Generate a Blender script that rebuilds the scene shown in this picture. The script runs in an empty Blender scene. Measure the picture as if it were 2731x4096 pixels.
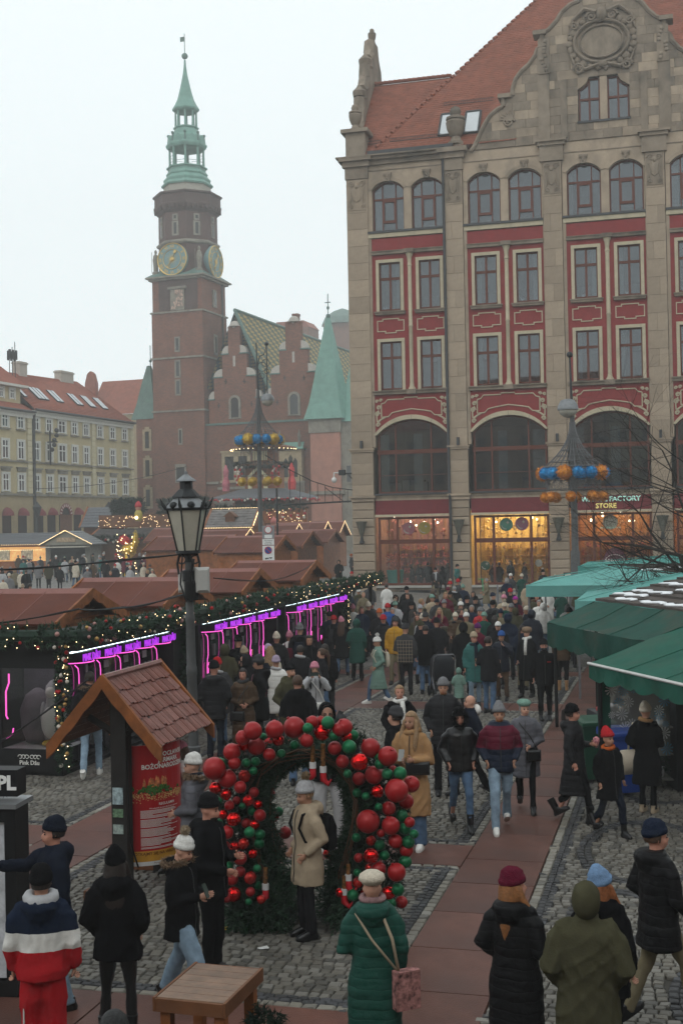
import bpy,bmesh,math,random
import numpy as np
from mathutils import Vector,Matrix,Euler,Quaternion
SC=bpy.context.scene
COL=SC.collection
PI=math.pi
R=math.radians
random.seed(7)
# camera
FPX,CXP,CYP,CAMH=5050.0,1365.5,2048.0,4.0
PITCH,ROLL=math.atan(54/FPX),0.02
_f=np.array([0,math.cos(PITCH),math.sin(PITCH)])
_r0=np.array([1.0,0,0])
_u0=np.cross(_r0,_f)
_r=math.cos(ROLL)*_r0-math.sin(ROLL)*_u0
_u=math.sin(ROLL)*_r0+math.cos(ROLL)*_u0
cam_d=bpy.data.cameras.new('camera')
cam_d.sensor_fit='VERTICAL'
cam_d.sensor_height=36.0
cam_d.lens=FPX/4096*36.0
cam_d.clip_start=0.1
cam_d.clip_end=3000
cam=bpy.data.objects.new('camera',cam_d)
COL.objects.link(cam)
cam.matrix_world=Matrix(((_r[0],_u[0],-_f[0],0),(_r[1],_u[1],-_f[1],0),(_r[2],_u[2],-_f[2],CAMH),(0,0,0,1)))
SC.camera=cam
# sky, sun, exposure
SUN_EL,SUN_ROT=R(38),R(200)
world=bpy.data.worlds.new('World')
SC.world=world
world.use_nodes=True
wn,wl=world.node_tree.nodes,world.node_tree.links
wn.clear()
w_out=wn.new('ShaderNodeOutputWorld')
w_bg=wn.new('ShaderNodeBackground')
w_sky=wn.new('ShaderNodeTexSky')
w_sky.sky_type='NISHITA'
w_sky.sun_disc=False
w_sky.sun_elevation=SUN_EL
w_sky.sun_rotation=SUN_ROT
w_sky.air_density=1.0
w_sky.dust_density=4.0
w_mix=wn.new('ShaderNodeMixRGB')
w_mix.inputs['Fac'].default_value=0.94
w_mix.inputs['Color2'].default_value=(10.7,11.5,11.65,1)
wl.new(w_sky.outputs['Color'],w_mix.inputs['Color1'])
wl.new(w_mix.outputs['Color'],w_bg.inputs['Color'])
w_bg.inputs['Strength'].default_value=0.1
wl.new(w_bg.outputs['Background'],w_out.inputs['Surface'])
sun_d=bpy.data.lights.new('sun','SUN')
sun_d.energy=0.5
sun_d.angle=R(30)
sun_d.color=(1.0,0.97,0.93)
sun=bpy.data.objects.new('sun',sun_d)
COL.objects.link(sun)
_sd=Vector((math.sin(SUN_ROT)*math.cos(SUN_EL),math.cos(SUN_ROT)*math.cos(SUN_EL),math.sin(SUN_EL)))
sun.rotation_euler=_sd.to_track_quat('Z','Y').to_euler()
SC.view_settings.view_transform='Standard'
SC.view_settings.look='None'
SC.view_settings.exposure=0.0
SC.view_settings.gamma=1.0
SC.cycles.max_bounces=6
SC.cycles.diffuse_bounces=3
SC.cycles.glossy_bounces=3
SC.cycles.transmission_bounces=6
SC.cycles.transparent_max_bounces=8
SC.cycles.volume_bounces=2
SC.cycles.use_adaptive_sampling=True
SC.cycles.adaptive_threshold=0.02
SC.cycles.use_denoising=True
SC.cycles.caustics_reflective=False
SC.cycles.caustics_refractive=False
# placing: where a point of the photograph lies in the square
def ray(x,y):
 return(x-CXP)/FPX*_r+(CYP-y)/FPX*_u+_f
def gnd(x,y,z=0.0):
 d=ray(x,y)
 t=(z-CAMH)/d[2]
 return Vector((t*d[0],t*d[1],z))
def atY(x,y,Y):
 d=ray(x,y)
 t=Y/d[1]
 return Vector((t*d[0],Y,CAMH+t*d[2]))
GA=R(15)
_c,_s=math.cos(GA),math.sin(GA)
def g2w(a,b,z=0.0):
 return Vector((a*_c+b*_s,-a*_s+b*_c,z))
def w2g(X,Y):
 return X*_c-Y*_s,X*_s+Y*_c
def ground_z(X,Y):
 a,b=w2g(X,Y)
 return 0.5*min(1,max(0,(b-30)/50))*min(1,max(0,(-a-9)/8))
# mesh builder
class MB:
 def __init__(s):
  s.v,s.f=[],[]
 def add(s,vs,fs,M=None):
  o=len(s.v)
  if M is not None:
   vs=[tuple(M@Vector(p))for p in vs]
  s.v.extend(tuple(p)for p in vs)
  s.f.extend(tuple(i+o for i in f)for f in fs)
  return s
 def box(s,x0,x1,y0,y1,z0,z1,M=None):
  return s.add([(x0,y0,z0),(x1,y0,z0),(x1,y1,z0),(x0,y1,z0),(x0,y0,z1),(x1,y0,z1),(x1,y1,z1),(x0,y1,z1)],[(0,3,2,1),(4,5,6,7),(0,1,5,4),(1,2,6,5),(2,3,7,6),(3,0,4,7)],M)
 def cbox(s,x0,x1,y0,y1,z0,z1,c=0.02,M=None):
  0
  return s.add([(x0,y1,z0),(x1,y1,z0),(x1,y1,z1),(x0,y1,z1),(x0,y0+c,z0),(x1,y0+c,z0),(x1,y0+c,z1),(x0,y0+c,z1),(x0+c,y0,z0+c),(x1-c,y0,z0+c),(x1-c,y0,z1-c),(x0+c,y0,z1-c)],[(3,2,1,0),(0,1,5,4),(1,2,6,5),(2,3,7,6),(3,0,4,7),(4,5,9,8),(5,6,10,9),(6,7,11,10),(7,4,8,11),(8,9,10,11)],M)
 def prism(s,poly,y0,y1,M=None):
  0
  n=len(poly)
  vs=[(p[0],y0,p[1])for p in poly]+[(p[0],y1,p[1])for p in poly]
  fs=[tuple(range(n)),tuple(range(2*n-1,n-1,-1))]
  fs+=[(i,i+n,(i+1)%n+n,(i+1)%n)for i in range(n)]
  return s.add(vs,fs,M)
 def band(s,A,B,y0,y1,M=None):
  0
  n=len(A)
  vs=[(p[0],y0,p[1])for p in A]+[(p[0],y0,p[1])for p in B]+[(p[0],y1,p[1])for p in A]+[(p[0],y1,p[1])for p in B]
  fs=[]
  for i in range(n-1):
   fs+=[(i,i+1,n+i+1,n+i),(2*n+i,3*n+i,3*n+i+1,2*n+i+1),(i,2*n+i,2*n+i+1,i+1),(n+i,n+i+1,3*n+i+1,3*n+i)]
  fs+=[(0,n,3*n,2*n),(n-1,3*n-1,4*n-1,2*n-1)]
  return s.add(vs,fs,M)
 def tube(s,pts,rad,n=8,cap=True,M=None):
  pts=[Vector(p)for p in pts]
  m=len(pts)
  if not hasattr(rad,'__len__'):
   rad=[rad]*m
  T=[]
  for i in range(m):
   d=pts[min(i+1,m-1)]-pts[max(i-1,0)]
   T.append(d.normalized()if d.length>1e-9 else Vector((0,0,1)))
  up=Vector((0,0,1))if abs(T[0].z)<0.9 else Vector((1,0,0))
  X=T[0].cross(up).normalized()
  vs,fs=[],[]
  for i in range(m):
   X=(X-T[i]*X.dot(T[i])).normalized()
   Y=T[i].cross(X)
   for k in range(n):
    a=2*PI*k/n
    vs.append(tuple(pts[i]+(X*math.cos(a)+Y*math.sin(a))*rad[i]))
  for i in range(m-1):
   for k in range(n):
    fs.append((i*n+k,i*n+(k+1)%n,(i+1)*n+(k+1)%n,(i+1)*n+k))
  if cap:
   fs+=[tuple(range(n-1,-1,-1)),tuple((m-1)*n+k for k in range(n))]
  return s.add(vs,fs,M)
 def lathe(s,prof,n=16,c=(0,0,0),cap=True,M=None,ph=0.0):
  vs,fs=[],[]
  m=len(prof)
  for r,z in prof:
   for k in range(n):
    a=2*PI*k/n+ph
    vs.append((c[0]+r*math.cos(a),c[1]+r*math.sin(a),c[2]+z))
  for i in range(m-1):
   for k in range(n):
    fs.append((i*n+k,i*n+(k+1)%n,(i+1)*n+(k+1)%n,(i+1)*n+k))
  if cap:
   fs+=[tuple(range(n-1,-1,-1)),tuple((m-1)*n+k for k in range(n))]
  return s.add(vs,fs,M)
 def sphere(s,c,r,nu=12,nv=8,M=None):
  if not hasattr(r,'__len__'):
   r=(r,r,r)
  vs=[(c[0],c[1],c[2]-r[2])]
  for j in range(1,nv):
   t=PI*j/nv
   for i in range(nu):
    a=2*PI*i/nu
    vs.append((c[0]+r[0]*math.sin(t)*math.cos(a),c[1]+r[1]*math.sin(t)*math.sin(a),c[2]-r[2]*math.cos(t)))
  vs.append((c[0],c[1],c[2]+r[2]))
  fs=[(0,1+(i+1)%nu,1+i)for i in range(nu)]
  for j in range(nv-2):
   for i in range(nu):
    fs.append((1+j*nu+i,1+j*nu+(i+1)%nu,1+(j+1)*nu+(i+1)%nu,1+(j+1)*nu+i))
  L=len(vs)-1
  o=1+(nv-2)*nu
  fs+=[(L,o+i,o+(i+1)%nu)for i in range(nu)]
  return s.add(vs,fs,M)
 def rings(s,rings,cap=True,M=None):
  0
  n=len(rings[0])
  vs=[p for r in rings for p in r]
  fs=[]
  for i in range(len(rings)-1):
   for k in range(n):
    fs.append((i*n+k,i*n+(k+1)%n,(i+1)*n+(k+1)%n,(i+1)*n+k))
  if cap:
   fs+=[tuple(range(n-1,-1,-1)),tuple((len(rings)-1)*n+k for k in range(n))]
  return s.add(vs,fs,M)
 def mesh(s,name,smooth=False):
  me=bpy.data.meshes.new(name)
  me.from_pydata(s.v,[],s.f)
  if smooth:
   me.polygons.foreach_set('use_smooth',np.ones(len(me.polygons),dtype=bool))
   if smooth!=True:
    me.set_sharp_from_angle(angle=smooth)
  me.update()
  return me
 def build(s,name,mat,parent=None,smooth=False,**kw):
  return put(name,s.mesh(name,smooth),mat,parent,**kw)
def put(name,me,mat=None,parent=None,loc=None,rot=None,scale=None,label=None,cat=None,group=None,kind=None):
 o=bpy.data.objects.new(name,me)
 COL.objects.link(o)
 if mat is not None:
  if not me.materials:
   me.materials.append(mat)
  elif me.materials[0]is not mat:
   o.material_slots[0].link='OBJECT'
   o.material_slots[0].material=mat
 if parent is not None:
  o.parent=parent
 if loc is not None:o.location=loc
 if rot is not None:o.rotation_euler=rot
 if scale is not None:o.scale=scale if hasattr(scale,'__len__')else(scale,)*3
 tag(o,label,cat,group,kind)
 return o
def tag(o,label=None,cat=None,group=None,kind=None):
 if label:o['label']=label
 if cat:o['category']=cat
 if group:o['group']=group
 if kind:o['kind']=kind
 return o
def thing(name,label,cat,loc=(0,0,0),rz=0.0,group=None,kind=None):
 o=bpy.data.objects.new(name,None)
 o.empty_display_size=0.2
 COL.objects.link(o)
 o.location=loc
 o.rotation_euler=(0,0,rz)
 return tag(o,label,cat,group,kind)
_kids={}
def copy_tree(o,parent=None):
 c=o.copy()
 COL.objects.link(c)
 c.parent=parent
 for ch in list(o.children):
  copy_tree(ch,c)
 return c
# materials
def srgb(r,g,b):
 f=lambda c:(c/255/12.92)if c/255<=0.04045 else((c/255+0.055)/1.055)**2.4
 return(f(r),f(g),f(b))
_mats={}
def mat(name,col,rough=0.8,var=0.12,sc=4.0,bump=0.0,bsc=40.0,metal=0.0,emit=None,estr=1.0,coat=0.0,spec=0.25,sheen=0.0,objvar=0.0,stain=None,alpha=None,trans=0.0,ior=None,hsv=0.0):
 0
 if name in _mats:
  return _mats[name]
 m=bpy.data.materials.new(name)
 m.use_nodes=True
 N,L=m.node_tree.nodes,m.node_tree.links
 b=N['Principled BSDF']
 b.inputs['Roughness'].default_value=rough
 b.inputs['Metallic'].default_value=metal
 b.inputs['Specular IOR Level'].default_value=spec
 if ior:b.inputs['IOR'].default_value=ior
 if coat:b.inputs['Coat Weight'].default_value=coat
 if sheen:b.inputs['Sheen Weight'].default_value=sheen
 if trans:b.inputs['Transmission Weight'].default_value=trans
 if alpha is not None:b.inputs['Alpha'].default_value=alpha
 c4=(*col,1)
 tc=N.new('ShaderNodeTexCoord')
 out=None
 if var>0:
  nz=N.new('ShaderNodeTexNoise')
  nz.inputs['Scale'].default_value=sc
  nz.inputs['Detail'].default_value=5
  nz.inputs['Roughness'].default_value=0.6
  L.new(tc.outputs['Object'],nz.inputs['Vector'])
  rp=N.new('ShaderNodeMapRange')
  rp.inputs['From Min'].default_value=0.3
  rp.inputs['From Max'].default_value=0.7
  rp.inputs['To Min'].default_value=1-var
  rp.inputs['To Max'].default_value=1+var
  L.new(nz.outputs['Fac'],rp.inputs['Value'])
  mx=N.new('ShaderNodeVectorMath')
  mx.operation='SCALE'
  mx.inputs[0].default_value=col
  L.new(rp.outputs['Result'],mx.inputs['Scale'])
  out=mx.outputs[0]
 if stain:
  nz2=N.new('ShaderNodeTexNoise')
  nz2 .inputs['Scale'].default_value=stain[2]
  nz2 .inputs['Detail'].default_value=6
  nz2 .inputs['Roughness'].default_value=0.65
  mp=N.new('ShaderNodeMapping')
  mp.inputs['Scale'].default_value=(1,1,stain[3]if len(stain)>3 else 0.5)
  L.new(tc.outputs['Object'],mp.inputs['Vector'])
  L.new(mp.outputs['Vector'],nz2 .inputs['Vector'])
  rr=N.new('ShaderNodeMapRange')
  rr.inputs['From Min'].default_value=0.48
  rr.inputs['From Max'].default_value=0.72
  rr.inputs['To Max'].default_value=stain[1]
  L.new(nz2 .outputs['Fac'],rr.inputs['Value'])
  ms=N.new('ShaderNodeMixRGB')
  ms.inputs['Color2'].default_value=(*stain[0],1)
  ms.inputs['Color1'].default_value=c4
  L.new(rr.outputs['Result'],ms.inputs['Fac'])
  if out:L.new(out,ms.inputs['Color1'])
  out=ms.outputs['Color']
 if objvar>0 or hsv>0:
  oi=N.new('ShaderNodeObjectInfo')
  hs=N.new('ShaderNodeHueSaturation')
  hs.inputs['Color'].default_value=c4
  if out:L.new(out,hs.inputs['Color'])
  mr=N.new('ShaderNodeMapRange')
  mr.inputs['To Min'].default_value=1-objvar
  mr.inputs['To Max'].default_value=1+objvar
  L.new(oi.outputs['Random'],mr.inputs['Value'])
  L.new(mr.outputs['Result'],hs.inputs['Value'])
  if hsv>0:
   mr2=N.new('ShaderNodeMapRange')
   mr2 .inputs['To Min'].default_value=1+hsv
   mr2 .inputs['To Max'].default_value=1-hsv
   L.new(oi.outputs['Random'],mr2 .inputs['Value'])
   L.new(mr2 .outputs['Result'],hs.inputs['Saturation'])
  out=hs.outputs['Color']
 if out:
  L.new(out,b.inputs['Base Color'])
 else:
  b.inputs['Base Color'].default_value=c4
 if bump>0:
  bn=N.new('ShaderNodeTexNoise')
  bn.inputs['Scale'].default_value=bsc
  bn.inputs['Detail'].default_value=4
  L.new(tc.outputs['Object'],bn.inputs['Vector'])
  bp=N.new('ShaderNodeBump')
  bp.inputs['Strength'].default_value=bump
  bp.inputs['Distance'].default_value=0.02
  L.new(bn.outputs['Fac'],bp.inputs['Height'])
  L.new(bp.outputs['Normal'],b.inputs['Normal'])
 if emit:
  b.inputs['Emission Color'].default_value=(*emit,1)
  b.inputs['Emission Strength'].default_value=estr
 _mats[name]=m
 return m
def arc(cx,cz,r,a0,a1,n):
 return[(cx+r*math.cos(a0+(a1-a0)*i/n),cz+r*math.sin(a0+(a1-a0)*i/n))for i in range(n+1)]
def seg_arc(x0,x1,zs,rise,n=10):
 0
 w=(x1-x0)/2
 r=(w*w+rise*rise)/(2*rise)
 cz=zs+rise-r
 t=math.asin(min(1,w/r))
 return[((x0+x1)/2+r*math.sin(-t+2*t*i/n),cz+r*math.cos(-t+2*t*i/n))for i in range(n+1)]
_txt={}
WB=bpy.data.scenes.new('workbench')
def evaluated(o):
 WB.collection.objects.link(o)
 vl=WB.view_layers[0]
 vl.update()
 return bpy.data.meshes.new_from_object(o.evaluated_get(vl.depsgraph))
def text_mesh(body,size=1.0,depth=0.01,bold=0.0,align='CENTER'):
 k=(body,size,depth,bold,align)
 if k in _txt:return _txt[k]
 cu=bpy.data.curves.new('lettering','FONT')
 cu.body=body
 cu.size=size
 cu.extrude=depth
 cu.offset=bold
 cu.align_x=align
 cu.align_y='CENTER'
 cu.resolution_u=2
 o=bpy.data.objects.new('lettering',cu)
 me=evaluated(o)
 me.name='lettering'
 bpy.data.objects.remove(o)
 me.materials.clear()
 _txt[k]=me
 return me
# ground: sett paving with red granite strips
def cobble_mat(name,base,spread,bump_scale=None):
 m=bpy.data.materials.new(name)
 m.use_nodes=True
 N,L=m.node_tree.nodes,m.node_tree.links
 b=N['Principled BSDF']
 b.inputs['Roughness'].default_value=0.62
 b.inputs['Specular IOR Level'].default_value=0.3
 geo=N.new('ShaderNodeNewGeometry')
 oi=N.new('ShaderNodeObjectInfo')
 ad=N.new('ShaderNodeMath')
 L.new(geo.outputs['Random Per Island'],ad.inputs[0])
 L.new(oi.outputs['Random'],ad.inputs[1])
 fr=N.new('ShaderNodeMath')
 fr.operation='FRACT'
 L.new(ad.outputs[0],fr.inputs[0])
 cr=N.new('ShaderNodeValToRGB')
 c=[tuple(max(0.01,x*k)for x in base)for k in(1-spread,1,1+spread)]
 cr.color_ramp.elements[0].color=(*c[0],1)
 cr.color_ramp.elements[1].color=(*c[2],1)
 e=cr.color_ramp.elements.new(0.5)
 e.color=(c[1][0]*1.04,c[1][1],c[1][2]*0.93,1)
 L.new(fr.outputs[0],cr.inputs[0])
 tc=N.new('ShaderNodeNewGeometry')
 nz=N.new('ShaderNodeTexNoise')
 nz.inputs['Scale'].default_value=0.9
 nz.inputs['Detail'].default_value=7
 L.new(tc.outputs['Position'],nz.inputs['Vector'])
 mr=N.new('ShaderNodeMapRange')
 mr.inputs['From Min'].default_value=0.3
 mr.inputs['From Max'].default_value=0.7
 mr.inputs['To Min'].default_value=0.72
 mr.inputs['To Max'].default_value=1.2
 L.new(nz.outputs['Fac'],mr.inputs['Value'])
 mx=N.new('ShaderNodeVectorMath')
 mx.operation='SCALE'
 L.new(cr.outputs[0],mx.inputs[0])
 L.new(mr.outputs[0],mx.inputs['Scale'])
 L.new(mx.outputs[0],b.inputs['Base Color'])
 n2=N.new('ShaderNodeTexNoise')
 n2 .inputs['Scale'].default_value=45
 n2 .inputs['Detail'].default_value=4
 L.new(tc.outputs['Position'],n2 .inputs['Vector'])
 bp=N.new('ShaderNodeBump')
 bp.inputs['Strength'].default_value=0.5
 bp.inputs['Distance'].default_value=0.012
 L.new(n2 .outputs['Fac'],bp.inputs['Height'])
 L.new(bp.outputs[0],b.inputs['Normal'])
 return m
M_cob=cobble_mat('grey granite sett',(0.128,0.121,0.107),0.4)
M_cobd=cobble_mat('dark basalt sett',(0.045,0.046,0.05),0.3)
M_cobl=cobble_mat('pale border sett',(0.18,0.171,0.15),0.28)
M_slab=mat('red granite slab',(0.116,0.05,0.037),0.45,0.25,3.5,0.3,60,objvar=0.16,stain=((0.055,0.034,0.03),0.8,0.9,1.0))
def far_cobble():
 m=bpy.data.materials.new('worn sett paving')
 m.use_nodes=True
 N,L=m.node_tree.nodes,m.node_tree.links
 b=N['Principled BSDF']
 b.inputs['Roughness'].default_value=0.65
 g=N.new('ShaderNodeNewGeometry')
 v=N.new('ShaderNodeTexVoronoi')
 v.inputs['Scale'].default_value=8.0
 L.new(g.outputs['Position'],v.inputs['Vector'])
 hs=N.new('ShaderNodeMapRange')
 hs.inputs['To Min'].default_value=0.6
 hs.inputs['To Max'].default_value=1.35
 sp=N.new('ShaderNodeSeparateXYZ')
 L.new(v.outputs['Color'],sp.inputs[0])
 L.new(sp.outputs[0],hs.inputs['Value'])
 sc=N.new('ShaderNodeVectorMath')
 sc.operation='SCALE'
 sc.inputs[0].default_value=(0.125,0.119,0.108)
 L.new(hs.outputs[0],sc.inputs['Scale'])
 L.new(sc.outputs[0],b.inputs['Base Color'])
 bp=N.new('ShaderNodeBump')
 bp.inputs['Strength'].default_value=0.6
 bp.inputs['Distance'].default_value=0.02
 bp.invert=True
 L.new(v.outputs['Distance'],bp.inputs['Height'])
 L.new(bp.outputs[0],b.inputs['Normal'])
 return m
gv,gf=[],[]
xs=[-900,-400,-200]+list(range(-120,121,4))+[200,400,900]
ys=[-200,-60,-20]+list(range(-8,240,4))+[300,500,900,2500]
for y in ys:
 for x in xs:
  a,b=w2g(x,y)
  gv.append((x,y,ground_z(x,y)-0.035+0.03*min(1,max(0,(b-33.5)/2))))
nx=len(xs)
for j in range(len(ys)-1):
 for i in range(nx-1):
  gf.append((j*nx+i,j*nx+i+1,(j+1)*nx+i+1,(j+1)*nx+i))
ground=MB().add(gv,gf).build('ground',far_cobble(),kind='structure')
# layout in the paving grid (a across, b along the street)
LONG=[(-8.08,-7.08),(-2.56,-1.63)]
CROSS=[(9.1,10.08),(14.62,15.58),(26.85,27.95),(32.95,33.9)]
B0,B1=7.2,35.0
RINGS=[(-.5,15.75,.72,1.45),(-.72,13.1,.42,.85),(1.1,14.2,.75,1.3),(.95,17.8,.7,1.4),(-.35,19.8,.7,1.4),(.6,11.0,.7,1.2)]
def zone(a,b):
 0
 d=9
 for(l,h)in LONG:
  d=min(d,max(l-a,a-h))
 if d>0:
  for(l,h)in CROSS:
   if a<-1.63:
    d=min(d,max(l-b,b-h))
 else:
  return 3
 if d<=0:return 3
 if d<0.105:return 1
 if d<0.235:return 2
 return 2 if a>-1.36 and ring_zone(a,b)else 0
def ring_zone(a,b):
 for(ra,rb,r1,r2)in RINGS:
  q=math.hypot((a-ra)/r1,(b-rb)/r2)
  if abs(q-1)*(r1 if abs(a-ra)/r1>abs(b-rb)/r2 else r2)<0.1:return True
 return False
rs=random.Random(21)
pieces=[]
b=B0
row=0
while b<B1:
 st=0.096 if b<16 else 0.108
 a=-15.5+rs.uniform(0,.1)
 while a<7.5:
  w=rs.uniform(0.082,0.12)
  ac=a+w/2
  bc=b+0.035*math.sin(ac*1.7+row*0.05)+rs.uniform(-.006,.006)
  p=g2w(ac,bc)
  if-0.3*p.y-1.2<p.x<0.33*p.y+1.2 and p.y>8.0:
   zn=zone(ac,bc)
   if zn==0:
    pieces.append((p.x,p.y,w,st,zn,rs.uniform(-.12,.12)))
  a+=w+0.011
 b+=st
 row+=1
def edge_row(a0,b0,a1,b1,off,wd,zn):
 0
 n_=math.hypot(a1-a0,b1-b0)
 ua,ub=(a1-a0)/n_,(b1-b0)/n_
 na,nb=-ub,ua
 t=0
 while t<n_:
  w=rs.uniform(0.11,0.16)if zn==1 else rs.uniform(0.08,0.11)
  ac,bc=a0+ua*(t+w/2)+na*off,b0+ub*(t+w/2)+nb*off
  p=g2w(ac,bc)
  if zone(ac,bc)in(1,2)and abs(p.x)<0.285*p.y+0.6 and p.y>8.3:
   if abs(ua)>.5:pieces.append((p.x,p.y,w,wd,zn,rs.uniform(-.03,.03)))
   else:pieces.append((p.x,p.y,wd,w,zn,rs.uniform(-.03,.03)))
  t+=w+0.006
for(ra,rb,r1,r2)in RINGS:
 for off in(-.045,.045):
  n=int(2*PI*(r1+r2)/2/.098)
  for k in range(n):
   t=2*PI*k/n
   ac,bc=ra+(r1+off)*math.cos(t),rb+(r2+off)*math.sin(t)
   p=g2w(ac,bc)
   if ac>-1.36 and abs(p.x)<.285*p.y+.6:
    pieces.append((p.x,p.y,.088,.092,2,math.atan2(r2*math.cos(t),-r1*math.sin(t))))
for(l,h)in LONG:
 for(e,sg)in((l,1),(h,-1)):
  edge_row(e,B0,e,B1,sg*0.055,0.1,1)
  edge_row(e,B0,e,B1,sg*0.145,0.075,2)
  edge_row(e,B0,e,B1,sg*0.215,0.075,2)
for(l,h)in CROSS:
 for(e,sg)in((l,-1),(h,1)):
  edge_row(-15,e,-1.63,e,sg*0.055,0.1,1)
  edge_row(-15,e,-1.63,e,sg*0.145,0.075,2)
  edge_row(-15,e,-1.63,e,sg*0.215,0.075,2)
def cob_verts(w,d,r):
 j=lambda s:r.uniform(-s,s)
 v=[]
 for(k,z,jt)in((1.0,-0.03,0),(0.95,-0.010,.04),(0.78,0.0,.045)):
  for(sx,sy)in((-1,-1),(1,-1),(1,1),(-1,1)):
   v.append((sx*w/2*k+j(w*jt),sy*d/2*k+j(d*jt),z+(j(.004)if jt else 0)))
 return v
CF=[(0,1,5,4),(1,2,6,5),(2,3,7,6),(3,0,4,7),(4,5,9,8),(5,6,10,9),(6,7,11,10),(7,4,8,11),(8,9,10,11)]
CFS=[(0,1,9,8),(1,2,10,9),(2,3,11,10),(3,0,8,11),(8,9,10,11)]
pieces.sort(key=lambda t:t[1])
js=[]
for(a,b)in((-15.6,7.0),(7.6,7.0),(7.6,34.6),(-15.6,34.6)):
 q=g2w(a,b)
 js.append((q.x,q.y,-0.031))
MB().add(js,[(0,1,2,3)]).build('joint_sand',mat('damp joint sand',(.045,.041,.035),.9,.3,3),ground)
shared=[MB().add(cob_verts(0.11,0.1,rs),CF).mesh('sett')for _ in range(12)]
cmats=[M_cob,M_cobl,M_cobd]
singles=[p for p in pieces if abs(p[0])<0.27*p[1]and p[1]>9.6][:300]
sset=set(id(p)for p in singles)
for k,p in enumerate(singles):
 put('sett',shared[k%12]if p[4]==0 else shared[k%12].copy()if False else shared[k%12],cmats[p[4]],ground,(p[0],p[1],0),(0,0,-GA+p[5]),(p[2]/0.11,p[3]/0.104,1))
groups={0:([],[]),1:([],[]),2:([],[])}
for p in pieces:
 if id(p)in sset:continue
 V,F=groups[p[4]]
 o=len(V)
 ca,sa=math.cos(-GA+p[5]),math.sin(-GA+p[5])
 near_=p[1]<13.5
 cv=cob_verts(p[2],p[3]-0.009,rs)
 for(x,y,z)in cv:
  V.append((p[0]+x*ca-y*sa,p[1]+x*sa+y*ca,z))
 F.extend(tuple(i+o for i in f)for f in(CF if near_ else CFS))
for k,nm in((0,'granite_setts'),(1,'border_setts'),(2,'basalt_setts')):
 m_=MB()
 m_.v,m_.f=groups[k]
 m_.build(nm,cmats[k],ground,kind='stuff')
 # red granite slabs
def slab(a0,a1,b0,b1):
 c=[(a0,b0),(a1,b0),(a1,b1),(a0,b1)]
 o=g2w((a0+a1)/2,(b0+b1)/2)
 g=0.005
 wa,wb=(a1-a0)/2-g,(b1-b0)/2-g
 z=rs.uniform(-.002,.002)
 me=MB().add([(-wa,-wb,-.03),(wa,-wb,-.03),(wa,wb,-.03),(-wa,wb,-.03),(-wa+.004,-wb+.004,z),(wa-.004,-wb+.004,z),(wa-.004,wb-.004,z),(-wa+.004,wb-.004,z)],[(4,5,6,7),(0,1,5,4),(1,2,6,5),(2,3,7,6),(3,0,4,7)]).mesh('paving_slab')
 put('paving_slab',me,M_slab,ground,(o.x,o.y,0),(0,0,-GA))
for(l,h)in LONG:
 b=B0
 while b<62:
  e=b+rs.uniform(1.0,1.35)
  slab(l,h,b,e)
  b=e
for(l,h)in CROSS:
 segs=[(-15,-8.08),(-7.08,-2.56)]
 for(s0,s1)in segs:
  a=s0
  while a<s1-.05:
   e=min(a+rs.uniform(1.0,1.4),s1)
   if s1-e<0.35:e=s1
   slab(a,e,l,h)
   a=e
   # kerb and pavement along the store
pv=MB().box(-1.5,30,-6.5,0.3,-0.2,0.10).box(-1.5,30,-6.75,-6.5,-0.2,0.115)
pv.build('pavement',mat('grey pavement',(0.17,0.165,0.155),0.75,0.15,1.0,0.3,8),loc=(0.665,70.43,0),rot=(0,0,-GA),kind='structure')
# shared building materials
M_stone=mat('sandstone',(0.34,0.268,0.198),0.9,0.16,1.3,0.25,25,objvar=0.14,stain=((0.13,0.115,0.095),0.55,0.9,0.6))
M_stone_d=mat('weathered sandstone',(0.235,0.19,0.145),0.9,0.2,1.6,0.25,25,objvar=0.12,stain=((0.055,0.052,0.045),0.85,0.6,0.45))
M_cream=mat('cream stone trim',(0.47,0.41,0.29),0.85,0.08,3,0.1,30,stain=((0.2,0.18,0.14),0.4,1.5,0.5))
M_redwall=mat('red render',(0.235,0.034,0.034),0.85,0.14,2.2,0.12,60,stain=((0.20,0.03,0.03),0.5,0.8,0.4))
M_frame=mat('brown window frame',(0.115,0.032,0.018),0.45,0.1,6)
M_lead=mat('dark lead flashing',(0.05,0.052,0.055),0.55,0.15,4)
M_darkmetal=mat('dark iron',(0.022,0.024,0.026),0.5,0.2,8)
M_room=mat('dim room',(0.10,0.095,0.088),0.9,0.1)
M_curtain=mat('net curtain',(0.42,0.42,0.40),0.9,0.1,8)
M_tile=mat('red roof tile',(0.235,0.078,0.046),0.8,0.25,2.0,0.1,40,objvar=0.14,stain=((0.16,0.06,0.04),0.6,0.7,0.7))
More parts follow.
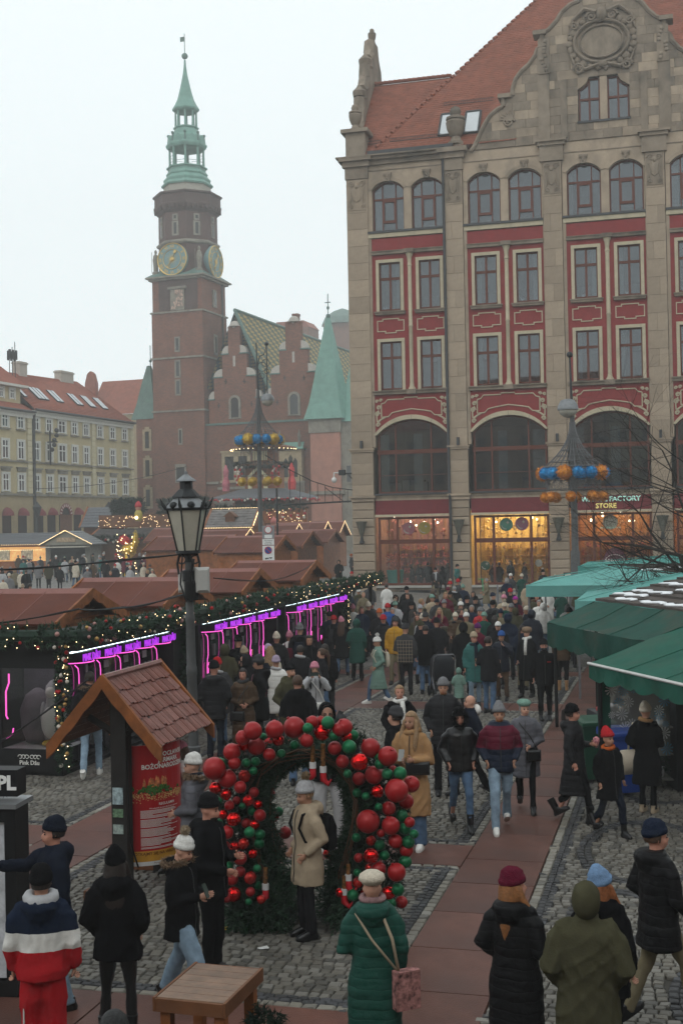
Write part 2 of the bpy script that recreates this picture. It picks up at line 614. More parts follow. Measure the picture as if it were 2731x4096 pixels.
def glass_mat(name,tint=(0.75,0.8,0.8),refl=0.10,rough=0.02):
 if name in _mats:return _mats[name]
 m=bpy.data.materials.new(name)
 m.use_nodes=True
 N,L=m.node_tree.nodes,m.node_tree.links
 N.clear()
 out=N.new('ShaderNodeOutputMaterial')
 tr=N.new('ShaderNodeBsdfTransparent')
 tr.inputs['Color'].default_value=(*tint,1)
 gl=N.new('ShaderNodeBsdfGlossy')
 gl.inputs['Roughness'].default_value=rough
 gl.inputs['Color'].default_value=(0.9,0.95,1,1)
 fr=N.new('ShaderNodeLayerWeight')
 fr.inputs['Blend'].default_value=0.3
 mr=N.new('ShaderNodeMapRange')
 mr.inputs['To Min'].default_value=refl
 mr.inputs['To Max'].default_value=0.9
 mx=N.new('ShaderNodeMixShader')
 L.new(fr.outputs['Fresnel'],mr.inputs['Value'])
 L.new(mr.outputs['Result'],mx.inputs['Fac'])
 L.new(tr.outputs[0],mx.inputs[1])
 L.new(gl.outputs[0],mx.inputs[2])
 L.new(mx.outputs[0],out.inputs['Surface'])
 _mats[name]=m
 return m
M_glass=glass_mat('window glass',(0.6,0.64,0.66),0.06)
M_shopglass=glass_mat('shop glass',(0.92,0.92,0.9),0.02)
# department store on the right
store=thing('department_store','large sandstone and red rendered store with arched windows and curved gable','building',(0.665,70.43,0),-GA)
BAY0,BAYP,BAYW=1.36,5.345,4.08
bays=[BAY0+BAYP*i for i in range(4)]
piers=[(-0.05,1.2)]+[(bays[i]+BAYW+0.03,bays[i]+BAYP-0.19)for i in range(4)]
DEP=16.0
# masonry core: sides and back (the front is made of its own pieces)
MB().box(-0.02,0.5,0.9,DEP,0,24.3).build('side_wall',M_stone,store)
MB().box(0.5,23,DEP-0.4,DEP,0,24.3).build('back_wall',M_stone,store)
MB().box(22.6,23,0.5,DEP-0.4,0,24.3).build('side_wall',M_stone,store)
for z in(4.95,10.4,14.9,19.3,24.2):
 MB().box(0.5,22.6,0.95,DEP-0.4,z,z+0.25).build('floor_slab',M_room,store)
_blockmesh={}
def block(w,h,d):
 k=(round(w,3),round(h,3),d)
 if k not in _blockmesh:
  _blockmesh[k]=MB().cbox(-w/2,w/2,0,d,0.004,h-0.004,0.012).mesh('stone_block')
 return _blockmesh[k]
def block_r(w,h,d):
 k=(round(w,3),round(h,3),d,'r')
 if k not in _blockmesh:
  _blockmesh[k]=MB().cbox(-w/2,w/2,0,d,0.012,h-0.012,0.035).mesh('stone_block')
 return _blockmesh[k]
for i,(x0,x1)in enumerate(piers):
 w=x1-x0
 cx=(x0+x1)/2
 core=MB().box(x0+0.06,x1-0.06,0.0,0.9,0,23.6).build('pilaster',M_stone_d,store)
 z=0.0
 put('stone_block',block(w+0.1,1.0,0.2),M_stone,core,(cx,-0.15,0))
 z=1.0
 for k in range(9):
  h=(5.3-1.0)/9
  put('stone_block',block_r(w,h,0.2),M_stone,core,(cx,-0.1,z))
  z+=h
 MB().box(x0-0.04,x1+0.04,-0.2,0.05,5.3,5.5).box(x0-0.12,x1+0.12,-0.3,0.06,5.5,5.62).build('cornice',M_stone,core)
 z=5.62
 for k in range(4):
  h=(8.05-5.62)/4
  put('stone_block',block(w-0.02,h,0.2),M_stone,core,(cx,-0.06,z))
  z+=h
 MB().box(x0-0.05,x1+0.05,-0.14,0.05,8.05,8.16).box(x0-0.1,x1+0.1,-0.2,0.06,8.16,8.25).build('string_course',M_stone,core)
 z=8.25
 for k in range(16):
  h=(23.3-8.25)/16
  if i==0 or k%2:
   put('stone_block',block(w-0.04,h,0.2),M_stone,core,(cx,-0.04,z))
  else:
   u=0.35+0.3*random.random()
   ww=w-0.04
   put('stone_block',block(ww*u,h,0.2),M_stone,core,(cx-ww/2+ww*u/2,-0.04,z))
   put('stone_block',block(ww*(1-u)-0.008,h,0.2),M_stone,core,(cx+ww/2-ww*(1-u)/2,-0.04,z))
  z+=h
  # carved capital: shield, scrolls and pendants
 cap=MB().box(x0+0.1,x1-0.1,-0.07,0,21.55,23.25)
 hw=w/2-0.2
 for sx in(-1,1):
  for(zz,rr)in((23.0,0.19),(21.75,0.13)):
   pts=[(cx+sx*(hw-rr*0.6)+sx*rr*(1-t/14)*math.cos(t*0.75),-0.09,zz+rr*(1-t/14)*math.sin(t*0.75))for t in range(13)]
   cap.tube(pts,0.035,5)
  cap.tube([(cx+sx*hw*0.95,-0.08,22.7),(cx+sx*hw*0.75,-0.1,22.3),(cx+sx*hw*0.9,-0.08,21.95)],0.04,5)
 cap.sphere((cx,-0.07,22.45),(hw*0.75,0.06,0.45),12,8)
 cap.tube([(cx-hw*0.5,-0.09,22.15),(cx,-0.11,22.02),(cx+hw*0.5,-0.09,22.15)],0.035,5)
 cap.sphere((cx,-0.1,22.9),(0.14,0.07,0.16),8,6)
 cap.build('carved_capital',M_stone_d if i else M_stone,core,smooth=R(40))
 if i in(2,3):
  MB().box(x0-0.1,x1+0.1,-0.16,0.1,23.3,24.12).box(x0-0.2,x1+0.2,-0.28,0.1,24.12,24.3).box(x0-0.3,x1+0.3,-0.4,0.1,24.3,24.42).build('pilaster_cap',M_stone_d,core)
 else:
  MB().box(x0-0.03,x1+0.03,-0.12,0.1,23.3,23.95).box(x0-0.15,x1+0.15,-0.26,0.1,23.95,24.25).box(x0-0.3,x1+0.3,-0.44,0.1,24.25,24.5).build('pilaster_cap',M_stone_d,core)
  # box uplighter and wall lantern
 MB().box(cx-0.07,cx+0.07,-0.28,-0.1,8.26,8.68).build('uplighter',M_lead,core)
 lan=MB().lathe([(0.06,2.95),(0.16,3.0),(0.1,3.15),(0.07,3.35)],8,(cx,-0.5,0))
 lan.tube([(cx,-0.1,3.1),(cx,-0.32,3.0),(cx,-0.5,3.1)],0.035,6)
 lan=lan.build('wall_lantern',M_darkmetal,core)
 MB().lathe([(0.07,3.35),(0.3,4.12),(0.33,4.15),(0.33,4.2),(0.02,4.22)],6,(cx,-0.5,0)).build('lantern_glass',mat('smoked lantern glass',(0.10,0.10,0.08),0.25,0.2,5),lan)
def mullion_frame(name,parent,poly,cuts_v,cuts_h,y,t=0.08,d=0.09,m=None):
 0
 cx=sum(p[0]for p in poly)/len(poly)
 cz=sum(p[1]for p in poly)/len(poly)
 inner=[]
 n=len(poly)
 for i in range(n):
  p,a,b=Vector(poly[i]),Vector(poly[i-1]),Vector(poly[(i+1)%n])
  e1,e2=(p-a).normalized(),(b-p).normalized()
  n1,n2=Vector((-e1 .y,e1 .x)),Vector((-e2 .y,e2 .x))
  bis=(n1+n2).normalized()
  q=p+bis*t/max(0.5,bis.dot(n1))
  inner.append((q.x,q.y))
 mb=MB()
 mb.band(list(poly)+[poly[0]],inner+[inner[0]],y,y+d)
 for(x,z0,z1,*tt)in cuts_v:
  k=tt[0]if tt else t*0.8
  mb.box(x-k/2,x+k/2,y+0.004,y+d-0.01,z0,z1)
 for(z,x0,x1,*tt)in cuts_h:
  k=tt[0]if tt else t*0.8
  mb.box(x0,x1,y-0.012,y+d-0.004,z-k/2,z+k/2)
 return mb.build(name,m or M_frame,parent)
def spiral(mb,cx,cz,r,sx,turns=1.6,rad=0.035,y=-0.05,a0=0.0):
 pts=[]
 for t in range(15):
  f=t/14
  rr=r*(1-0.85*f)
  a=a0+f*turns*2*PI
  pts.append((cx+sx*rr*math.cos(a),y-0.02*f,cz+rr*math.sin(a)))
 mb.tube(pts,[rad*(1-0.3*k/14)for k in range(15)],5)
PR=random.Random(3)
for i,x0 in enumerate(bays):
 x1=x0+BAYW
 xm=(x0+x1)/2
 W=BAYW
# ---- attic storey: two arched windows in stone
 zt,zs,zr,zsl=24.25,22.62,0.47,20.3
 ws=[(x0+0.05,x0+1.85),(x0+2.27,x0+4.05)]
 L=seg_arc(ws[0][0],ws[0][1],zs,zr)
 Rr=seg_arc(ws[1][0],ws[1][1],zs,zr)
 poly=[(x0-0.18,zsl),(ws[0][0],zsl)]+L+[(ws[0][1],zsl),(ws[1][0],zsl)]+Rr+[(ws[1][1],zsl),(x1+0.03,zsl),(x1+0.03,zt),(x0-0.18,zt)]
 att=MB().prism(poly,0.06,0.9).build('attic_wall',M_stone,store)
 for(a,b)in ws:
  A=seg_arc(a-0.02,b+0.02,zs,zr,12)
  B=seg_arc(a-0.2,b+0.2,zs+0.05,zr+0.14,12)
  MB().band(A,B,0.0,0.1).build('arch_moulding',M_stone,att)
  c=(a+b)/2
  ks=MB().prism([(c-0.14,zs+zr-0.05),(c+0.14,zs+zr-0.05),(c+0.24,zs+zr+0.42),(c-0.24,zs+zr+0.42)],-0.07,0.1)
  for sx in(-1,1):
   spiral(ks,c+sx*0.12,zs+zr+0.25,0.09,sx,1.3,0.022,-0.08)
  ks.sphere((c,-0.08,zs+zr+0.12),(0.07,0.05,0.1),8,6)
  ks.build('keystone',M_stone_d,att,smooth=R(40))
 MB().box(x0-0.2,x1+0.05,-0.1,0.3,20.18,20.3).build('sill',M_lead,att)
 MB().box(x0-0.18,x1+0.03,-0.03,0.3,19.94,20.175).build('sill_course',M_cream,att)
 MB().box(x0-0.18,x1+0.03,0.02,0.1,23.68,23.73).build('string_course',M_stone_d,att)
 for(a,b)in ws:
  pl=[(a,zsl)]+[(b,zsl)]+seg_arc(a,b,zs,zr)[::-1]
  zt1=22.12
  w=b-a
  win=mullion_frame('arched_window',store,pl,[(a+w*0.3,zsl,zs+zr-0.08),(a+w*0.72,zsl,zs+zr-0.08)],[(zt1,a,b,0.1)],0.34)
  f=MB()
  xa,xb=a+w*0.3,a+w*0.72
  f.box(xa,xa+0.11,0.315,0.4,20.85,zt1-0.06).box(xb-0.11,xb,0.315,0.4,20.85,zt1-0.06).box(xa+0.11,xb-0.11,0.315,0.4,zt1-0.17,zt1-0.06).box(xa-0.02,xb+0.02,0.30,0.4,20.78,20.92)
  f.build('casement',M_frame,win)
  MB().prism(pl,0.40,0.412).build('pane',M_glass,win)
  MB().box(a+w*0.42,a+w*0.58,0.26,0.34,20.3,20.36).build('handle',M_darkmetal,win)
  if PR.random()<0.6:
   k=PR.random()*0.2+0.15
   MB().box(a+0.02,a+w*k,0.6,0.62,zsl,zs).build('curtain',M_curtain,win)
# ---- two storeys of rectangular windows in red render
 rows=[(15.83,18.7),(11.44,14.3)]
 wx=[(x0+0.2,x0+1.75),(x0+2.45,x0+3.98)]
 zt,zb=19.9,11.4
 xs=[x0-0.02,wx[0][0]+0.15,wx[0][1]-0.15,wx[1][0]+0.15,wx[1][1]-0.15,x1+0.02]
 for(a,b)in((xs[0],xs[1]),(xs[2],xs[3]),(xs[4],xs[5])):
  MB().box(a,b,0.06,0.4,zb,zt).build('red_panel',M_redwall,store)
 for(a,b)in((xs[1],xs[2]),(xs[3],xs[4])):
  MB().box(a,b,0.06,0.4,rows[0][1]-0.15,zt).build('red_panel',M_redwall,store)
  MB().box(a,b,0.06,0.4,rows[1][1]-0.15,rows[0][0]).build('red_panel',M_redwall,store)
 MB().box(x0-0.19,x0-0.02,0.02,0.6,8.3,19.94).build('stone_strip',M_stone,store)
 MB().box(x1+0.02,x1+0.05,0.02,0.6,8.3,19.94).build('stone_strip',M_stone,store)
 MB().prism([(0,0),(0,0)],0,0)if False else None
 MB().box(x0-0.02,x1+0.02,-0.1,0.06,18.98,19.14).box(x0-0.04,x1+0.03,-0.16,0.06,19.14,19.18).build('string_course',M_stone_d,store)
 MB().box(x0-0.06,x1+0.04,-0.12,0.06,11.2,11.36).box(x0-0.1,x1+0.05,-0.2,0.06,11.36,11.42).build('string_course',M_stone_d,store)
 # colonnette between the windows
 co=MB().lathe([(0.2,11.42),(0.2,11.5),(0.13,11.62),(0.11,11.8),(0.11,14.9),(0.125,14.92),(0.125,14.98),(0.11,15.0),(0.11,18.25),(0.135,18.27),(0.135,18.33),(0.11,18.36),(0.11,18.5),(0.14,18.75),(0.2,18.92),(0.22,18.98)],10,(xm+0.06,0.05,0))
 co.build('colonnette',M_cream,store,smooth=R(40))
 MB().box(xm-0.22,xm+0.34,-0.22,0.06,18.985,19.2).build('colonnette_cap',M_stone_d,store)
 MB().box(xm-0.2,xm+0.32,-0.24,0.06,11.18,11.43).build('colonnette_base',M_stone_d,store)
 for(zb2,zt2)in rows:
  for(a,b)in wx:
   su=MB().box(a,a+0.17,-0.02,0.06,zb2,zt2).box(b-0.17,b,-0.02,0.06,zb2,zt2).box(a+0.17,b-0.17,-0.02,0.06,zt2-0.17,zt2)
   win=su.build('window',M_cream,store)
   c=(a+b)/2
   ia,ib=a+0.17,b-0.17
   zi=zt2-0.17
   zq=zb2+(zi-zb2)*0.665
   mullion_frame('window_frame',win,[(ia,zb2+0.05),(ib,zb2+0.05),(ib,zi),(ia,zi)],[(c,zb2,zi,0.12)],[(zq,ia,ib,0.11),(zq+0.06,ia,ib,0.05)],0.17,0.075)
   for(pa,pb,pz0,pz1)in((ia,c,zb2+0.05,zq),(c,ib,zb2+0.05,zq),(ia,c,zq,zi),(c,ib,zq,zi)):
    MB().box(pa+0.02,pb-0.02,0.225,0.235,pz0+0.02,pz1-0.02).build('pane',M_glass,win)
   MB().box(ia,ib,0.075,0.16,zi-0.03,zi).build('lintel',M_frame,win)
   if zb2>15:
    MB().box(a-0.06,b+0.06,-0.14,0.06,zb2-0.2,zb2-0.08).box(a-0.1,b+0.1,-0.2,0.06,zb2-0.08,zb2-0.02).build('sill',M_stone_d,win)
   rr=PR.random()
   if rr<0.45:
    MB().box(ia,ia+0.28,0.5,0.52,zb2,zi).build('curtain',M_curtain,win)
   elif rr<0.7:
    MB().box(ib-0.34,ib,0.5,0.52,zb2,zi).build('curtain',M_curtain,win)
   if PR.random()<0.35 and zb2>15:
    st=MB()
    px=ia+0.25+PR.random()*0.3
    for q in range(5):
     st.tube([(px,0.32,zb2+0.06),(px+(q-2)*0.06,0.32,zb2+0.25+0.1*PR.random())],[0.03,0.008],4)
    st.build('ornament',mat('white porcelain',(0.75,0.75,0.72),0.4,0.05),win)
    # stepped plaster frames between the storeys
 for(a,b)in wx:
  z0,z1=14.62,15.4
  a,b=a+0.03,b-0.03
  w=b-a
  p=[(a,z0+.1),(a+w*.3,z0+.1),(a+w*.3,z0),(a+w*.7,z0),(a+w*.7,z0+.1),(b,z0+.1),(b,z1-.1),(b-w*.2,z1-.1),(b-w*.2,z1),(a+w*.2,z1),(a+w*.2,z1-.1),(a,z1-.1)]
  fr=MB()
  for k in range(12):
   (xa,za),(xb,zb_)=p[k],p[(k+1)%12]
   fr.box(min(xa,xb)-0.025,max(xa,xb)+0.025,0.015+0.0005*(k%2),0.06,min(za,zb_)-0.025,max(za,zb_)+0.025)
  fr.build('plaster_frame',M_cream,store)
# ---- spandrel above the mezzanine arch, with strapwork
 ar=seg_arc(x0+0.06,x1-0.04,8.95,0.85,16)
 ao=seg_arc(x0-0.08,x1+0.06,8.98,1.06,16)
 sp=MB().prism([(x0-0.02,11.2),(x0-0.02,8.98+0.06)]+ao[1:-1]+[(x1+0.02,9.04),(x1+0.02,11.2)],0.06,0.5).build('spandrel',M_redwall,store)
 MB().band(ar,ao,-0.08,0.5).build('arch_band',M_cream,store)
 for k in(0.22,0.5,0.78):
  c=ar[int(k*16)]
  d=ao[int(k*16)]
  MB().band([(c[0]-0.01,c[1]),(c[0]+0.01,c[1])],[(d[0]-0.01,d[1]),(d[0]+0.01,d[1])],-0.083,-0.06).build('joint',M_stone_d,store)
 fr=MB()
 y=0.03
 top=[(x0+.55,10.75),(x0+.7,10.92),(x0+1.65,10.92),(x0+1.65,11.0),(x0+2.4,11.0),(x0+2.4,10.92),(x1-.7,10.92),(x1-.55,10.75),(x1-.35,10.7)]
 fr.tube([(p[0],y,p[1])for p in[(x0+.35,10.7)]+top],0.035,5)
 bot=[(x0+.35,9.95),(x0+.75,9.98),(x0+.95,10.18),(x0+1.3,10.25),(xm,10.36),(x1-1.3,10.25),(x1-.95,10.18),(x1-.75,9.98),(x1-.35,9.95)]
 fr.tube([(p[0],y,p[1])for p in bot],0.035,5)
 for sx in(1,-1):
  q=x0 if sx>0 else x1
  fr.tube([(q+sx*.35,y,10.7),(q+sx*.35,y,9.95)],0.035,5)
  for(ox,oz,rr,tt)in((.1,10.85,.09,1.5),(.32,10.9,.09,1.5),(.2,10.5,.13,1.8),(.12,10.15,.15,1.8),(.15,9.55,.13,1.9)):
   spiral(fr,q+sx*ox,oz,rr,sx,tt,0.036,0.02)
  fr.tube([(q+sx*.15,y,9.7),(q+sx*.35,y,9.85),(q+sx*.6,y,9.95)],[0.06,0.05,0.02],5)
  fr.tube([(q+sx*.2,y,10.35),(q+sx*.08,y,10.0),(q+sx*.1,y,9.7)],0.04,5)
 fr.build('strapwork',M_cream,store,smooth=R(50))
# ---- mezzanine arched window
 za=5.72
 pl=[(x0+.06,za),(x1-.04,za)]+ar[::-1]
 win=mullion_frame('mezzanine_window',store,pl,[(x0+.06+W*.245,za,9.6),(x0+.06+W*.735,za,9.6)],[(8.05,x0,x1,0.16),(7.93,x0,x1,0.06),(6.72,x0+.1,x1-.1,0.03)],0.3,0.1,0.12)
 for k,(pa,pb)in enumerate(((x0+.1,x0+W*.26),(x0+W*.26,x0+W*.75),(x0+W*.75,x1-.1))):
  MB().box(pa+.02,pb-.02,0.375,0.385,za+.05,8.0).build('pane',M_glass,win)
 MB().prism([(x0+.06,8.06),(x1-.04,8.06)]+ar[::-1],0.375,0.385).build('pane',M_glass,win)
 MB().box(x0-0.1,x1+0.1,-0.16,0.3,5.62,5.72).build('sill',M_lead,win)
 for(k0,k1)in((0.03,0.16),(0.5,0.62))if i%2==0 else((0.34,0.46),(0.8,0.97)):
  MB().box(x0+W*k0,x0+W*k1,0.46,0.49,za,9.0).build('curtain',M_curtain,win)
 dk=MB()
 for k in range(4):
  u=x0+0.3+PR.random()*3.2
  dk.box(u,u+0.4+PR.random()*.4,0.9,1.3,za,za+0.3+PR.random()*0.5)
 dk.build('desk',mat('office things',(0.2,0.19,0.17),0.8,0.5,3),win)
 MB().box(x0-0.15,x1+0.03,-0.05,0.5,5.5,5.615).box(x0-0.16,x1+0.03,0.02,0.5,5.33,5.5).build('cornice',M_stone,store)
# ---- shop front
 MB().box(x0-0.1,x1,0.04,0.4,4.55,5.33).build('fascia',mat('dark red fascia',(0.16,0.018,0.024),0.6,0.1,3),store)
 MB().box(x0-0.12,x1+0.01,-0.04,0.3,4.42,4.55).build('fascia_trim',M_cream,store)
 zb,zt,zq=0.62,4.4,3.02
 sh=mullion_frame('shop_window',store,[(x0,zb),(x1,zb),(x1,zt),(x0,zt)],[(x0+W*.265,zb,zt,0.13),(x0+W*.76,zb,zt,0.13)],[(zq,x0,x1,0.2),(zq+0.1,x0,x1,0.06)],0.2,0.12,0.15)
 for(pa,pb)in((x0+.1,x0+W*.265),(x0+W*.265,x0+W*.76),(x0+W*.76,x1-.1)):
  for(pz0,pz1)in((zb+.1,zq),(zq,zt-.1)):
   MB().box(pa+.03,pb-.03,0.27,0.28,pz0+.02,pz1-.02).build('pane',M_shopglass,sh)
 MB().box(x0-0.15,x1+0.03,0.0,0.5,0,0.5).build('stall_riser',M_stone_d,store)
 MB().box(x0-0.18,x1+0.05,-0.12,0.5,0.5,0.61).build('shop_sill',mat('pale stone sill',(0.4,0.39,0.36),0.8,0.1),store)
 MB().box(x0+1.2,x1-0.3,-0.012,0.0,0.22,0.36).build('vent_grille',M_darkmetal,store)
 # lit room behind the glass
 tone=[((0.36,0.2,0.16),2.6),((0.58,0.40,0.14),4.2),((0.5,0.25,0.09),2.6),((0.5,0.2,0.06),2.0)][i]
 rm=mat('shop wall %d'%i,tone[0],0.7,0.35,2.5)
 MB().box(x0-0.15,x1+0.15,3.6,3.75,0.1,4.8).build('shop_back_wall',rm,store)
 MB().box(x0-0.3,x0-0.2,0.5,3.6,0.1,4.8).build('shop_partition',rm,store)
 st=MB()
 for k in range(9):
  u=x0+0.1+k*W/9
  st.box(u,u+W/18,3.5,3.598,0.5,4.6)
 st.build('wall_strip',mat('golden strip %d'%i,[(0.3,0.15,0.16),(0.72,0.52,0.18),(0.5,0.2,0.05),(0.4,0.2,0.1)][i],0.5,0.5,30),store)
 for k in range(3):
  MB().box(x0+0.5+k*1.2,x0+1.2+k*1.2,1.0,3.2,4.66,4.7).build('ceiling_lamp',mat('ceiling lamp %d'%i,(1,0.9,0.7),0.5,0,emit=(1.0,0.78,0.46),estr=tone[1]*2.6),store)
 MB().box(x0-0.2,x1+0.2,0.45,3.6,4.72,4.8).build('shop_ceiling',M_room,store)
 MB().box(x0-0.2,x1+0.2,0.5,3.6,0.02,0.1).build('shop_floor',mat('shop floor',(0.3,0.22,0.15),0.4,0.2),store)
 # display things: cardboard baubles, counter, baskets
 if i<3:
  for(u,zz,rr,cc)in([(0.4,3.75,.36,(0.62,0.22,0.30)),(0.62,3.76,.36,(0.62,0.50,0.10))],[(0.42,3.88,.36,(0.10,0.42,0.33)),(0.63,3.9,.37,(0.5,0.2,0.34)),(0.13,1.65,.26,(0.05,0.20,0.16)),(0.84,1.75,.2,(0.6,0.62,0.6))],[(0.47,3.9,.4,(0.66,0.64,0.55))])[i]:
   bm=MB().lathe([(0.0,0),(rr*0.97,0),(rr,0.02),(rr,0.05),(rr*0.97,0.07),(0,0.07)],24,M=Matrix.Translation((x0+W*u,0.6,zz))@Matrix.Rotation(PI/2,4,'X'),cap=False)
   ba=bm.build('display_disc',mat('disc %.2f %.2f'%(cc[0],cc[1]),cc,0.6,0.05),store)
   mk=MB().box(x0+W*u+.02,x0+W*u+.16,0.50,0.525,zz+.08,zz+.13).box(x0+W*u+.065,x0+W*u+.115,0.50,0.525,zz+.03,zz+.18)
   mk.tube([(x0+W*u-rr*.7*math.cos(t*.12),0.52,zz-rr*.7*math.sin(t*.12))for t in range(2,15)],0.025,5)
   mk.build('printed_shine',mat('white print',(0.8,0.8,0.75),0.6,0),ba)
 sh2=MB()
 for k in range(7):
  u=x0+0.3+PR.random()*3.4
  h=0.5+PR.random()*0.9
  sh2 .box(u,u+0.3+PR.random()*0.3,1.6+PR.random(),2.7,0.1,h)
 sh2 .build('shop_counter',mat('counter %d'%i,[(0.25,0.1,0.1),(0.3,0.2,0.06),(0.3,0.08,0.03),(0.3,0.1,0.05)][i],0.6,0.6,2),store)
 # display of the left shop window: teal planter with mixed sweets
pln=MB().lathe([(0.42,0.7),(0.5,1.45)],16,(bays[0]+0.75,0.95,0)).build('planter',mat('teal planter',(0.05,0.33,0.30),0.5,0.05),store)
sw=MB()
for k in range(140):
 a,q=random.random()*2*PI,random.random()**0.5*0.5
 sw.sphere((bays[0]+0.75+q*math.cos(a),0.95+q*math.sin(a),1.45+random.random()*0.9),0.05,6,4)
sw.build('sweets',mat('mixed sweets',(0.5,0.16,0.12),0.4,0.9,9),pln,kind='stuff')
for i,x0 in enumerate(bays[:3]):
 hg=MB()
 for k in range(46):
  u,z=x0+.2+PR.random()*3.7,3.2+PR.random()*1.1
  hg.sphere((u,.9+PR.random()*1.5,z),.05+.05*PR.random(),7,5)
  if PR.random()<.5:hg.tube([(u,1.5,z),(u,1.5,4.6)],.012,4)
 hg.build('hanging_ornaments',mat('hanging ornaments %d'%i,[(.5,.2,.2),(.7,.5,.2),(.5,.25,.1)][i],.4,.8,4),store,kind='stuff')
 sp_=MB()
 for k in range(9):
  u=x0+.4+PR.random()*3.3
  sp_.sphere((u,.8+PR.random()*2,3.9+PR.random()*.6),.05,8,6)
 sp_.build('spot_lamps',mat('shop spot lamp',(1,.9,.7),.5,0,emit=(1,.85,.6),estr=9),store,kind='stuff')
 shl=MB()
 for k in range(4):
  u=x0+.2+k*1.0
  for z in(.7,1.15,1.6,2.05,2.5):
   shl.box(u,u+.8,3.15,3.48,z,z+.03)
 shl.build('shelf',mat('shop shelf',(.35,.2,.08),.6,.2),store)
 gdz=MB()
 for k in range(150):
  u=x0+.2+PR.random()*3.8
  z=PR.choice((.73,1.18,1.63,2.08,2.53))
  w_,h_=.04+.05*PR.random(),.1+.2*PR.random()
  gdz.box(u,u+w_,3.16,3.3,z,z+h_)
 gdz.build('shelf_goods',mat('shelf goods %d'%i,[(.5,.15,.15),(.5,.3,.1),(.4,.1,.06)][i],.5,1.2,9),store,kind='stuff')
 # shop name over the third window, oval sign on the door
x3=bays[2]
put('sign_lettering',text_mesh('WAWEL FACTORY',0.36,0.03,0.012),mat('mint letters',(0.45,0.72,0.62),0.5,0,emit=(0.45,0.8,0.7),estr=0.35),store,(x3+2.0,-0.02,5.12),(PI/2,0,0))
put('sign_lettering',text_mesh('STORE',0.36,0.03,0.012),mat('yellow letters',(0.75,0.62,0.2),0.5,0,emit=(0.85,0.7,0.25),estr=0.35),store,(x3+1.75,-0.02,4.76),(PI/2,0,0))
dr=MB().box(x3+1.35,x3+1.45,0.12,0.2,0.62,2.92).box(x3+2.95,x3+3.05,0.12,0.2,0.62,2.92).build('door_frame',M_frame,store)
ov=MB().lathe([(0.0,0),(0.6,0),(0.62,0.03),(0.6,0.06),(0,0.06)],28,M=Matrix.Translation((x3+2.15,-0.05,1.75))@Matrix.Rotation(PI/2,4,'X')@Matrix.Scale(1.3,4,(0,1,0)),cap=False).build('oval_sign',mat('plum sign',(0.10,0.025,0.045),0.5,0.05),store)
put('sign_lettering',text_mesh('Wawel',0.34,0.006,0.006),mat('cream letters',(0.72,0.66,0.6),0.6,0),ov,(x3+2.15,-0.12,1.82),(PI/2,0,0))
rg=MB()
rg.tube([(x3+2.15+0.5*math.cos(t*.2),-0.115,1.82+.36*math.sin(t*.2))for t in range(32)],0.014,5)
rg.build('sign_ring',mat('cream letters',(0.7,0.6,0.5)),ov)
put('sign_lettering',text_mesh('MARSHMALLOW STORE',0.1,0.004,0.002),mat('mint letters',(0.4,0.6,0.5)),store,(x3+1.92,0.5,3.6),(PI/2,0,0))
MB().tube([(x3-0.05,-0.05,5.2),(x3-0.05,-0.05,5.21)],.01,4)
# cornice, gutter and downpipe over the first bay
xe=bays[0]+BAYW
MB().box(-0.1,xe+0.05,-0.1,0.9,24.0,24.25).box(-0.4,xe+0.05,-0.3,0.9,24.25,24.42).box(-0.52,xe+0.05,-0.46,0.9,24.42,24.5).build('cornice',M_stone_d,store)
MB().box(1.25,xe+0.6,-0.28,0.2,24.5,24.74).build('gutter',M_lead,store)
dp=MB().tube([(xe+0.02,-0.3,24.6),(xe+0.02,-0.14,24.1),(xe+0.02,-0.13,5.7),(xe+0.06,-0.3,5.5),(xe+0.06,-0.22,5.2),(xe+0.06,-0.2,0.1)],0.075,8)
for k in range(11):
 dp.tube([(xe+0.02,-0.13,7+k*1.55),(xe+0.02,-0.13,7.06+k*1.55)],0.095,8)
dp.build('downpipe',M_lead,store,smooth=R(40))
ped=MB().box(-0.02,1.1,-0.05,0.9,24.5,26.0).box(-0.25,1.3,-0.25,1.1,25.9,26.1).build('corner_pedestal',M_stone_d,store)
def urn(x,y,z,h,par,nm='urn'):
 s=h/2.0
 return MB().lathe([(0.42*s,0),(0.42*s,0.14*s),(0.3*s,0.2*s),(0.22*s,0.42*s),(0.32*s,0.5*s),(0.46*s,0.85*s),(0.5*s,1.15*s),(0.42*s,1.25*s),(0.5*s,1.3*s),(0.48*s,1.4*s),(0.25*s,1.5*s),(0.3*s,1.7*s),(0.22*s,1.9*s),(0.02,2.0*s)],12,(x,y,z)).build(nm,M_stone_d,par,smooth=R(45))
urn(0.5,0.25,26.1,1.5,store)
MB().box(bays[1]-0.95,bays[1]-0.1,-0.05,0.7,24.5,24.75).build('urn_plinth',M_stone_d,store)
urn(bays[1]-0.55,0.25,24.75,2.15,store)
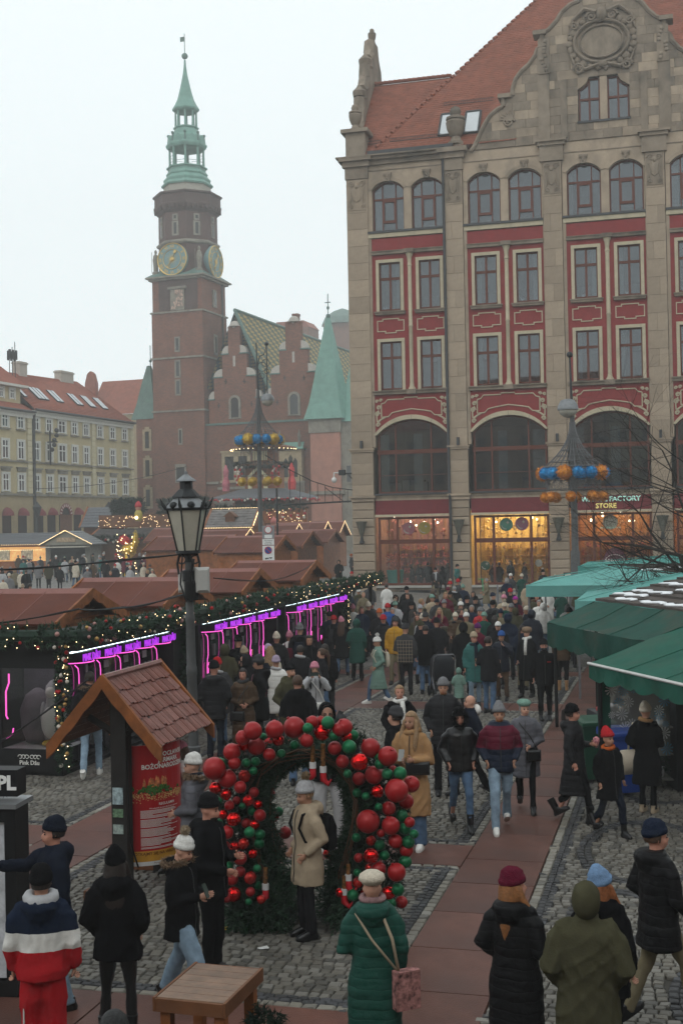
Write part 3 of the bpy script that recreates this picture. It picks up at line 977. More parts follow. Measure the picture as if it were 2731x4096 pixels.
# side gable seen edge-on, stepping up and back
prof=[(0.9,24.5),(0.9,26.3),(1.4,26.5),(1.9,27.0),(2.2,27.8),(2.3,28.6),(2.7,28.7),(2.7,29.2),(3.2,29.5),(3.6,30.2),(3.8,31.0),(4.3,31.1),(4.4,31.6),(4.9,32.1),(5.2,32.9)]
pf=prof+[(11.2-y,z)for(y,z)in prof[::-1]]
pf=pf[::-1]
Mrot=Matrix(((0,1,0,0),(1,0,0,0),(0,0,1,0),(0,0,0,1)))
MB().prism(pf,0.0,0.55,M=Mrot).build('side_gable',M_stone_d,store)
cp=MB()
for(a,b)in zip(prof[2:-1],prof[3:]):
 cp.tube([(0.27,a[0],a[1]),(0.27,b[0],b[1])],0.36,6)
cp.build('gable_coping',M_stone_d,store)
urn(0.3,5.6,32.9,1.0,store,'finial')
for(yy,zz)in((2.4,28.7),(4.0,31.1)):
 MB().lathe([(0.35,0),(0.4,0.3),(0.2,0.5),(0.02,0.7)],8,(0.25,yy-0.1,zz)).build('finial',M_stone_d,store)
# ---- roof: main hipped slope, lower left slope, tiles laid one by one
def slope_pt(s,y,pitch,z0=24.66):
 return Vector((s,y,z0+math.tan(pitch)*y))
PM,PWG=R(52),R(48.5)
rf=MB()
rf.add([(1.4,0,24.6),(24,0,24.6),(24,11,24.6+11*math.tan(PM)),(1.4+11,11,24.6+11*math.tan(PM)),(1.4,22,24.6)],[(0,1,2,3),(0,3,4)])
rf.build('roof',mat('roof boarding',(0.14,0.05,0.03),0.9),store)
rf=MB()
rf.add([(0.5,0,24.55),(5.6,0,24.55),(5.6,5,24.55+5*math.tan(PWG)),(0.5,5,24.55+5*math.tan(PWG)),(5.6,10.5,24.5),(0.5,10.5,24.5)],[(0,1,2,3),(3,2,4,5)])
rfw=rf.build('roof',mat('roof boarding',(0.1,0.04,0.03)),store)
tw,te=0.205,0.185
tverts=[(-tw/2,-0.02,0.03),(-tw/4,-0.075,0.03),(tw/4,-0.075,0.03),(tw/2,-0.02,0.03),(tw/2,te*1.15,0.0),(-tw/2,te*1.15,0.0),(-tw/2,-0.02,0.008),(-tw/4,-0.075,0.008),(tw/4,-0.075,0.008),(tw/2,-0.02,0.008)]
tfaces=[(0,1,2,3,4,5),(6,7,1,0),(7,8,2,1),(8,9,3,2)]
tile_me=MB().add(tverts,tfaces).mesh('roof_tile')
def gable_front(s):
 return s>7.6
allt=[]
for(pitch,z0,sleft,sright,ymax,hip)in((PM,24.68,1.4,19.0,10.8,True),(PWG,24.62,0.6,6.0,4.9,False)):
 nr=int(ymax/math.cos(pitch)/te)
 for rI in range(nr):
  q=rI*te
  y=q*math.cos(pitch)
  z=z0+q*math.sin(pitch)
  s=sleft+(tw/2 if rI%2 else 0)
  while s<sright:
   ok=True
   if hip and s<1.4+y+0.02:ok=False
   if not hip and s>1.4+y-0.05:ok=False
   if hip and 9.5<s<18.5 and z<24.7+(4.2 if 10.5<s<17.8 else 1.6):ok=False
   if ok:allt.append((s,y,z,pitch))
   s+=tw
allt.sort(key=lambda t:t[1])
near=set(range(300))
big=MB()
rt=random.Random(5)
for k,(s,y,z,pitch)in enumerate(allt):
 M_=Matrix.Translation((s+rt.uniform(-.006,.006),y,z+rt.uniform(0,.008)))@Matrix.Rotation(pitch+rt.uniform(-.03,.03),4,'X')
 if k<300:
  o=put('roof_tile',tile_me,M_tile,store)
  o.matrix_local=M_
 else:
  big.add(tverts,tfaces,M_)
big.build('roof_tiles',M_tile,store,kind='stuff')
# hip and ridge tiles
hp=[]
for k in range(44):
 y=0.12+k*0.245
 hp.append(Vector((1.4+y,y,24.7+math.tan(PM)*y)))
hm=MB().tube([(0,-0.15,0.02),(0,0.13,0.0)],[0.12,0.1],8).mesh('hip_tile')
for k,p in enumerate(hp):
 o=put('hip_tile',hm,M_tile,store,p)
 o.rotation_euler=Vector((1,1,math.tan(PM))).to_track_quat('Y','Z').to_euler()
for k in range(16):
 put('ridge_tile',hm,M_tile,store,(0.7+k*0.29,5.0,24.66+5*math.tan(PWG)),(0,0,-PI/2))
 # snow guards
for(a,b,y,pt)in((1.0,2.0,0.55,PWG),(2.4,5.3,0.5,PM),(5.2,8.0,2.3,PM)):
 sg=MB()
 for k in range(int((b-a)/0.12)):
  s=a+k*0.12
  p=slope_pt(s,y,pt)
  sg.tube([p,p+Vector((0,-0.02,0.26))],0.012,4)
 for h in(0.08,0.24):
  sg.tube([slope_pt(a,y,pt)+Vector((0,-0.02,h)),slope_pt(b,y,pt)+Vector((0,-0.02,h))],0.014,4)
 sg.build('snow_guard',M_lead,store)
 # skylights either side of the urn
for(s0,s1)in((5.15,5.8),(6.55,7.35)):
 A=[slope_pt(s0,0.55,PM),slope_pt(s1,0.55,PM),slope_pt(s1,1.75,PM),slope_pt(s0,1.75,PM)]
 nrm=Vector((0,-math.sin(PM),math.cos(PM)))
 fr=MB()
 for k in range(4):
  fr.tube([A[k]+nrm*0.12,A[(k+1)%4]+nrm*0.12],0.07,4)
 sk=fr.build('skylight',M_lead,store)
 MB().add([p+nrm*0.13 for p in A],[(0,1,2,3)]).build('pane',mat('skylight glass',(0.25,0.28,0.3),0.05,0,spec=1.0,ior=2.6),sk)
# ---- curved front gable of ashlar blocks
def gs(x,y):
 return x,y
GC=14.14
half=[(7.0,24.25),(7.2,24.5),(7.45,25.0),(7.75,25.6),(8.1,26.1),(8.5,26.4),(8.82,26.5),(8.82,27.05),(9.35,27.05),(9.35,27.45),(9.5,27.9),(9.8,28.3),(10.25,28.65),(10.6,29.1),(10.72,29.45),(10.95,29.5),(10.95,30.2),(11.35,30.4),(11.75,30.8),(12.05,31.25),(12.5,31.6),(13.0,31.75),(13.3,32.3),(14.14,32.6)]
outl=[(7.0,23.75)]+half+[(2*GC-x,z)for(x,z)in half[-2::-1]]+[(2*GC-7.0,23.75)]
outl=outl[::-1]
def clip(poly,axis,val,keep_less):
 out=[]
 n=len(poly)
 for i in range(n):
  a,b=poly[i],poly[(i+1)%n]
  ia=(a[axis]<=val)if keep_less else(a[axis]>=val)
  ib=(b[axis]<=val)if keep_less else(b[axis]>=val)
  if ia:out.append(a)
  if ia!=ib:
   t=(val-a[axis])/(b[axis]-a[axis])
   out.append((a[0]+t*(b[0]-a[0]),a[1]+t*(b[1]-a[1])))
 return out
gab=MB().prism([(x,z)for(x,z)in outl],0.42,0.9).build('front_gable',M_stone_d,store)
rows=[24.3,24.78,25.24,25.72,26.2,26.68,27.16,27.62,28.1,28.58,29.06,29.54,30.02,30.5,30.98,31.46,31.95,32.6]
gwx0,gwx1,gwz0,gwz1=12.8,15.48,25.24,27.62
rg=random.Random(11)
for k in range(len(rows)-1):
 z0,z1=rows[k],rows[k+1]
 x=6.4+(0.4 if k%2 else 0)
 cuts=[x]
 while cuts[-1]<22:
  cuts.append(cuts[-1]+rg.uniform(0.75,1.15))
 if z1>gwz0 and z0<gwz1:
  cuts=sorted([c for c in cuts if abs(c-gwx0)>0.25 and abs(c-gwx1)>0.25]+[gwx0,gwx1])
 for a,b in zip(cuts[:-1],cuts[1:]):
  if z1>gwz0+.01 and z0<gwz1-.01 and a>=gwx0-.01 and b<=gwx1+.01:continue
  p=clip(clip(clip(clip(outl,0,a+.006,False),0,b-.006,True),1,z0+.005,False),1,z1-.005,True)
  q=[]
  for v in p:
   if not q or(abs(v[0]-q[-1][0])+abs(v[1]-q[-1][1]))>1e-4:q.append(v)
  if len(q)>1 and abs(q[0][0]-q[-1][0])+abs(q[0][1]-q[-1][1])<1e-4:q.pop()
  if len(q)<3:continue
  MB().prism(q,rg.uniform(-0.004,0.006),0.42).build('stone_block',M_stone_d if rg.random()<0.62 else M_stone,gab)
  # coping along the curved outline
cp=MB()
for side in(0,1):
 P=half if side==0 else[(2*GC-x,z)for(x,z)in half]
 for(a,b)in zip(P[:-1],P[1:]):
  cp.tube([(a[0],0.35,a[1]),(b[0],0.35,b[1])],0.2,6)
  cp.tube([(a[0],-0.02,a[1]),(b[0],-0.02,b[1])],0.12,6)
cp.build('gable_coping',M_stone_d,gab,smooth=R(40))
for sx in(0,1):
 for(xx,zz)in((8.9,27.05),(10.85,30.25)):
  X_=xx if sx==0 else 2*GC-xx
  MB().box(X_-0.35,X_+0.35,-0.25,0.7,zz-0.12,zz+0.1).build('step_cap',M_stone_d,gab)
  # flat strips that carry the gable up
 for(xx,z0,z1,ww)in((11.0,24.4,29.4,0.62),(12.05,24.5,27.6,0.36)):
  X_=xx if sx==0 else 2*GC-xx
  MB().box(X_-ww/2,X_+ww/2,-0.07,0.05,z0,z1).build('lesene',M_stone_d,gab)
 X_=11.05 if sx==0 else 2*GC-11.05
 dr_=MB().box(X_-0.3,X_+0.3,-0.12,0.0,28.0,29.9)
 for k in range(9):
  dr_.sphere((X_+rg.uniform(-.2,.2),-0.14,28.2+k*0.19),(0.12,0.07,0.11),7,5)
 dr_.build('carved_drop',M_stone_d,gab,smooth=R(50))
 # scroll shells at the foot of the gable
for sx in(1,-1):
 X_=GC+sx*-5.05
 sc_=MB()
 spiral(sc_,X_,25.65,0.33,sx,1.8,0.07,-0.05)
 for k in range(6):
  a=k*0.3+0.2
  sc_.tube([(X_+sx*0.2,-0.05,25.7),(X_+sx*0.2-sx*0.7*math.cos(a),-0.07,25.7+0.55*math.sin(a))],[0.09,0.03],5)
 sc_.build('scroll_carving',M_stone_d,gab,smooth=R(50))
 # oval cartouche
car=MB()
for(rx,rz,rr,yy)in((1.42,1.12,0.10,-0.1),(1.12,0.86,0.07,-0.08)):
 car.tube([(GC-0.05+rx*math.cos(t*2*PI/40),yy,29.42+rz*math.sin(t*2*PI/40))for t in range(41)],rr,6,cap=False)
for k in range(26):
 a=k*2*PI/26
 car.sphere((GC-0.05+1.68*math.cos(a),-0.06,29.42+1.34*math.sin(a)),(0.16+0.05*(k%2),0.1,0.16+0.04*(k%3)),7,5)
for sx in(-1,1):
 spiral(car,GC+sx*1.25,28.05,0.3,sx,1.7,0.09,-0.12)
 spiral(car,GC+sx*0.55,30.75,0.28,sx,1.6,0.09,-0.14)
 spiral(car,GC+sx*1.45,30.35,0.25,sx,1.6,0.08,-0.12)
 car.tube([(GC+sx*0.3,-0.12,30.95),(GC+sx*0.9,-0.12,31.2),(GC+sx*1.5,-0.1,30.7),(GC+sx*1.75,-0.08,29.9)],[0.16,0.14,0.1,0.06],6)
 car.tube([(GC+sx*1.7,-0.08,28.9),(GC+sx*1.5,-0.1,28.3),(GC+sx*0.9,-0.1,28.0),(GC+sx*0.2,-0.1,28.2)],[0.06,0.1,0.11,0.12],6)
car.sphere((GC,-0.12,30.85),(0.32,0.22,0.38),10,8)
car.sphere((GC,-0.12,28.2),(0.26,0.16,0.2),10,8)
car.build('cartouche',M_stone_d,gab,smooth=R(60))
MB().lathe([(0,0),(1.0,0),(1.06,0.05),(0,0.05)],36,M=Matrix.Translation((GC-0.05,0.0,29.42))@Matrix.Rotation(PI/2,4,'X')@Matrix.Scale(0.77,4,(0,1,0)),cap=False).build('cartouche_plate',M_stone_d,gab)
# gable window with shouldered top
gw=MB().box(gwx0,gwx1,0.40,0.415,gwz0,gwz1).build('gable_window',M_room,store)
for(a,b,sx)in((gwx0+0.03,13.94,1),(14.34,gwx1-0.03,-1)):
 if sx>0:pl=[(a,gwz0+.04),(b,gwz0+.04),(b,gwz1-.02),(a+.55,gwz1-.02),(a+.42,gwz1-.3),(a+.2,gwz1-.48),(a,gwz1-.6)]
 else:pl=[(a,gwz0+.04),(b,gwz0+.04),(b,gwz1-.6),(b-.2,gwz1-.48),(b-.42,gwz1-.3),(b-.55,gwz1-.02),(a,gwz1-.02)]
 mullion_frame('window_frame',gw,pl,[((a+b)/2,gwz0,gwz1-.1,0.1)],[(26.5,a,b,0.12)],0.28,0.08,0.09)
 MB().prism(pl,0.34,0.352).build('pane',M_glass,gw)
 q=[(a-.03,gwz1-.6),(a,gwz1-.6),(a+.2,gwz1-.48),(a+.42,gwz1-.3),(a+.55,gwz1-.02),(a+.55,gwz1),(a-.03,gwz1)]
 if sx<0:q=[(a+b-x,z)for(x,z)in q][::-1]
 MB().prism(q,0.0,0.42).build('window_shoulder',M_stone,gw)
MB().box(13.95,14.33,0.06,0.4,gwz0,gwz1).build('stone_mullion',M_stone,gw)
MB().box(gwx0-.05,gwx1+.05,-0.08,0.3,gwz0-.06,gwz0+.04).build('sill',M_lead,gw)
# parapet wall over bays two to four, below the gable
MB().box(bays[1]-0.9,22.8,0.08,0.9,24.2,24.4).build('parapet',M_stone,store)
# wall camera and bracket on the corner
br=MB().tube([(-0.05,0.1,6.9),(-0.7,-0.1,6.9)],0.04,6).tube([(-0.05,0.1,6.6),(-0.3,0,6.85)],0.03,6).box(-0.75,-0.4,-0.25,0.0,6.8,7.1).build('wall_bracket',M_darkmetal,store)
MB().sphere((-1.05,-0.1,6.55),0.16,10,8).tube([(-1.05,-0.1,6.6),(-1.05,-0.1,6.95),(-0.7,-0.1,6.95)],0.05,6).build('dome_camera',mat('white plastic',(0.6,0.6,0.58),0.4,0.05),br)
# town hall: tower, gables, patterned roof, corner turret
def brick_mat(name,c1,c2,mortar,sc=1.0,stain=None):
 if name in _mats:return _mats[name]
 m=bpy.data.materials.new(name)
 m.use_nodes=True
 N,L=m.node_tree.nodes,m.node_tree.links
 b=N['Principled BSDF']
 b.inputs['Roughness'].default_value=0.9
 tc=N.new('ShaderNodeTexCoord')
 sep=N.new('ShaderNodeSeparateXYZ')
 L.new(tc.outputs['Object'],sep.inputs[0])
 ad=N.new('ShaderNodeMath')
 L.new(sep.outputs[0],ad.inputs[0])
 L.new(sep.outputs[1],ad.inputs[1])
 cb=N.new('ShaderNodeCombineXYZ')
 L.new(ad.outputs[0],cb.inputs[0])
 L.new(sep.outputs[2],cb.inputs[1])
 br=N.new('ShaderNodeTexBrick')
 br.inputs['Color1'].default_value=(*c1,1)
 br.inputs['Color2'].default_value=(*c2,1)
 br.inputs['Mortar'].default_value=(*mortar,1)
 br.inputs['Scale'].default_value=sc
 br.inputs['Brick Width'].default_value=0.3
 br.inputs['Row Height'].default_value=0.1
 br.inputs['Mortar Size'].default_value=0.012
 L.new(cb.outputs[0],br.inputs['Vector'])
 nz=N.new('ShaderNodeTexNoise')
 nz.inputs['Scale'].default_value=0.5
 nz.inputs['Detail'].default_value=8
 nz.inputs['Roughness'].default_value=0.7
 L.new(tc.outputs['Object'],nz.inputs['Vector'])
 mr=N.new('ShaderNodeMapRange')
 mr.inputs['From Min'].default_value=0.3
 mr.inputs['From Max'].default_value=0.7
 mr.inputs['To Min'].default_value=0.72
 mr.inputs['To Max'].default_value=1.25
 L.new(nz.outputs['Fac'],mr.inputs['Value'])
 mx=N.new('ShaderNodeVectorMath')
 mx.operation='SCALE'
 L.new(br.outputs['Color'],mx.inputs[0])
 L.new(mr.outputs['Result'],mx.inputs['Scale'])
 L.new(mx.outputs[0],b.inputs['Base Color'])
 _mats[name]=m
 return m
M_brick=brick_mat('old red brick',(0.215,0.068,0.036),(0.115,0.042,0.027),(0.17,0.105,0.075))
M_brick_d=brick_mat('sooty brick',(0.085,0.042,0.036),(0.06,0.034,0.03),(0.09,0.065,0.055))
M_copper=mat('green copper',(0.155,0.30,0.25),0.6,0.18,1.2,0.1,20,stain=((0.12,0.24,0.20),0.6,0.8,0.3))
M_copper_d=mat('dark green copper',(0.10,0.17,0.145),0.6,0.2,1.2,stain=((0.06,0.10,0.085),0.7,0.8,0.3))
M_thstone=mat('grey stone trim',(0.24,0.22,0.18),0.9,0.2,2,stain=((0.08,0.075,0.065),0.7,0.8))
M_gold=mat('gilding',(0.55,0.38,0.12),0.35,0.1,5,metal=0.7)
M_pink=mat('pink render',(0.40,0.19,0.14),0.9,0.14,1.0,stain=((0.30,0.16,0.13),0.7,0.6))
M_dwin=mat('dark window',(0.02,0.022,0.024),0.1,0.1,spec=0.6)
th=thing('town_hall','old brick town hall with tall clock tower and green copper spire','building',(-16.6,155.0,0.4),R(-20))
TW=7.0
tow=MB().box(-TW,0,0,TW,0,30.5).box(-TW+0.1,-0.1,0.1,TW-0.1,30.5,34.6)
tower=tow.build('tower',M_brick,th)
MB().box(-TW+1.0,-0.62,0.08,0.1,30.7,34.5).build('dark_render',M_brick_d,tower)
for z in(18.1,24.7,30.4):
 MB().box(-TW-0.15,0.15,-0.15,TW+0.15,z,z+0.22).build('string_course',M_thstone,tower)
MB().box(-TW-0.25,0.25,-0.25,TW+0.25,34.5,34.75).box(-TW-0.55,0.55,-0.55,TW+0.55,34.75,34.95).build('cornice',M_thstone,tower)
MB().add([(-TW-.5,-.5,34.95),(.5,-.5,34.95),(.5,TW+.5,34.95),(-TW-.5,TW+.5,34.95),(-TW+.9,.9,36.0),(-.9,.9,36),(-.9,TW-.9,36),(-TW+.9,TW-.9,36)],[(0,1,5,4),(1,2,6,5),(2,3,7,6),(3,0,4,7)]).build('roof_skirt',M_copper_d,tower)
for(s,z0,z1,w)in((-3.5,25.7,27.2,.5),(-3.5,22.5,24.3,.55),(-3.5,20.3,21.9,.55),(-3.3,14.2,15.8,.4)):
 w_=MB().box(s-w*.75,s+w*.75,-0.06,0.1,z0-.2,z1+.2).build('window',M_thstone,tower)
 MB().box(s-w*.35,s+w*.35,-0.075,0.02,z0,z1).build('pane',M_dwin,w_)
w_=MB().box(-4.1,-2.6,-0.08,0.1,9.3,11.6).build('window',M_thstone,tower)
MB().box(-3.9,-2.8,-0.1,0.02,9.4,11.2).build('pane',M_dwin,w_)
for(y,z0,z1)in((3.6,25.6,27.6),(3.6,31.6,33.2)):
 w_=MB().box(-.1,.07,y-.5,y+.5,z0-.3,z1+.3).build('window',M_thstone,tower)
 MB().box(0,.085,y-.22,y+.22,z0,z1).build('pane',M_dwin,w_)
MB().tube([(.12,5.6,18),(.12,5.6,34.6)],.12,6).build('downpipe',M_lead,tower)
# coat of arms
ca=MB().box(-4.3,-2.4,-0.1,.2,30.7,33.3).box(-4.6,-2.1,-.3,.2,33.3,33.6).build('coat_of_arms',M_thstone,tower)
cb_=MB()
rc=random.Random(2)
for k in range(40):
 cb_.sphere((rc.uniform(-4.1,-2.6),-.12,rc.uniform(30.9,33.1)),(.14,.08,.16),6,4)
cb_.build('carving',mat('painted carving',(0.45,0.32,0.26),.8,.5,3),ca)
# octagon with clocks
CT=(-TW/2,TW/2)
def octo(mb,prof):
 return mb.lathe([(r/math.cos(PI/8),z)for r,z in prof],8,(CT[0],CT[1],0),ph=PI/8)
octo(MB(),[(3.45,35),(3.4,43.4)]).build('octagon',brick_mat('tower brick',(0.10,0.047,0.04),(0.072,0.04,0.035),(0.10,0.07,0.06)),th)
octo(MB(),[(3.55,39.0),(3.7,39.15),(3.7,39.35),(3.5,39.5)]).build('string_course',M_thstone,th)
octo(MB(),[(3.45,43.0),(3.6,43.2),(3.85,43.6),(3.95,43.9),(3.95,44.1),(3.85,44.15)]).build('gallery_corbel',M_brick_d,th)
octo(MB(),[(3.85,44.15),(3.85,45.2),(4.05,45.3),(4.05,45.5),(3.6,45.5)]).build('gallery_parapet',M_brick_d,th)
for k in range(8):
 a=k*PI/4-PI/2
 M_=Matrix.Translation((CT[0],CT[1],0))@Matrix.Rotation(a,4,'Z')
 for(z0,z1,w)in((40.2,41.6,.3),(42.1,42.5,.25)):
  w_=MB().box(-w*1.5,w*1.5,-3.52,-3.3,z0-.2,z1+.2,M_).build('window',M_thstone,th)
  MB().box(-w*.6,w*.6,-3.54,-3.4,z0,z1,M_).build('pane',M_dwin,w_)
 for q in range(-2,3):
  MB().box(q*.62-.1,q*.62+.1,-4.0,-3.7,43.3,43.9,M_).build('corbel',M_brick_d,th)
 MB().box(-.45,.45,-2.62,-2.3,46.0,46.6,M_).build('pane',M_dwin,th)
octo(MB(),[(3.6,45.4),(3.0,45.55),(2.75,45.6),(2.75,46.65),(2.95,46.8)]).build('stone_ring',mat('pale ring stone',(0.36,0.34,0.29),.9,.15),th)
octo(MB(),[(2.95,46.7),(3.05,46.9),(2.7,47.3),(2.75,47.5),(2.75,47.65),(2.35,48.1),(2.45,48.3),(2.2,48.7),(2.2,49.0),(2.4,49.05),(2.4,49.2),(1.9,49.25)]).build('copper_base',M_copper,th)
for k in range(8):
 a=k*PI/4+PI/8
 r=2.12
 x,y=CT[0]+r*math.cos(a),CT[1]+r*math.sin(a)
 MB().lathe([(.22,49.2),(.17,49.4),(.15,51.4),(.22,51.6)],6,(x,y,0)).build('lantern_column',M_copper,th)
 a2=a+PI/4
 x2,y2=CT[0]+r*math.cos(a2),CT[1]+r*math.sin(a2)
 MB().tube([(x,y,49.85),(x2,y2,49.85)],.03,4).tube([(x,y,50.6),(x2,y2,50.6)],.025,4).build('railing',M_copper_d,th)
octo(MB(),[(1.9,51.5),(2.25,51.6),(2.4,51.9),(2.4,52.1),(2.2,52.3),(2.0,53.0),(1.6,53.4),(1.5,53.7),(1.35,54.1),(1.5,54.2),(1.5,54.35),(1.1,54.4)]).build('copper_dome',M_copper,th)
MB().lathe([(.25,49.3),(.2,51.6)],6,(CT[0],CT[1],0)).build('lantern_core',M_copper_d,th)
for k in range(8):
 a=k*PI/4+PI/8
 x,y=CT[0]+2.25*math.cos(a),CT[1]+2.25*math.sin(a)
 MB().sphere((x,y,53.3),.2,8,6).lathe([(.2,52.2),(.08,53.2)],6,(x,y,0)).build('ball_finial',M_copper_d,th)
 M_=Matrix.Translation((CT[0],CT[1],0))@Matrix.Rotation(k*PI/4,4,'Z')
 MB().prism([(-.75,52.1),(.75,52.1),(.5,52.6),(0,53.2),(-.5,52.6)],-2.32,-1.9,M_).build('dormer',M_copper,th)
 x,y=CT[0]+1.3*math.cos(a),CT[1]+1.3*math.sin(a)
 MB().lathe([(.16,54.3),(.12,56.4),(.18,56.6)],6,(x,y,0)).build('lantern_column',M_copper,th)
octo(MB(),[(1.25,56.3),(1.55,56.5),(1.6,56.7),(1.25,57.3),(.95,58.0),(.7,59.0),(.45,60.2),(.25,61.3),(.14,62.2),(.1,63.0)]).build('spire',M_copper,th)
MB().sphere((CT[0],CT[1],63.5),.4,10,8).build('ball_finial',M_copper_d,th)
MB().tube([(CT[0],CT[1],63.6),(CT[0],CT[1],66.4)],.05,5).box(CT[0]-.6,CT[0],CT[1]-.02,CT[1]+.02,65.4,66.0).build('weather_vane',M_copper_d,th)
# two clock faces
def clock(M_):
 f=MB().lathe([(0,-.3),(2.0,-.3),(2.05,-.2),(2.05,0.0),(1.7,.9)],32,M=M_,cap=False).build('clock_face',mat('clock blue',(0.16,0.27,0.28),.5,.08),th)
 g=MB()
 for(r,w)in((1.97,.09),(1.22,.05)):
  g.tube([(r*math.cos(t*PI/20),r*math.sin(t*PI/20),-.33)for t in range(41)],w,5,cap=False,M=M_)
 g.build('clock_ring',M_gold,f)
 n=['XII','I','II','III','IIII','V','VI','VII','VIII','IX','X','XI']
 for k in range(12):
  a=PI/2-k*PI/6
  o=put('numeral',text_mesh(n[k],.52,.01,.012),M_gold,f)
  o.matrix_local=M_@Matrix.Rotation(PI,4,'X')@Matrix.Translation((1.6*math.cos(a),1.6*math.sin(a),.33))@Matrix.Rotation(a-PI/2,4,'Z')
 s=MB().sphere((0,0,-.36),(.28,.28,.1),12,6,M=M_)
 for k in range(16):
  a=k*PI/8
  s.add([(.28*math.cos(a-.12),.28*math.sin(a-.12),-.36),(.28*math.cos(a+.12),.28*math.sin(a+.12),-.36),((.75+.2*(k%2))*math.cos(a),(.75+.2*(k%2))*math.sin(a),-.36)],[(0,1,2)],M_)
 s.build('sun_boss',M_gold,f)
 h=MB()
 h.tube([(-.45,.75,-.42),(.4,-.8,-.42)],[.06,.04],5,M=M_).sphere((.42,-.85,-.42),(.22,.22,.05),10,5,M=M_).tube([(-.45+.2*math.cos(t*.5),.8+.2*math.sin(t*.5),-.42)for t in range(9)],.05,5,M=M_)
 h.build('clock_hand',M_gold,f)
clock(Matrix.Translation((CT[0]-0.35,CT[1]-3.5,37.0))@Matrix.Rotation(-PI/2,4,'X'))
clock(Matrix.Translation((CT[0]+3.5,CT[1],37.0))@Matrix.Rotation(PI/2,4,'Z')@Matrix.Rotation(-PI/2,4,'X'))
# stone figures at the corners of the tower ledge
for(x,y)in((-.55,.55),(-TW+.45,.5)):
 MB().lathe([(.5,34.9),(.45,35.7),(.3,35.8),(.32,36.6),(.4,37.2),(.3,37.8),(.12,38.0),(.2,38.3),(.05,38.55)],8,(x,y,0)).tube([(x-.5,y-.1,35.6),(x-.5,y-.1,38.3)],.04,4).build('stone_figure',M_thstone,th)
# ---- gabled front
FW=16.6
wall=MB().box(0.0,14.3,.5,26,0,16.3).build('front_wall',M_brick,th)
MB().box(0.0,14.3,.35,.7,16.2,16.45).build('string_course',M_copper_d,wall)
def stepped(c,hw):
 st=[(hw,16.4),(hw,19.3),(hw-.75,19.3),(hw-.75,22.0),(hw-1.9,22.0),(hw-1.9,24.8),(hw-2.75,24.8),(hw-2.75,28.2)]
 P=[(c-a,z)for a,z in st]+[(c+a,z)for a,z in st[::-1]]
 return P[::-1]
for c in(3.95,11.75):
 hw=3.55 if c<5 else 3.75
 gb=MB().prism(stepped(c,hw),.5,1.2).build('stepped_gable',M_brick,th)
 for(a,z)in((hw,19.3),(hw-.75,22.0),(hw-1.9,24.8)):
  for sx in(-1,1):
   w=.75 if a==hw else(1.15 if a==hw-.75 else .85)
   x=c+sx*(a-w/2)+(0 if sx>0 else 0)
   x=c+sx*(a-w/2)
   MB().box(x-w/2-.1,x+w/2+.1,.35,1.3,z,z+.15).build('step_ledge',M_copper_d,gb)
   q=[(x-w/2,z+.15),(x+w/2,z+.15)]+[(x+(w/2)*math.cos(t*PI/2/6 if sx>0 else PI-t*PI/12),z+.15+.95*math.sin(t*PI/12))for t in range(1,7)]+[(x-sx*w/2,z+1.1)]
   if sx<0:q=[q[1],q[0]]+q[2:]
   if sx<0:q=q[::-1]if False else q
   pp=[(x-sx*w/2,z+.15),(x+sx*w/2,z+.15)]+[(x-sx*w/2+sx*w*math.cos(t*PI/12),z+.15+.95*math.sin(t*PI/12))for t in range(1,7)]
   if sx<0:pp=pp[::-1]
   MB().prism(pp,.5,1.2).build('step_shell',mat('pale plaster',(0.42,0.39,0.35),.9,.1),gb)
 MB().lathe([(.85,0),(.85,.1),(.75,.12)],8,(c,.85,28.2)).sphere((c,.85,28.3),(.7,.4,.65),12,8).build('gable_cap',mat('pale plaster',(0.5,0.47,0.42)),gb)
 for(z0,z1,w,zz)in((17.2,19.4,.62,1),):
  fr=MB().band([(c-w-.18,z0-.15)]+arc(c,z1-.4,w+.18,PI,0,10)+[(c+w+.18,z0-.15)],[(c-w+.12,z0-.15)]+arc(c,z1-.4,w-.12,PI,0,10)+[(c+w-.12,z0-.15)],.35,.6).box(c-w-.2,c+w+.2,.32,.6,z0-.3,z0-.15)
  fr=fr.build('window',M_thstone,gb)
  MB().prism([(c-w+.1,z0-.15),(c+w-.1,z0-.15)]+arc(c,z1-.4,w-.1,0,PI,10),.47,.55).build('pane',M_dwin,fr)
 MB().box(c-.15,c+.15,.45,.55,23.3,24.6).build('slit',mat('pale plaster',(0.5,0.47,0.42)),gb)
 rc=random.Random(int(c))
 for(ax,az)in((-2.2,18.6),(2.2,18.6),(-1.2,21.5),(1.3,21.4)):
  MB().box(c+ax-.05,c+ax+.05,.44,.55,az-.3,az+.3).box(c+ax-.2,c+ax+.2,.45,.55,az-.05,az+.05).build('wall_anchor',M_darkmetal,gb)
MB().lathe([(.5,27.5),(.5,29.0),(.6,29.1),(.55,29.3)],4,(11.75,1.6,0),ph=PI/4).build('chimney',M_brick,th)
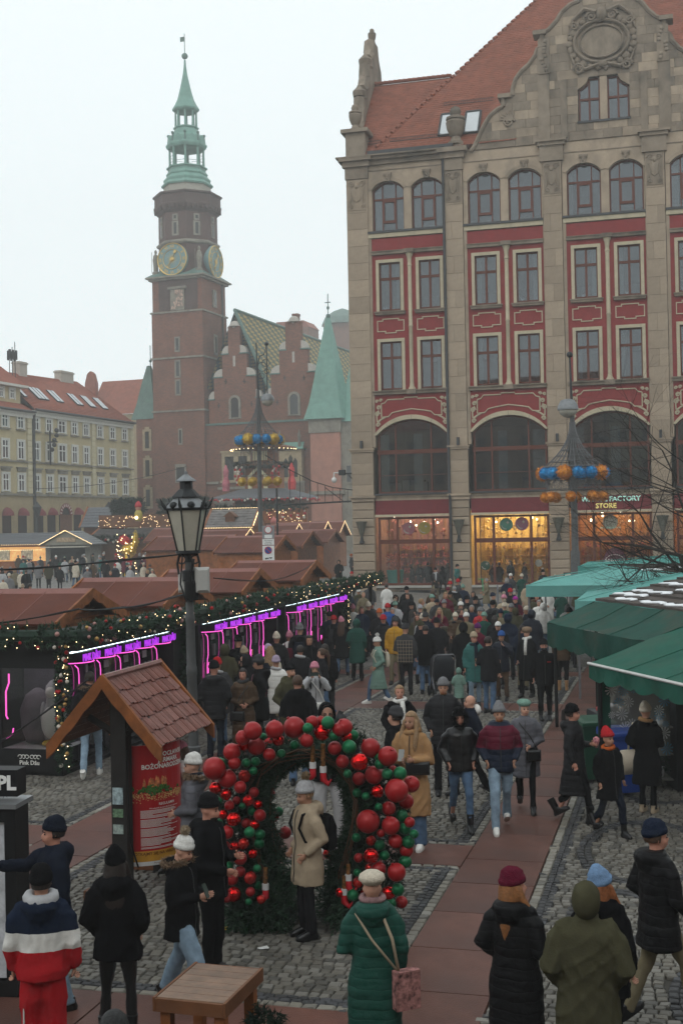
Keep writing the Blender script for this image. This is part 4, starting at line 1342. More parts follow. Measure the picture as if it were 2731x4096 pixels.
# patterned main roof
def diamond_mat():
 m=bpy.data.materials.new('glazed roof tiles')
 m.use_nodes=True
 N,L=m.node_tree.nodes,m.node_tree.links
 b=N['Principled BSDF']
 b.inputs['Roughness'].default_value=0.75
 b.inputs['Specular IOR Level'].default_value=0.2
 tc=N.new('ShaderNodeTexCoord')
 sp=N.new('ShaderNodeSeparateXYZ')
 L.new(tc.outputs['Object'],sp.inputs[0])
 def mth(op,a,bb=None):
  n=N.new('ShaderNodeMath')
  n.operation=op
  for i,v in enumerate((a,bb)):
   if v is None:continue
   if isinstance(v,(int,float)):n.inputs[i].default_value=v
   else:L.new(v,n.inputs[i])
  return n.outputs[0]
 row=mth('FLOOR',mth('MULTIPLY',sp.outputs[2],2.6))
 xs=mth('ADD',mth('MULTIPLY',sp.outputs[1],0.5),mth('MULTIPLY',row,0.22))
 a=mth('FRACT',xs)
 stripe=mth('GREATER_THAN',a,0.5)
 edge=mth('LESS_THAN',mth('FRACT',mth('MULTIPLY',sp.outputs[2],2.6)),0.16)
 nz=N.new('ShaderNodeTexNoise')
 nz.inputs['Scale'].default_value=2.5
 L.new(tc.outputs['Object'],nz.inputs['Vector'])
 mx=N.new('ShaderNodeMixRGB')
 mx.inputs['Color1'].default_value=(0.05,0.088,0.07,1)
 mx.inputs['Color2'].default_value=(0.36,0.255,0.085,1)
 L.new(stripe,mx.inputs['Fac'])
 m2=N.new('ShaderNodeMixRGB')
 m2 .inputs['Color2'].default_value=(0.07,0.065,0.05,1)
 L.new(mx.outputs[0],m2 .inputs['Color1'])
 L.new(edge,m2 .inputs['Fac'])
 m3=N.new('ShaderNodeMixRGB')
 m3 .blend_type='MULTIPLY'
 m3 .inputs['Fac'].default_value=0.6
 L.new(m2 .outputs[0],m3 .inputs['Color1'])
 cr=N.new('ShaderNodeMapRange')
 cr.inputs['To Min'].default_value=0.55
 cr.inputs['To Max'].default_value=1.4
 L.new(nz.outputs['Fac'],cr.inputs['Value'])
 L.new(cr.outputs[0],m3 .inputs['Color2'])
 L.new(m3 .outputs[0],b.inputs['Base Color'])
 return m
M_dia=diamond_mat()
MB().add([(3.95,.9,30.2),(3.95,48,30.2),(9.4,48,18.0),(9.4,.9,18.0),(-1.2,.9,18.0),(-1.2,48,18.0)],[(0,3,2,1),(0,1,5,4)]).build('main_roof',M_dia,th)
MB().tube([(3.95,.9,30.3),(9.3,.9,18.2)],.22,6).tube([(3.95,.9,30.3),(3.95,48,30.3)],.2,6).build('roof_ridge',M_copper_d,th)
MB().add([(11.75,1.0,20.6),(11.75,40,20.6),(15.6,40,17.5),(15.6,1.0,17.5),(7.9,1.0,17.5),(7.9,40,17.5)],[(0,3,2,1),(0,1,5,4)]).build('side_roof',mat('old dark tiles',(0.13,0.055,0.045),.8,.25,1.5),th)
MB().box(6.5,9.5,.6,2.5,16.4,19.5).build('gable_link',M_brick,th)
# stone windows of the lower front
fr=MB().box(1.95,6.3,.2,.6,12.75,13.0).box(2.1,2.5,.3,.6,9.4,12.75).box(3.7,4.3,.3,.6,9.4,12.75).box(5.5,5.9,.3,.6,9.4,12.75).box(2.1,5.9,.3,.6,12.3,12.75).box(1.9,6.2,.15,.6,9.1,9.4).build('window',mat('yellow stone',(0.34,0.27,0.17),.9,.2,2),th)
for(a,b)in((2.5,3.7),(4.3,5.5)):
 MB().box(a,b,.44,.5,9.4,12.3).build('pane',M_dwin,fr)
 MB().box((a+b)/2-.05,(a+b)/2+.05,.4,.46,9.4,12.3).box(a,b,.41,.46,11.2,11.3).build('mullion',M_darkmetal,fr)
bay=MB().box(10.0,12.9,-.4,.6,9.0,12.9).build('bay_window',mat('yellow stone',(0.34,0.27,0.17)),th)
for(a,b)in((10.6,11.15),(11.25,11.75),(11.85,12.35)):
 zt=12.1 if a>10.7 and a<11.5 else 11.7
 MB().prism([(a,9.5),(b,9.5),(b,zt-.3),((a+b)/2,zt+.1),(a,zt-.3)],-.45,-.3).build('pane',M_dwin,bay)
MB().add([(9.7,-.7,12.9),(13.2,-.7,12.9),(12.9,.6,13.8),(10.0,.6,13.8)],[(0,1,2,3)]).box(9.7,13.2,-.7,.6,12.8,12.9).build('bay_roof',M_copper,bay)
for x in(10.1,12.6):
 MB().lathe([(.18,12.9),(.18,14.2),(.25,14.3),(.02,15.2)],4,(x,-.3,0)).build('pinnacle',M_thstone,bay)
MB().box(9.6,13.3,-.6,.6,6.9,7.1).build('balcony_base',M_thstone,bay)
bl=MB()
for k in range(14):
 bl.box(9.7+k*.26,9.82+k*.26,-.55,-.4,7.1,8.8)
bl.box(9.6,13.3,-.6,-.35,8.8,9.0).build('balustrade',M_thstone,bay)
MB().box(-.1,1.6,.25,.6,9.0,9.3).box(1.5,9.5,.25,.6,8.3,8.6).build('string_course',M_thstone,wall)
w_=MB().box(1.2,3.4,.3,.6,3.2,6.6).box(1.0,3.6,.15,.6,6.6,6.9).build('doorway',M_thstone,th)
MB().box(1.6,3.0,.27,.4,3.2,6.2).build('pane',M_dwin,w_)
# corner turret with pink render and copper spire
tur=MB().box(14.25,18.0,-.9,3.0,0,15.2).build('turret',M_pink,th)
MB().box(14.1,18.15,-1.05,3.1,14.6,16.2).build('turret_frieze',M_thstone,tur)
MB().box(14.0,18.4,-1.15,3.1,7.3,7.7).build('string_course',M_thstone,tur)
for(x0,x1,z0,z1)in((15.6,16.4,2.3,4.0),):
 MB().box(x0,x1,-.95,-.8,z0,z1).build('pane',M_dwin,tur)
E1,E2=16.2,30.0
cx,cy=16.1,1.0
spx=MB()
prof=[(2.45,16.2),(1.95,18.0),(1.5,20.5),(1.15,22.8),(.65,25.8),(.2,28.4)]
spx.lathe([(r*1.414,z)for r,z in prof],4,(cx,cy,0),ph=PI/4)
spx.build('turret_spire',M_copper,th)
MB().box(17.6,23,-.6,5,0,15.8).build('side_wing',M_thstone,th)
MB().add([(17.6,-.8,15.8),(23,-.8,15.8),(23,6,24.0),(17.2,6,24.0)],[(0,1,2,3)]).build('wing_roof',M_copper,th)
w_=MB().box(18.5,19.4,-.75,-.5,8.5,11.0).build('window',M_thstone,th)
MB().box(18.7,19.2,-.8,-.6,8.7,10.6).build('pane',M_dwin,w_)
MB().tube([(cx,cy,28.3),(cx,cy,31.3)],.06,5).sphere((cx,cy,29.6),.2,8,6).sphere((cx,cy,28.6),.3,8,6).box(cx-.35,cx+.35,cy-.04,cy+.04,30.2,30.3).build('spire_finial',M_copper_d,th)
# fleche with crockets on the roof behind
fl=MB()
for(dx,h)in((0,5.6),(-.9,3.0),(.9,3.2)):
 fl.lathe([(.28,25),(.22,25+h*.5),(.3,25+h*.52),(.05,25+h)],4,(19.5+dx,8,0))
 for k in range(5):
  fl.box(19.5+dx-.35,19.5+dx+.35,7.95,8.05,25.3+k*h*.17,25.42+k*h*.17)
fl.lathe([(.2,30.4),(.3,30.6),(.04,32)],6,(19.5,8,0)).build('fleche',M_darkmetal,th)
# low wing left of the tower with two small spires
lw=MB().box(-10.0,-7.0,1.0,6.0,0,17.6).build('left_wing',M_brick,th)
for(z0,z1)in((13.8,15.9),(10.3,12.3),(6.5,8.6)):
 w_=MB().box(-9.1,-7.85,.92,1.1,z0-.3,z1+.3).box(-8.8,-8.15,.92,1.1,z1+.3,z1+.6).build('window',mat('yellow stone',(0.34,0.27,0.17)),lw)
 MB().box(-8.75,-8.2,.88,1.0,z0,z1).build('pane',M_dwin,w_)
MB().tube([(-7.1,.9,0),(-7.1,.9,18)],.12,6).build('downpipe',M_lead,lw)
MB().lathe([(1.75*1.414,17.5),(1.2*1.414,19.6),(.75*1.414,22.0),(.3,24.4)],4,(-8.9,2.6,0),ph=PI/4).build('left_spire',M_copper_d,th)
MB().lathe([(1.2*1.414,17.5),(.95*1.414,21.0),(.55*1.414,25.0),(.12,29.5)],4,(-7.7,5.2,0),ph=PI/4).build('left_spire',M_copper_d,th)
MB().tube([(-8.7,2.6,24),(-8.7,2.6,27)],.06,5).sphere((-8.7,2.6,25),.2,8,6).tube([(-7.6,5,29),(-7.6,5,35)],.08,5).sphere((-7.6,5,31),.3,8,6).sphere((-7.6,5,33),.22,8,6).build('spire_finial',M_copper_d,th)
# yellow houses on the left
M_yel=mat('yellow render',(0.46,0.385,0.225),.9,.1,.8,.1,30,stain=((0.36,0.30,0.18),.6,.5,.4))
M_yeld=mat('ochre ground floor render',(0.34,0.27,0.16),.9,.12,.8,stain=((0.24,0.19,0.12),.6,.5,.4))
M_white=mat('white trim',(0.58,0.57,0.52),.8,.05)
M_rt2=mat('distant red tiles',(0.25,0.075,0.045),.85,.2,1.5)
M_sky=mat('skylight glass',(0.25,0.28,0.3))
def yframe(mb=None):
 return None
YA=(-24.79,150.0)
YR=R(70)
def ywindow(par,s,z0,z1,w,sill=True,hood=False):
 a,b=s-w/2,s+w/2
 o=MB().box(a-.22,a,-.05,.08,z0-.1,z1+.15).box(b,b+.22,-.05,.08,z0-.1,z1+.15).box(a,b,-.05,.08,z1,z1+.15)
 o=o.build('window',M_white,par)
 MB().box(a,b,.04,.1,z0,z1).build('pane',mat('house glass',(0.045,0.05,0.055),.08,.1,spec=.8,ior=1.8),o)
 f=MB().box(a,a+.09,-.0,.05,z0,z1).box(b-.09,b,-.0,.05,z0,z1).box(a+.09,b-.09,0,.05,z0,z0+.1).box(a+.09,b-.09,0,.05,z1-.1,z1)
 f.box(s-.05,s+.05,-.01,.05,z0+.1,z1-.1).box(a+.09,b-.09,-.012,.045,z0+(z1-z0)*.62,z0+(z1-z0)*.68)
 f.build('sash',mat('white window paint',(0.7,0.7,0.67),.6,.03),o)
 if sill:MB().box(a-.3,b+.3,-.16,.08,z0-.22,z0-.1).build('sill',M_thstone,o)
 if hood:MB().box(a-.35,b+.35,-.22,.08,z1+.55,z1+.7).box(a-.22,b+.22,-.1,.08,z1+.25,z1+.55).build('hood',M_thstone,o)
def yhouse(name,label,s0,s1,eave,ridge,wins):
 h=thing(name,label,'house',(YA[0],YA[1],0.4),YR)
 MB().box(s0,s1,.08,10,7.4,eave).build('wall',M_yel,h)
 MB().box(s0,s1,0.0,10,0,7.4).build('ground_floor',M_yeld,h)
 MB().box(s0,s1,-.2,.1,7.3,7.5).build('string_course',M_thstone,h)
 MB().box(s0,s1,-.12,.1,10.7,10.85).build('string_course',M_thstone,h)
 MB().box(s0,s1,-.35,.1,eave-.25,eave).box(s0,s1,-.18,.1,eave-.6,eave-.25).build('cornice',M_white,h)
 MB().tube([(s0,-.5,eave+.05),(s1,-.5,eave+.05)],.14,6).build('gutter',M_lead,h)
 for(s,w)in wins:
  for(z0,z1,hood)in((14.15,15.5,False),(11.0,12.9,False),(7.75,9.5,True)):
   ywindow(h,s,z0,z1,w,z0>14 or True,hood)
 return h
ywin=[(-19.77,.95),(-17.38,.95),(-14.9,1.3),(-12.41,.95),(-10.03,.95),(-7.05,.95),(-4.28,.95),(-1.5,.95)]
yh=yhouse('yellow_house','pale yellow town house with red tiled roof and slanted skylights',-20.55,.25,16.2,20,ywin)
rr_=MB().add([(-20.6,-.45,16.2),(.3,-.45,16.2),(-4.6,4.4,21.0),(-20.6,4.4,20.6),(.3,9.5,16.2),(-20.6,9.5,16.2)],[(0,1,2,3),(3,2,4,5),(1,4,2)]).build('roof',M_rt2,yh)
rr_t=MB()
for k in range(24):
 t=k/24
 rr_t.tube([(-20.6,-.45+4.85*t,16.24+4.4*t),(.3-4.9*t,-.45+4.85*t,16.24+4.75*t)],.045,4)
rr_t.build('tile_courses',M_rt2,yh,kind='stuff')
for s in(-20.3,-17.6,-16.9,-16.2,-14.0,-13.3,-10.0,-9.3,-7.2,-6.6,-4.5,-3.9):
 M_=Matrix.Translation((s,.9,17.62))@Matrix.Rotation(math.atan2(4.5,4.85),4,'X')
 sk=MB().box(-.32,.32,0,2.0,0,.1,M_).build('skylight',M_lead,yh)
 MB().box(-.26,.26,.06,1.94,.1,.115,M_).build('pane',M_sky,sk)
for(s,w,z)in((-16.0,1.4,22.0),(-7.3,2.6,21.9)):
 MB().box(s-w/2,s+w/2,4.0,4.9,20.2,z).box(s-w/2-.1,s+w/2+.1,3.9,5.0,z-.25,z-.1).build('chimney',mat('pale chimney',(0.42,0.38,0.33),.9,.15),yh)
for(s,y0,y1)in((-8.6,7.6,16),(.12,7.6,16)):
 qn=MB()
 for k in range(14):
  qn.box(s-.35,s+.35,-.1,.1,7.55+k*.61,8.1+k*.61)
 qn.build('quoins',mat('cream quoin',(0.55,0.49,0.33),.9,.05),yh)
 # ground floor arches with red blinds
for(s,w,zt,red)in((-19.6,.75,6.0,1),(-17.3,.75,6.05,1),(-14.6,1.25,6.6,2),(-12.2,.75,6.1,1),(-9.9,.75,6.1,1),(-7.3,.8,6.2,0)):
 nw=MB().prism([(s-w,1),(s+w,1)]+arc(s,zt-w,w,0,PI,12),-.03,.05).build('arched_opening',M_dwin if red else mat('grey door',(0.22,0.21,0.19)),yh)
 MB().band(arc(s,zt-w,w+.2,PI,0,12),arc(s,zt-w,w,PI,0,12),-.1,.05).build('arch_band',M_yeld,nw)
 if red:
  M_bl=mat('dark red blind',(0.17,0.035,0.04),.7,.1)
  if red==1:
   MB().lathe([(w,0),(w*.9,.35),(w*.5,.7),(0.02,.85)],16,(s,-.05,zt-w)).build('blind',M_bl,nw)
  else:
   MB().band(arc(s,zt-w,w,PI,0,14),arc(s,zt-w,w-.45,PI,0,14),-.16,-.05).build('arch_sign',M_bl,nw)
   for k in range(9):
    a=PI-(k+.5)*PI/9
    MB().box(-.05,.05,-.18,-.16,-.14,.14,Matrix.Translation((s+(w-.22)*math.cos(a),0,zt-w+(w-.22)*math.sin(a)))@Matrix.Rotation(PI/2-a,4,'Y')).build('letter_mark',mat('cream letters',(0.7,0.6,0.5)),nw)
   MB().box(s-w+.1,s+w-.1,-.1,-.04,1,zt-w).build('door',mat('brown door',(0.12,0.05,0.03),.6,.2),nw)
MB().tube([(-20.5,-.25,15.8),(-20.5,-.15,15),(-20.5,-.15,.5)],.16,8).build('downpipe',M_lead,yh)
# iron sign bracket on the facade
bk=MB().tube([(-18.05,-.5,10.6),(-18.05,-.5,14.2)],.1,5).tube([(-18.05,-.2,13.0),(-18.05,-1.4,13.0)],.08,5)
for k in range(5):
 bk.sphere((-18.0+.2*(k%2),-.7-.15*k,12.2+.5*k),.25,8,6)
bk.build('iron_bracket',M_darkmetal,yh)
yh2=yhouse('yellow_house','taller yellow town house with attic windows at the left edge',-40,-20.6,15.9,19,[(-25.27,1.0),(-22.57,1.0),(-28,1.0),(-31,1.0)])
MB().box(-40,-20.8,1.2,9,15.9,18.7).build('attic_wall',M_yel,yh2)
MB().add([(-40,-.5,15.9),(-20.4,-.5,15.9),(-20.4,1.2,16.9),(-40,1.2,16.9)],[(0,1,2,3)]).build('eave_roof',M_rt2,yh2)
for s in(-22.3,-24.2,-26.0,-28):
 ywindow(yh2,s,17.3,18.3,.7,False)
for w_o in[o for o in yh2 .children if o.name.startswith('window')][-4:]:
 w_o.location.y=1.15
MB().add([(-40,.6,18.7),(-20.3,.6,18.7),(-26.5,6,24.5),(-40,6,24.5),(-20.3,11,18.7),(-40,11,18.7)],[(0,1,2,3),(1,4,2),(3,2,4,5)]).build('roof',M_rt2,yh2)
MB().box(-40,-20.3,.5,1.3,18.5,18.75).build('cornice',M_white,yh2)
MB().box(-25,-24.5,2.2,2.6,20.6,21.2).build('skylight',M_sky,yh2)
q2=MB()
for k in range(14):
 q2 .box(-21.5,-20.75,-.1,.1,7.55+k*.61,8.1+k*.61)
q2 .build('quoins',mat('cream quoin',(0.55,0.49,0.33)),yh2)
for s in(-25.3,-22.6):
 nw=MB().prism([(s-.75,1),(s+.75,1)]+arc(s,5.3,.75,0,PI,12),-.03,.05).build('arched_opening',M_dwin,yh2)
 MB().lathe([(.75,0),(.68,.35),(.4,.7),(0.02,.85)],16,(s,-.05,5.25)).build('blind',mat('dark red blind',(0.2,0.04,0.05)),nw)
 # aerials on the taller roof's right edge
an=MB()
for k in range(3):
 an.tube([(-20.0+k*.5,3,19.5),(-20.0+k*.5,3,22.5+k*.6)],.05,4)
for k in range(6):
 an.box(-20.3+k*.28,-20.1+k*.28,2.9,3.1,21.6+.2*(k%2),22.6+.2*(k%2))
an.build('roof_aerial',M_darkmetal,yh2)
MB().box(-21.4,-20.3,4,5,19,21.4).build('chimney',mat('pale chimney',(0.4,0.36,0.3)),yh2)
# roofs and a church tower far behind, nearly lost in the mist
fb=thing('background_house','red roofed house end seen between yellow house and brick tower','house',atY(500,1640,185),R(-20))
z0=fb.location.z
fb.location.z=.4
MB().box(-6,6,0,8,0,z0-1).build('wall',M_yeld,fb)
MB().add([(-6,-.3,z0-1),(6,-.3,z0-1),(6,4,z0+4.5),(-6,4,z0+4.5)],[(0,1,2,3)]).prism([(-6.4,z0),(-4.6,z0),(-4.6,z0+3.8),(-5.0,z0+5.2),(-5.5,z0+5.6),(-6.0,z0+5.2),(-6.4,z0+3.8)],-.4,.4).build('roof',M_rt2,fb)
p=atY(1345,1330,300)
ct=thing('church_tower','pale church tower almost lost in the mist behind the roof','tower',(p.x,300,0.4),R(-20))
MB().box(-4.5,4.5,0,9,0,p.z-4).box(-3.6,3.6,.9,8.1,p.z-4,p.z+2.0).build('wall',M_brick,ct)
MB().lathe([(5.4,0),(4.6,1.6),(2.4,3.2),(.3,4.0)],8,(0,4.5,p.z+2.0)).build('dome',M_copper_d,ct)
p=atY(1160,1320,260)
rb=thing('background_roof','pale distant roof peeping over the patterned town hall roof','house',(p.x,260,.4),R(-20))
MB().box(-4,4,0,6,0,p.z).build('wall',M_brick,rb)
MB().prism([(-4.2,p.z),(4.2,p.z),(3,p.z+1.4),(-3,p.z+1.4)],0,6).build('roof',M_rt2,rb)
# houses that close the square behind the viewpoint and on its right
for k,(x0,x1,h,c)in enumerate(((-75,-42,17,(.36,.27,.18)),(-42,-16,19,(.30,.20,.15)),(-16,12,18,(.33,.28,.2)),(12,40,20,(.25,.17,.13)),(40,75,17,(.34,.3,.24)))):
 t=thing('town_house',['westmost','second','middle','fourth','eastmost'][k]+' town house of the row behind the viewpoint','house',(0,-26,0),0,group='town houses behind the viewpoint')
 MB().box(x0,x1-.1,-10,0,0,h).build('wall',mat('house render %d'%k,c,.9,.12,.6),t)
 MB().prism([(-.8,h),(-10.2,h),(-5.3,h+5)],x0,x1-.1,M=Matrix(((0,1,0,0),(1,0,0,0),(0,0,1,0),(0,0,0,1)))).build('roof',M_rt2,t)
 wp_=MB().box(-.6,.6,-.02,.06,0,2).mesh('window')
 for z in range(4):
  n=int((x1-x0)/3.2)
  for q in range(n):
   put('window',wp_,M_dwin,t,(x0+1.8+q*3.2,0,1.5+z*4.0))
for k,(y0,y1,h)in enumerate(((-22,12,19),(12,42,18))):
 t=thing('town_house',['nearer','farther'][k]+' town house right of the flower market, out of view','house',(34,0,0),0,group='town houses right of the flower market')
 MB().box(0,10,y0,y1-.1,0,h).build('wall',mat('house render %d'%(k+1),(.3,.25,.2)),t)
 wp_=MB().box(-.06,.02,-.6,.6,0,2).mesh('window')
 for z in range(4):
  for q in range(int((y1-y0)/3.2)):
   put('window',wp_,M_dwin,t,(0,y0+1.8+q*3.2,1.5+z*4.0))
# greenery, baubles, lights
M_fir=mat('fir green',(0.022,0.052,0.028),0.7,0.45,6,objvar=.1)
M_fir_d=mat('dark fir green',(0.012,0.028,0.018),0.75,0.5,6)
M_bulb=mat('warm bulb',(1,.8,.5),.5,0,emit=(1.0,0.72,0.38),estr=6.0)
M_bulbd=mat('dim warm bulb',(1,.8,.5),.5,0,emit=(1.0,0.7,0.36),estr=3.2)
M_wood=mat('orange stained wood',(0.235,0.078,0.022),0.6,0.35,5,0.15,20,objvar=.1)
M_wood_d=mat('brown stained wood',(0.13,0.052,0.022),0.65,0.25,5,0.15,20,objvar=.12)
M_black=mat('black paint',(0.010,0.010,0.011),0.5,0.2,6,spec=.18)
M_roofbr=mat('maroon sheet roof',(0.108,0.031,0.018),0.65,0.2,1.5,0.15,10,spec=.1,objvar=.08,stain=((0.075,0.035,0.03),.5,.8,1))
M_seam=mat('pinkish seam',(0.2,0.08,0.065),0.5,0.1)
M_slate=mat('grey slate',(0.10,0.105,0.115),0.6,0.25,6,objvar=.1)
M_bred=mat('red bauble',(0.36,0.012,0.014),0.28,0.06,8)
M_bgold=mat('gold bauble',(0.45,0.27,0.09),0.3,0.1,metal=.6)
M_bwhite=mat('pearl bauble',(0.6,0.55,0.48),0.3,0.05)
M_bpink=mat('old rose bauble',(0.42,0.22,0.2),0.3,0.05)
M_snow=mat('snow',(0.78,0.8,0.82),0.8,0.05)
def blades(P,D,Ln,Wd,rng):
 0
 n=len(P)
 D=D/np.linalg.norm(D,axis=1,keepdims=True)
 T=rng.normal(size=(n,3))
 S=np.cross(D,T)
 S/=np.linalg.norm(S,axis=1,keepdims=True)+1e-9
 L_=(Ln*rng.uniform(.6,1.2,n))[:,None]
 W_=(Wd*rng.uniform(.7,1.3,n))[:,None]
 a,b,c=P-S*W_,P+S*W_,P+D*L_
 v=np.stack([a,b,c],1).reshape(-1,3)
 me=bpy.data.meshes.new('needles')
 me.vertices.add(3*n)
 me.vertices.foreach_set('co',v.astype(np.float32).ravel())
 me.loops.add(3*n)
 me.loops.foreach_set('vertex_index',np.arange(3*n,dtype=np.int32))
 me.polygons.add(n)
 me.polygons.foreach_set('loop_start',np.arange(0,3*n,3,dtype=np.int32))
 me.update(calc_edges=True)
 me.validate()
 return me
def fir_along(pts,rad,n,Ln,Wd,seed=1):
 0
 rng=np.random.default_rng(seed)
 pts=np.array([list(p)for p in pts],float)
 seg=np.linalg.norm(np.diff(pts,axis=0),axis=1)
 cum=np.concatenate([[0],np.cumsum(seg)])
 ns=max(8,n//14)
 t=rng.uniform(0,cum[-1],ns)
 i=np.clip(np.searchsorted(cum,t)-1,0,len(seg)-1)
 f=((t-cum[i])/seg[i])[:,None]
 C=pts[i]*(1-f)+pts[i+1]*f
 ax=(pts[i+1]-pts[i])/seg[i][:,None]
 rd=rng.normal(size=(ns,3))
 rd-=ax*np.sum(rd*ax,1,keepdims=True)
 rd/=np.linalg.norm(rd,axis=1,keepdims=True)
 r=np.array([rad]*ns)if not hasattr(rad,'__len__')else np.interp(t,np.linspace(0,cum[-1],len(rad)),rad)
 base=C+rd*(r*rng.uniform(.35,.75,ns))[:,None]
 dirs=rd+ax*rng.uniform(-.8,.8,(ns,1))+rng.normal(size=(ns,3))*.25
 dirs/=np.linalg.norm(dirs,axis=1,keepdims=True)
 k=14
 u=np.tile(np.linspace(0,1,k),ns)
 sl=np.repeat(r*rng.uniform(.3,.6,ns),k)
 P=np.repeat(base,k,0)+np.repeat(dirs,k,0)*(u*sl)[:,None]
 D=np.repeat(dirs,k,0)*.7+rng.normal(size=(ns*k,3))*.55
 return blades(P,D,Ln,Wd,rng)
def bulbs(mb,pts,r=.02):
 for p in pts:
  x,y,z=p
  mb.add([(x-r,y,z),(x+r,y,z),(x,y-r,z),(x,y+r,z),(x,y,z-r),(x,y,z+r)],[(0,2,5),(2,1,5),(1,3,5),(3,0,5),(2,0,4),(1,2,4),(3,1,4),(0,3,4)])
 return mb
_bau={}
def bauble_mesh(r,q=12):
 k=(round(r,3),q)
 if k not in _bau:
  m_=MB().sphere((0,0,0),r,q,int(q*.7)).lathe([(r*.18,r*.95),(r*.16,r*1.14),(.003,r*1.16)],6)
  _bau[k]=m_.mesh('bauble',True)
 return _bau[k]
# maroon-roofed market stalls
def stall(label,a,b,half,length,ze,zr,yaw=0.0,lights=False,npan=3,front=True,loc=None,gz=0.0,seed=1,openside=False):
 p=g2w(a,b)if loc is None else Vector(loc)
 t=thing('market_stall',label,'market stall',(p.x,p.y,gz),-GA+yaw,group='market stalls with maroon roofs')
 rn=random.Random(seed)
 h2=half-.18
 MB().box(-length+.15,-.35,-h2,h2,0,ze-.02).build('cabin',M_wood_d if openside else M_wood,t)
 ov=.12
 sl=math.atan2(zr-ze,half)
 for sy in(-1,1):
  pl=length/npan
  for k in range(npan):
   x0=-length+k*pl
   x1=x0+pl-.012
   q=[(x0,sy*half,ze),(x1,sy*half,ze),(x1,0,zr),(x0,0,zr)]
   nrm=Vector((0,sy*math.sin(sl),math.cos(sl)))*.05
   v=[Vector(c)for c in q]
   w=[c+nrm for c in v]
   f=[(4,5,6,7),(3,2,1,0),(0,1,5,4),(1,2,6,5),(2,3,7,6),(3,0,4,7)]
   if sy>0:f=[tuple(reversed(ff))for ff in f]
   MB().add(v+w,f).build('roof_panel',M_roofbr,t)
   if k:
    MB().tube([Vector((x0,sy*half,ze))+nrm*1.1,Vector((x0,0,zr))+nrm*1.1],.014,4).build('roof_seam',M_seam,t)
 MB().add([(-length-.02,-.17,zr-.01),(.02,-.17,zr-.01),(.02,0,zr+.085),(-length-.02,0,zr+.085),(-length-.02,.17,zr-.01),(.02,.17,zr-.01),(-length-.02,-.17,zr-.06),(.02,-.17,zr-.06)],[(0,1,2,3),(3,2,5,4),(6,7,1,0)]).build('ridge_cap',M_seam,t)
 # scalloped bargeboards at the gable end
 for sy in(-1,1):
  A,B=[],[]
  n=16
  for k in range(n+1):
   u=k/n
   y=sy*(half+.05)*(1-u)
   z=ze+(zr-ze)*u
   A.append((y,z+.09))
   B.append((y,z-.10-.035*abs(math.sin(u*PI*4))))
  Mx=Matrix(((0,1,0,0),(1,0,0,0),(0,0,1,0),(0,0,0,1)))
  MB().band(A,B,-.02,.03,M=Mx).build('bargeboard',M_wood,t)
  MB().band(A,B,-length-.04,-length+.01,M=Mx).build('bargeboard',M_wood,t)
  # gable boards set back under the verge
 nb=6
 for k in range(nb):
  z0=ze+(zr-ze)*k/nb
  z1=ze+(zr-ze)*(k+1)/nb-.012
  y0=h2*(1-(k+.5)/nb)
  MB().box(-.36,-.33,-y0,y0,z0-.05,z1-.05).build('gable_plank',M_wood,t)
 if lights:
  pts=[]
  for x in(.05,-length-.05):
   for k in range(28):
    u=k/27
    for sy in(-1,1):
     pts.append((x,sy*(half+.05)*(1-u),ze+(zr-ze)*u+.1))
  bulbs(MB(),pts,.022).build('fairy_lights',M_bulbd,t,kind='stuff')
 return t
stall('brown-roofed wooden stall in the lower left, directly behind the black kiosk',-11.4,23.15,1.5,2.9,2.2,2.76,npan=3,seed=1)
stall('brown-roofed stall, second of the row behind the pink-lit kiosk',-11.4,28.3,1.5,2.75,2.2,2.76,npan=3,seed=2)
stall('brown-roofed stall behind the street lamp box, third of the kiosk row',-11.5,33.9,1.5,2.75,2.2,2.76,npan=3,seed=3)
stall('brown-roofed stall under the parking sign, farthest of the kiosk row',-11.9,41.0,1.75,2.8,2.2,2.78,npan=3,seed=4)
def stall_px(label,apex,Y,**kw):
 p=atY(apex[0],apex[1],Y)
 return stall(label,0,0,loc=(p.x,p.y,0),gz=ground_z(p.x,p.y),**kw)
stall_px('open wooden stall with maroon roof just right of the parking sign',(1142,2158),66,half=2.2,length=3.2,ze=2.35,zr=3.15,seed=5)
stall_px('maroon-roofed stall, middle of three leading to the sandstone corner',(1251,2147),76,half=2.2,length=3.6,ze=2.35,zr=3.2,seed=6)
stall_px('maroon-roofed stall closest to the sandstone corner pier',(1346,2138),86,half=2.3,length=3.8,ze=2.35,zr=3.2,seed=7)
stall_px('long maroon-roofed stall seen left and right behind the lantern',(945,2146),75,half=2.3,length=5.0,ze=2.3,zr=3.1,seed=8,npan=4)
stall_px('maroon stall roof edged with bulbs behind the parking sign',(1000,2143),88,half=2.0,length=4.5,ze=2.4,zr=3.3,lights=True,seed=9)
stall_px('light-edged maroon stall roof left of the far sandstone corner',(1195,2122),97,half=2.0,length=5.4,ze=2.5,zr=3.6,lights=True,seed=10)
stall_px('light-edged maroon stall roof behind the carved garland fence',(1310,2114),104,half=2.0,length=4.2,ze=2.6,zr=3.75,lights=True,seed=11)
stall_px('small light-edged stall roof touching the sandstone corner',(1378,2112),108,half=2.0,length=3.0,ze=2.6,zr=3.8,lights=True,seed=12)
stall_px('distant maroon stall roof low behind the lantern glass',(900,2126),100,half=2.2,length=6.0,ze=2.5,zr=3.5,seed=13)
# black photo-booth kiosk with pink neon and a fir garland
kp=g2w(-9.79,18.75)
kio=thing('photo_kiosk','long black photo booth kiosk with pink neon and fir garland','kiosk',(kp.x,kp.y,0),-GA)
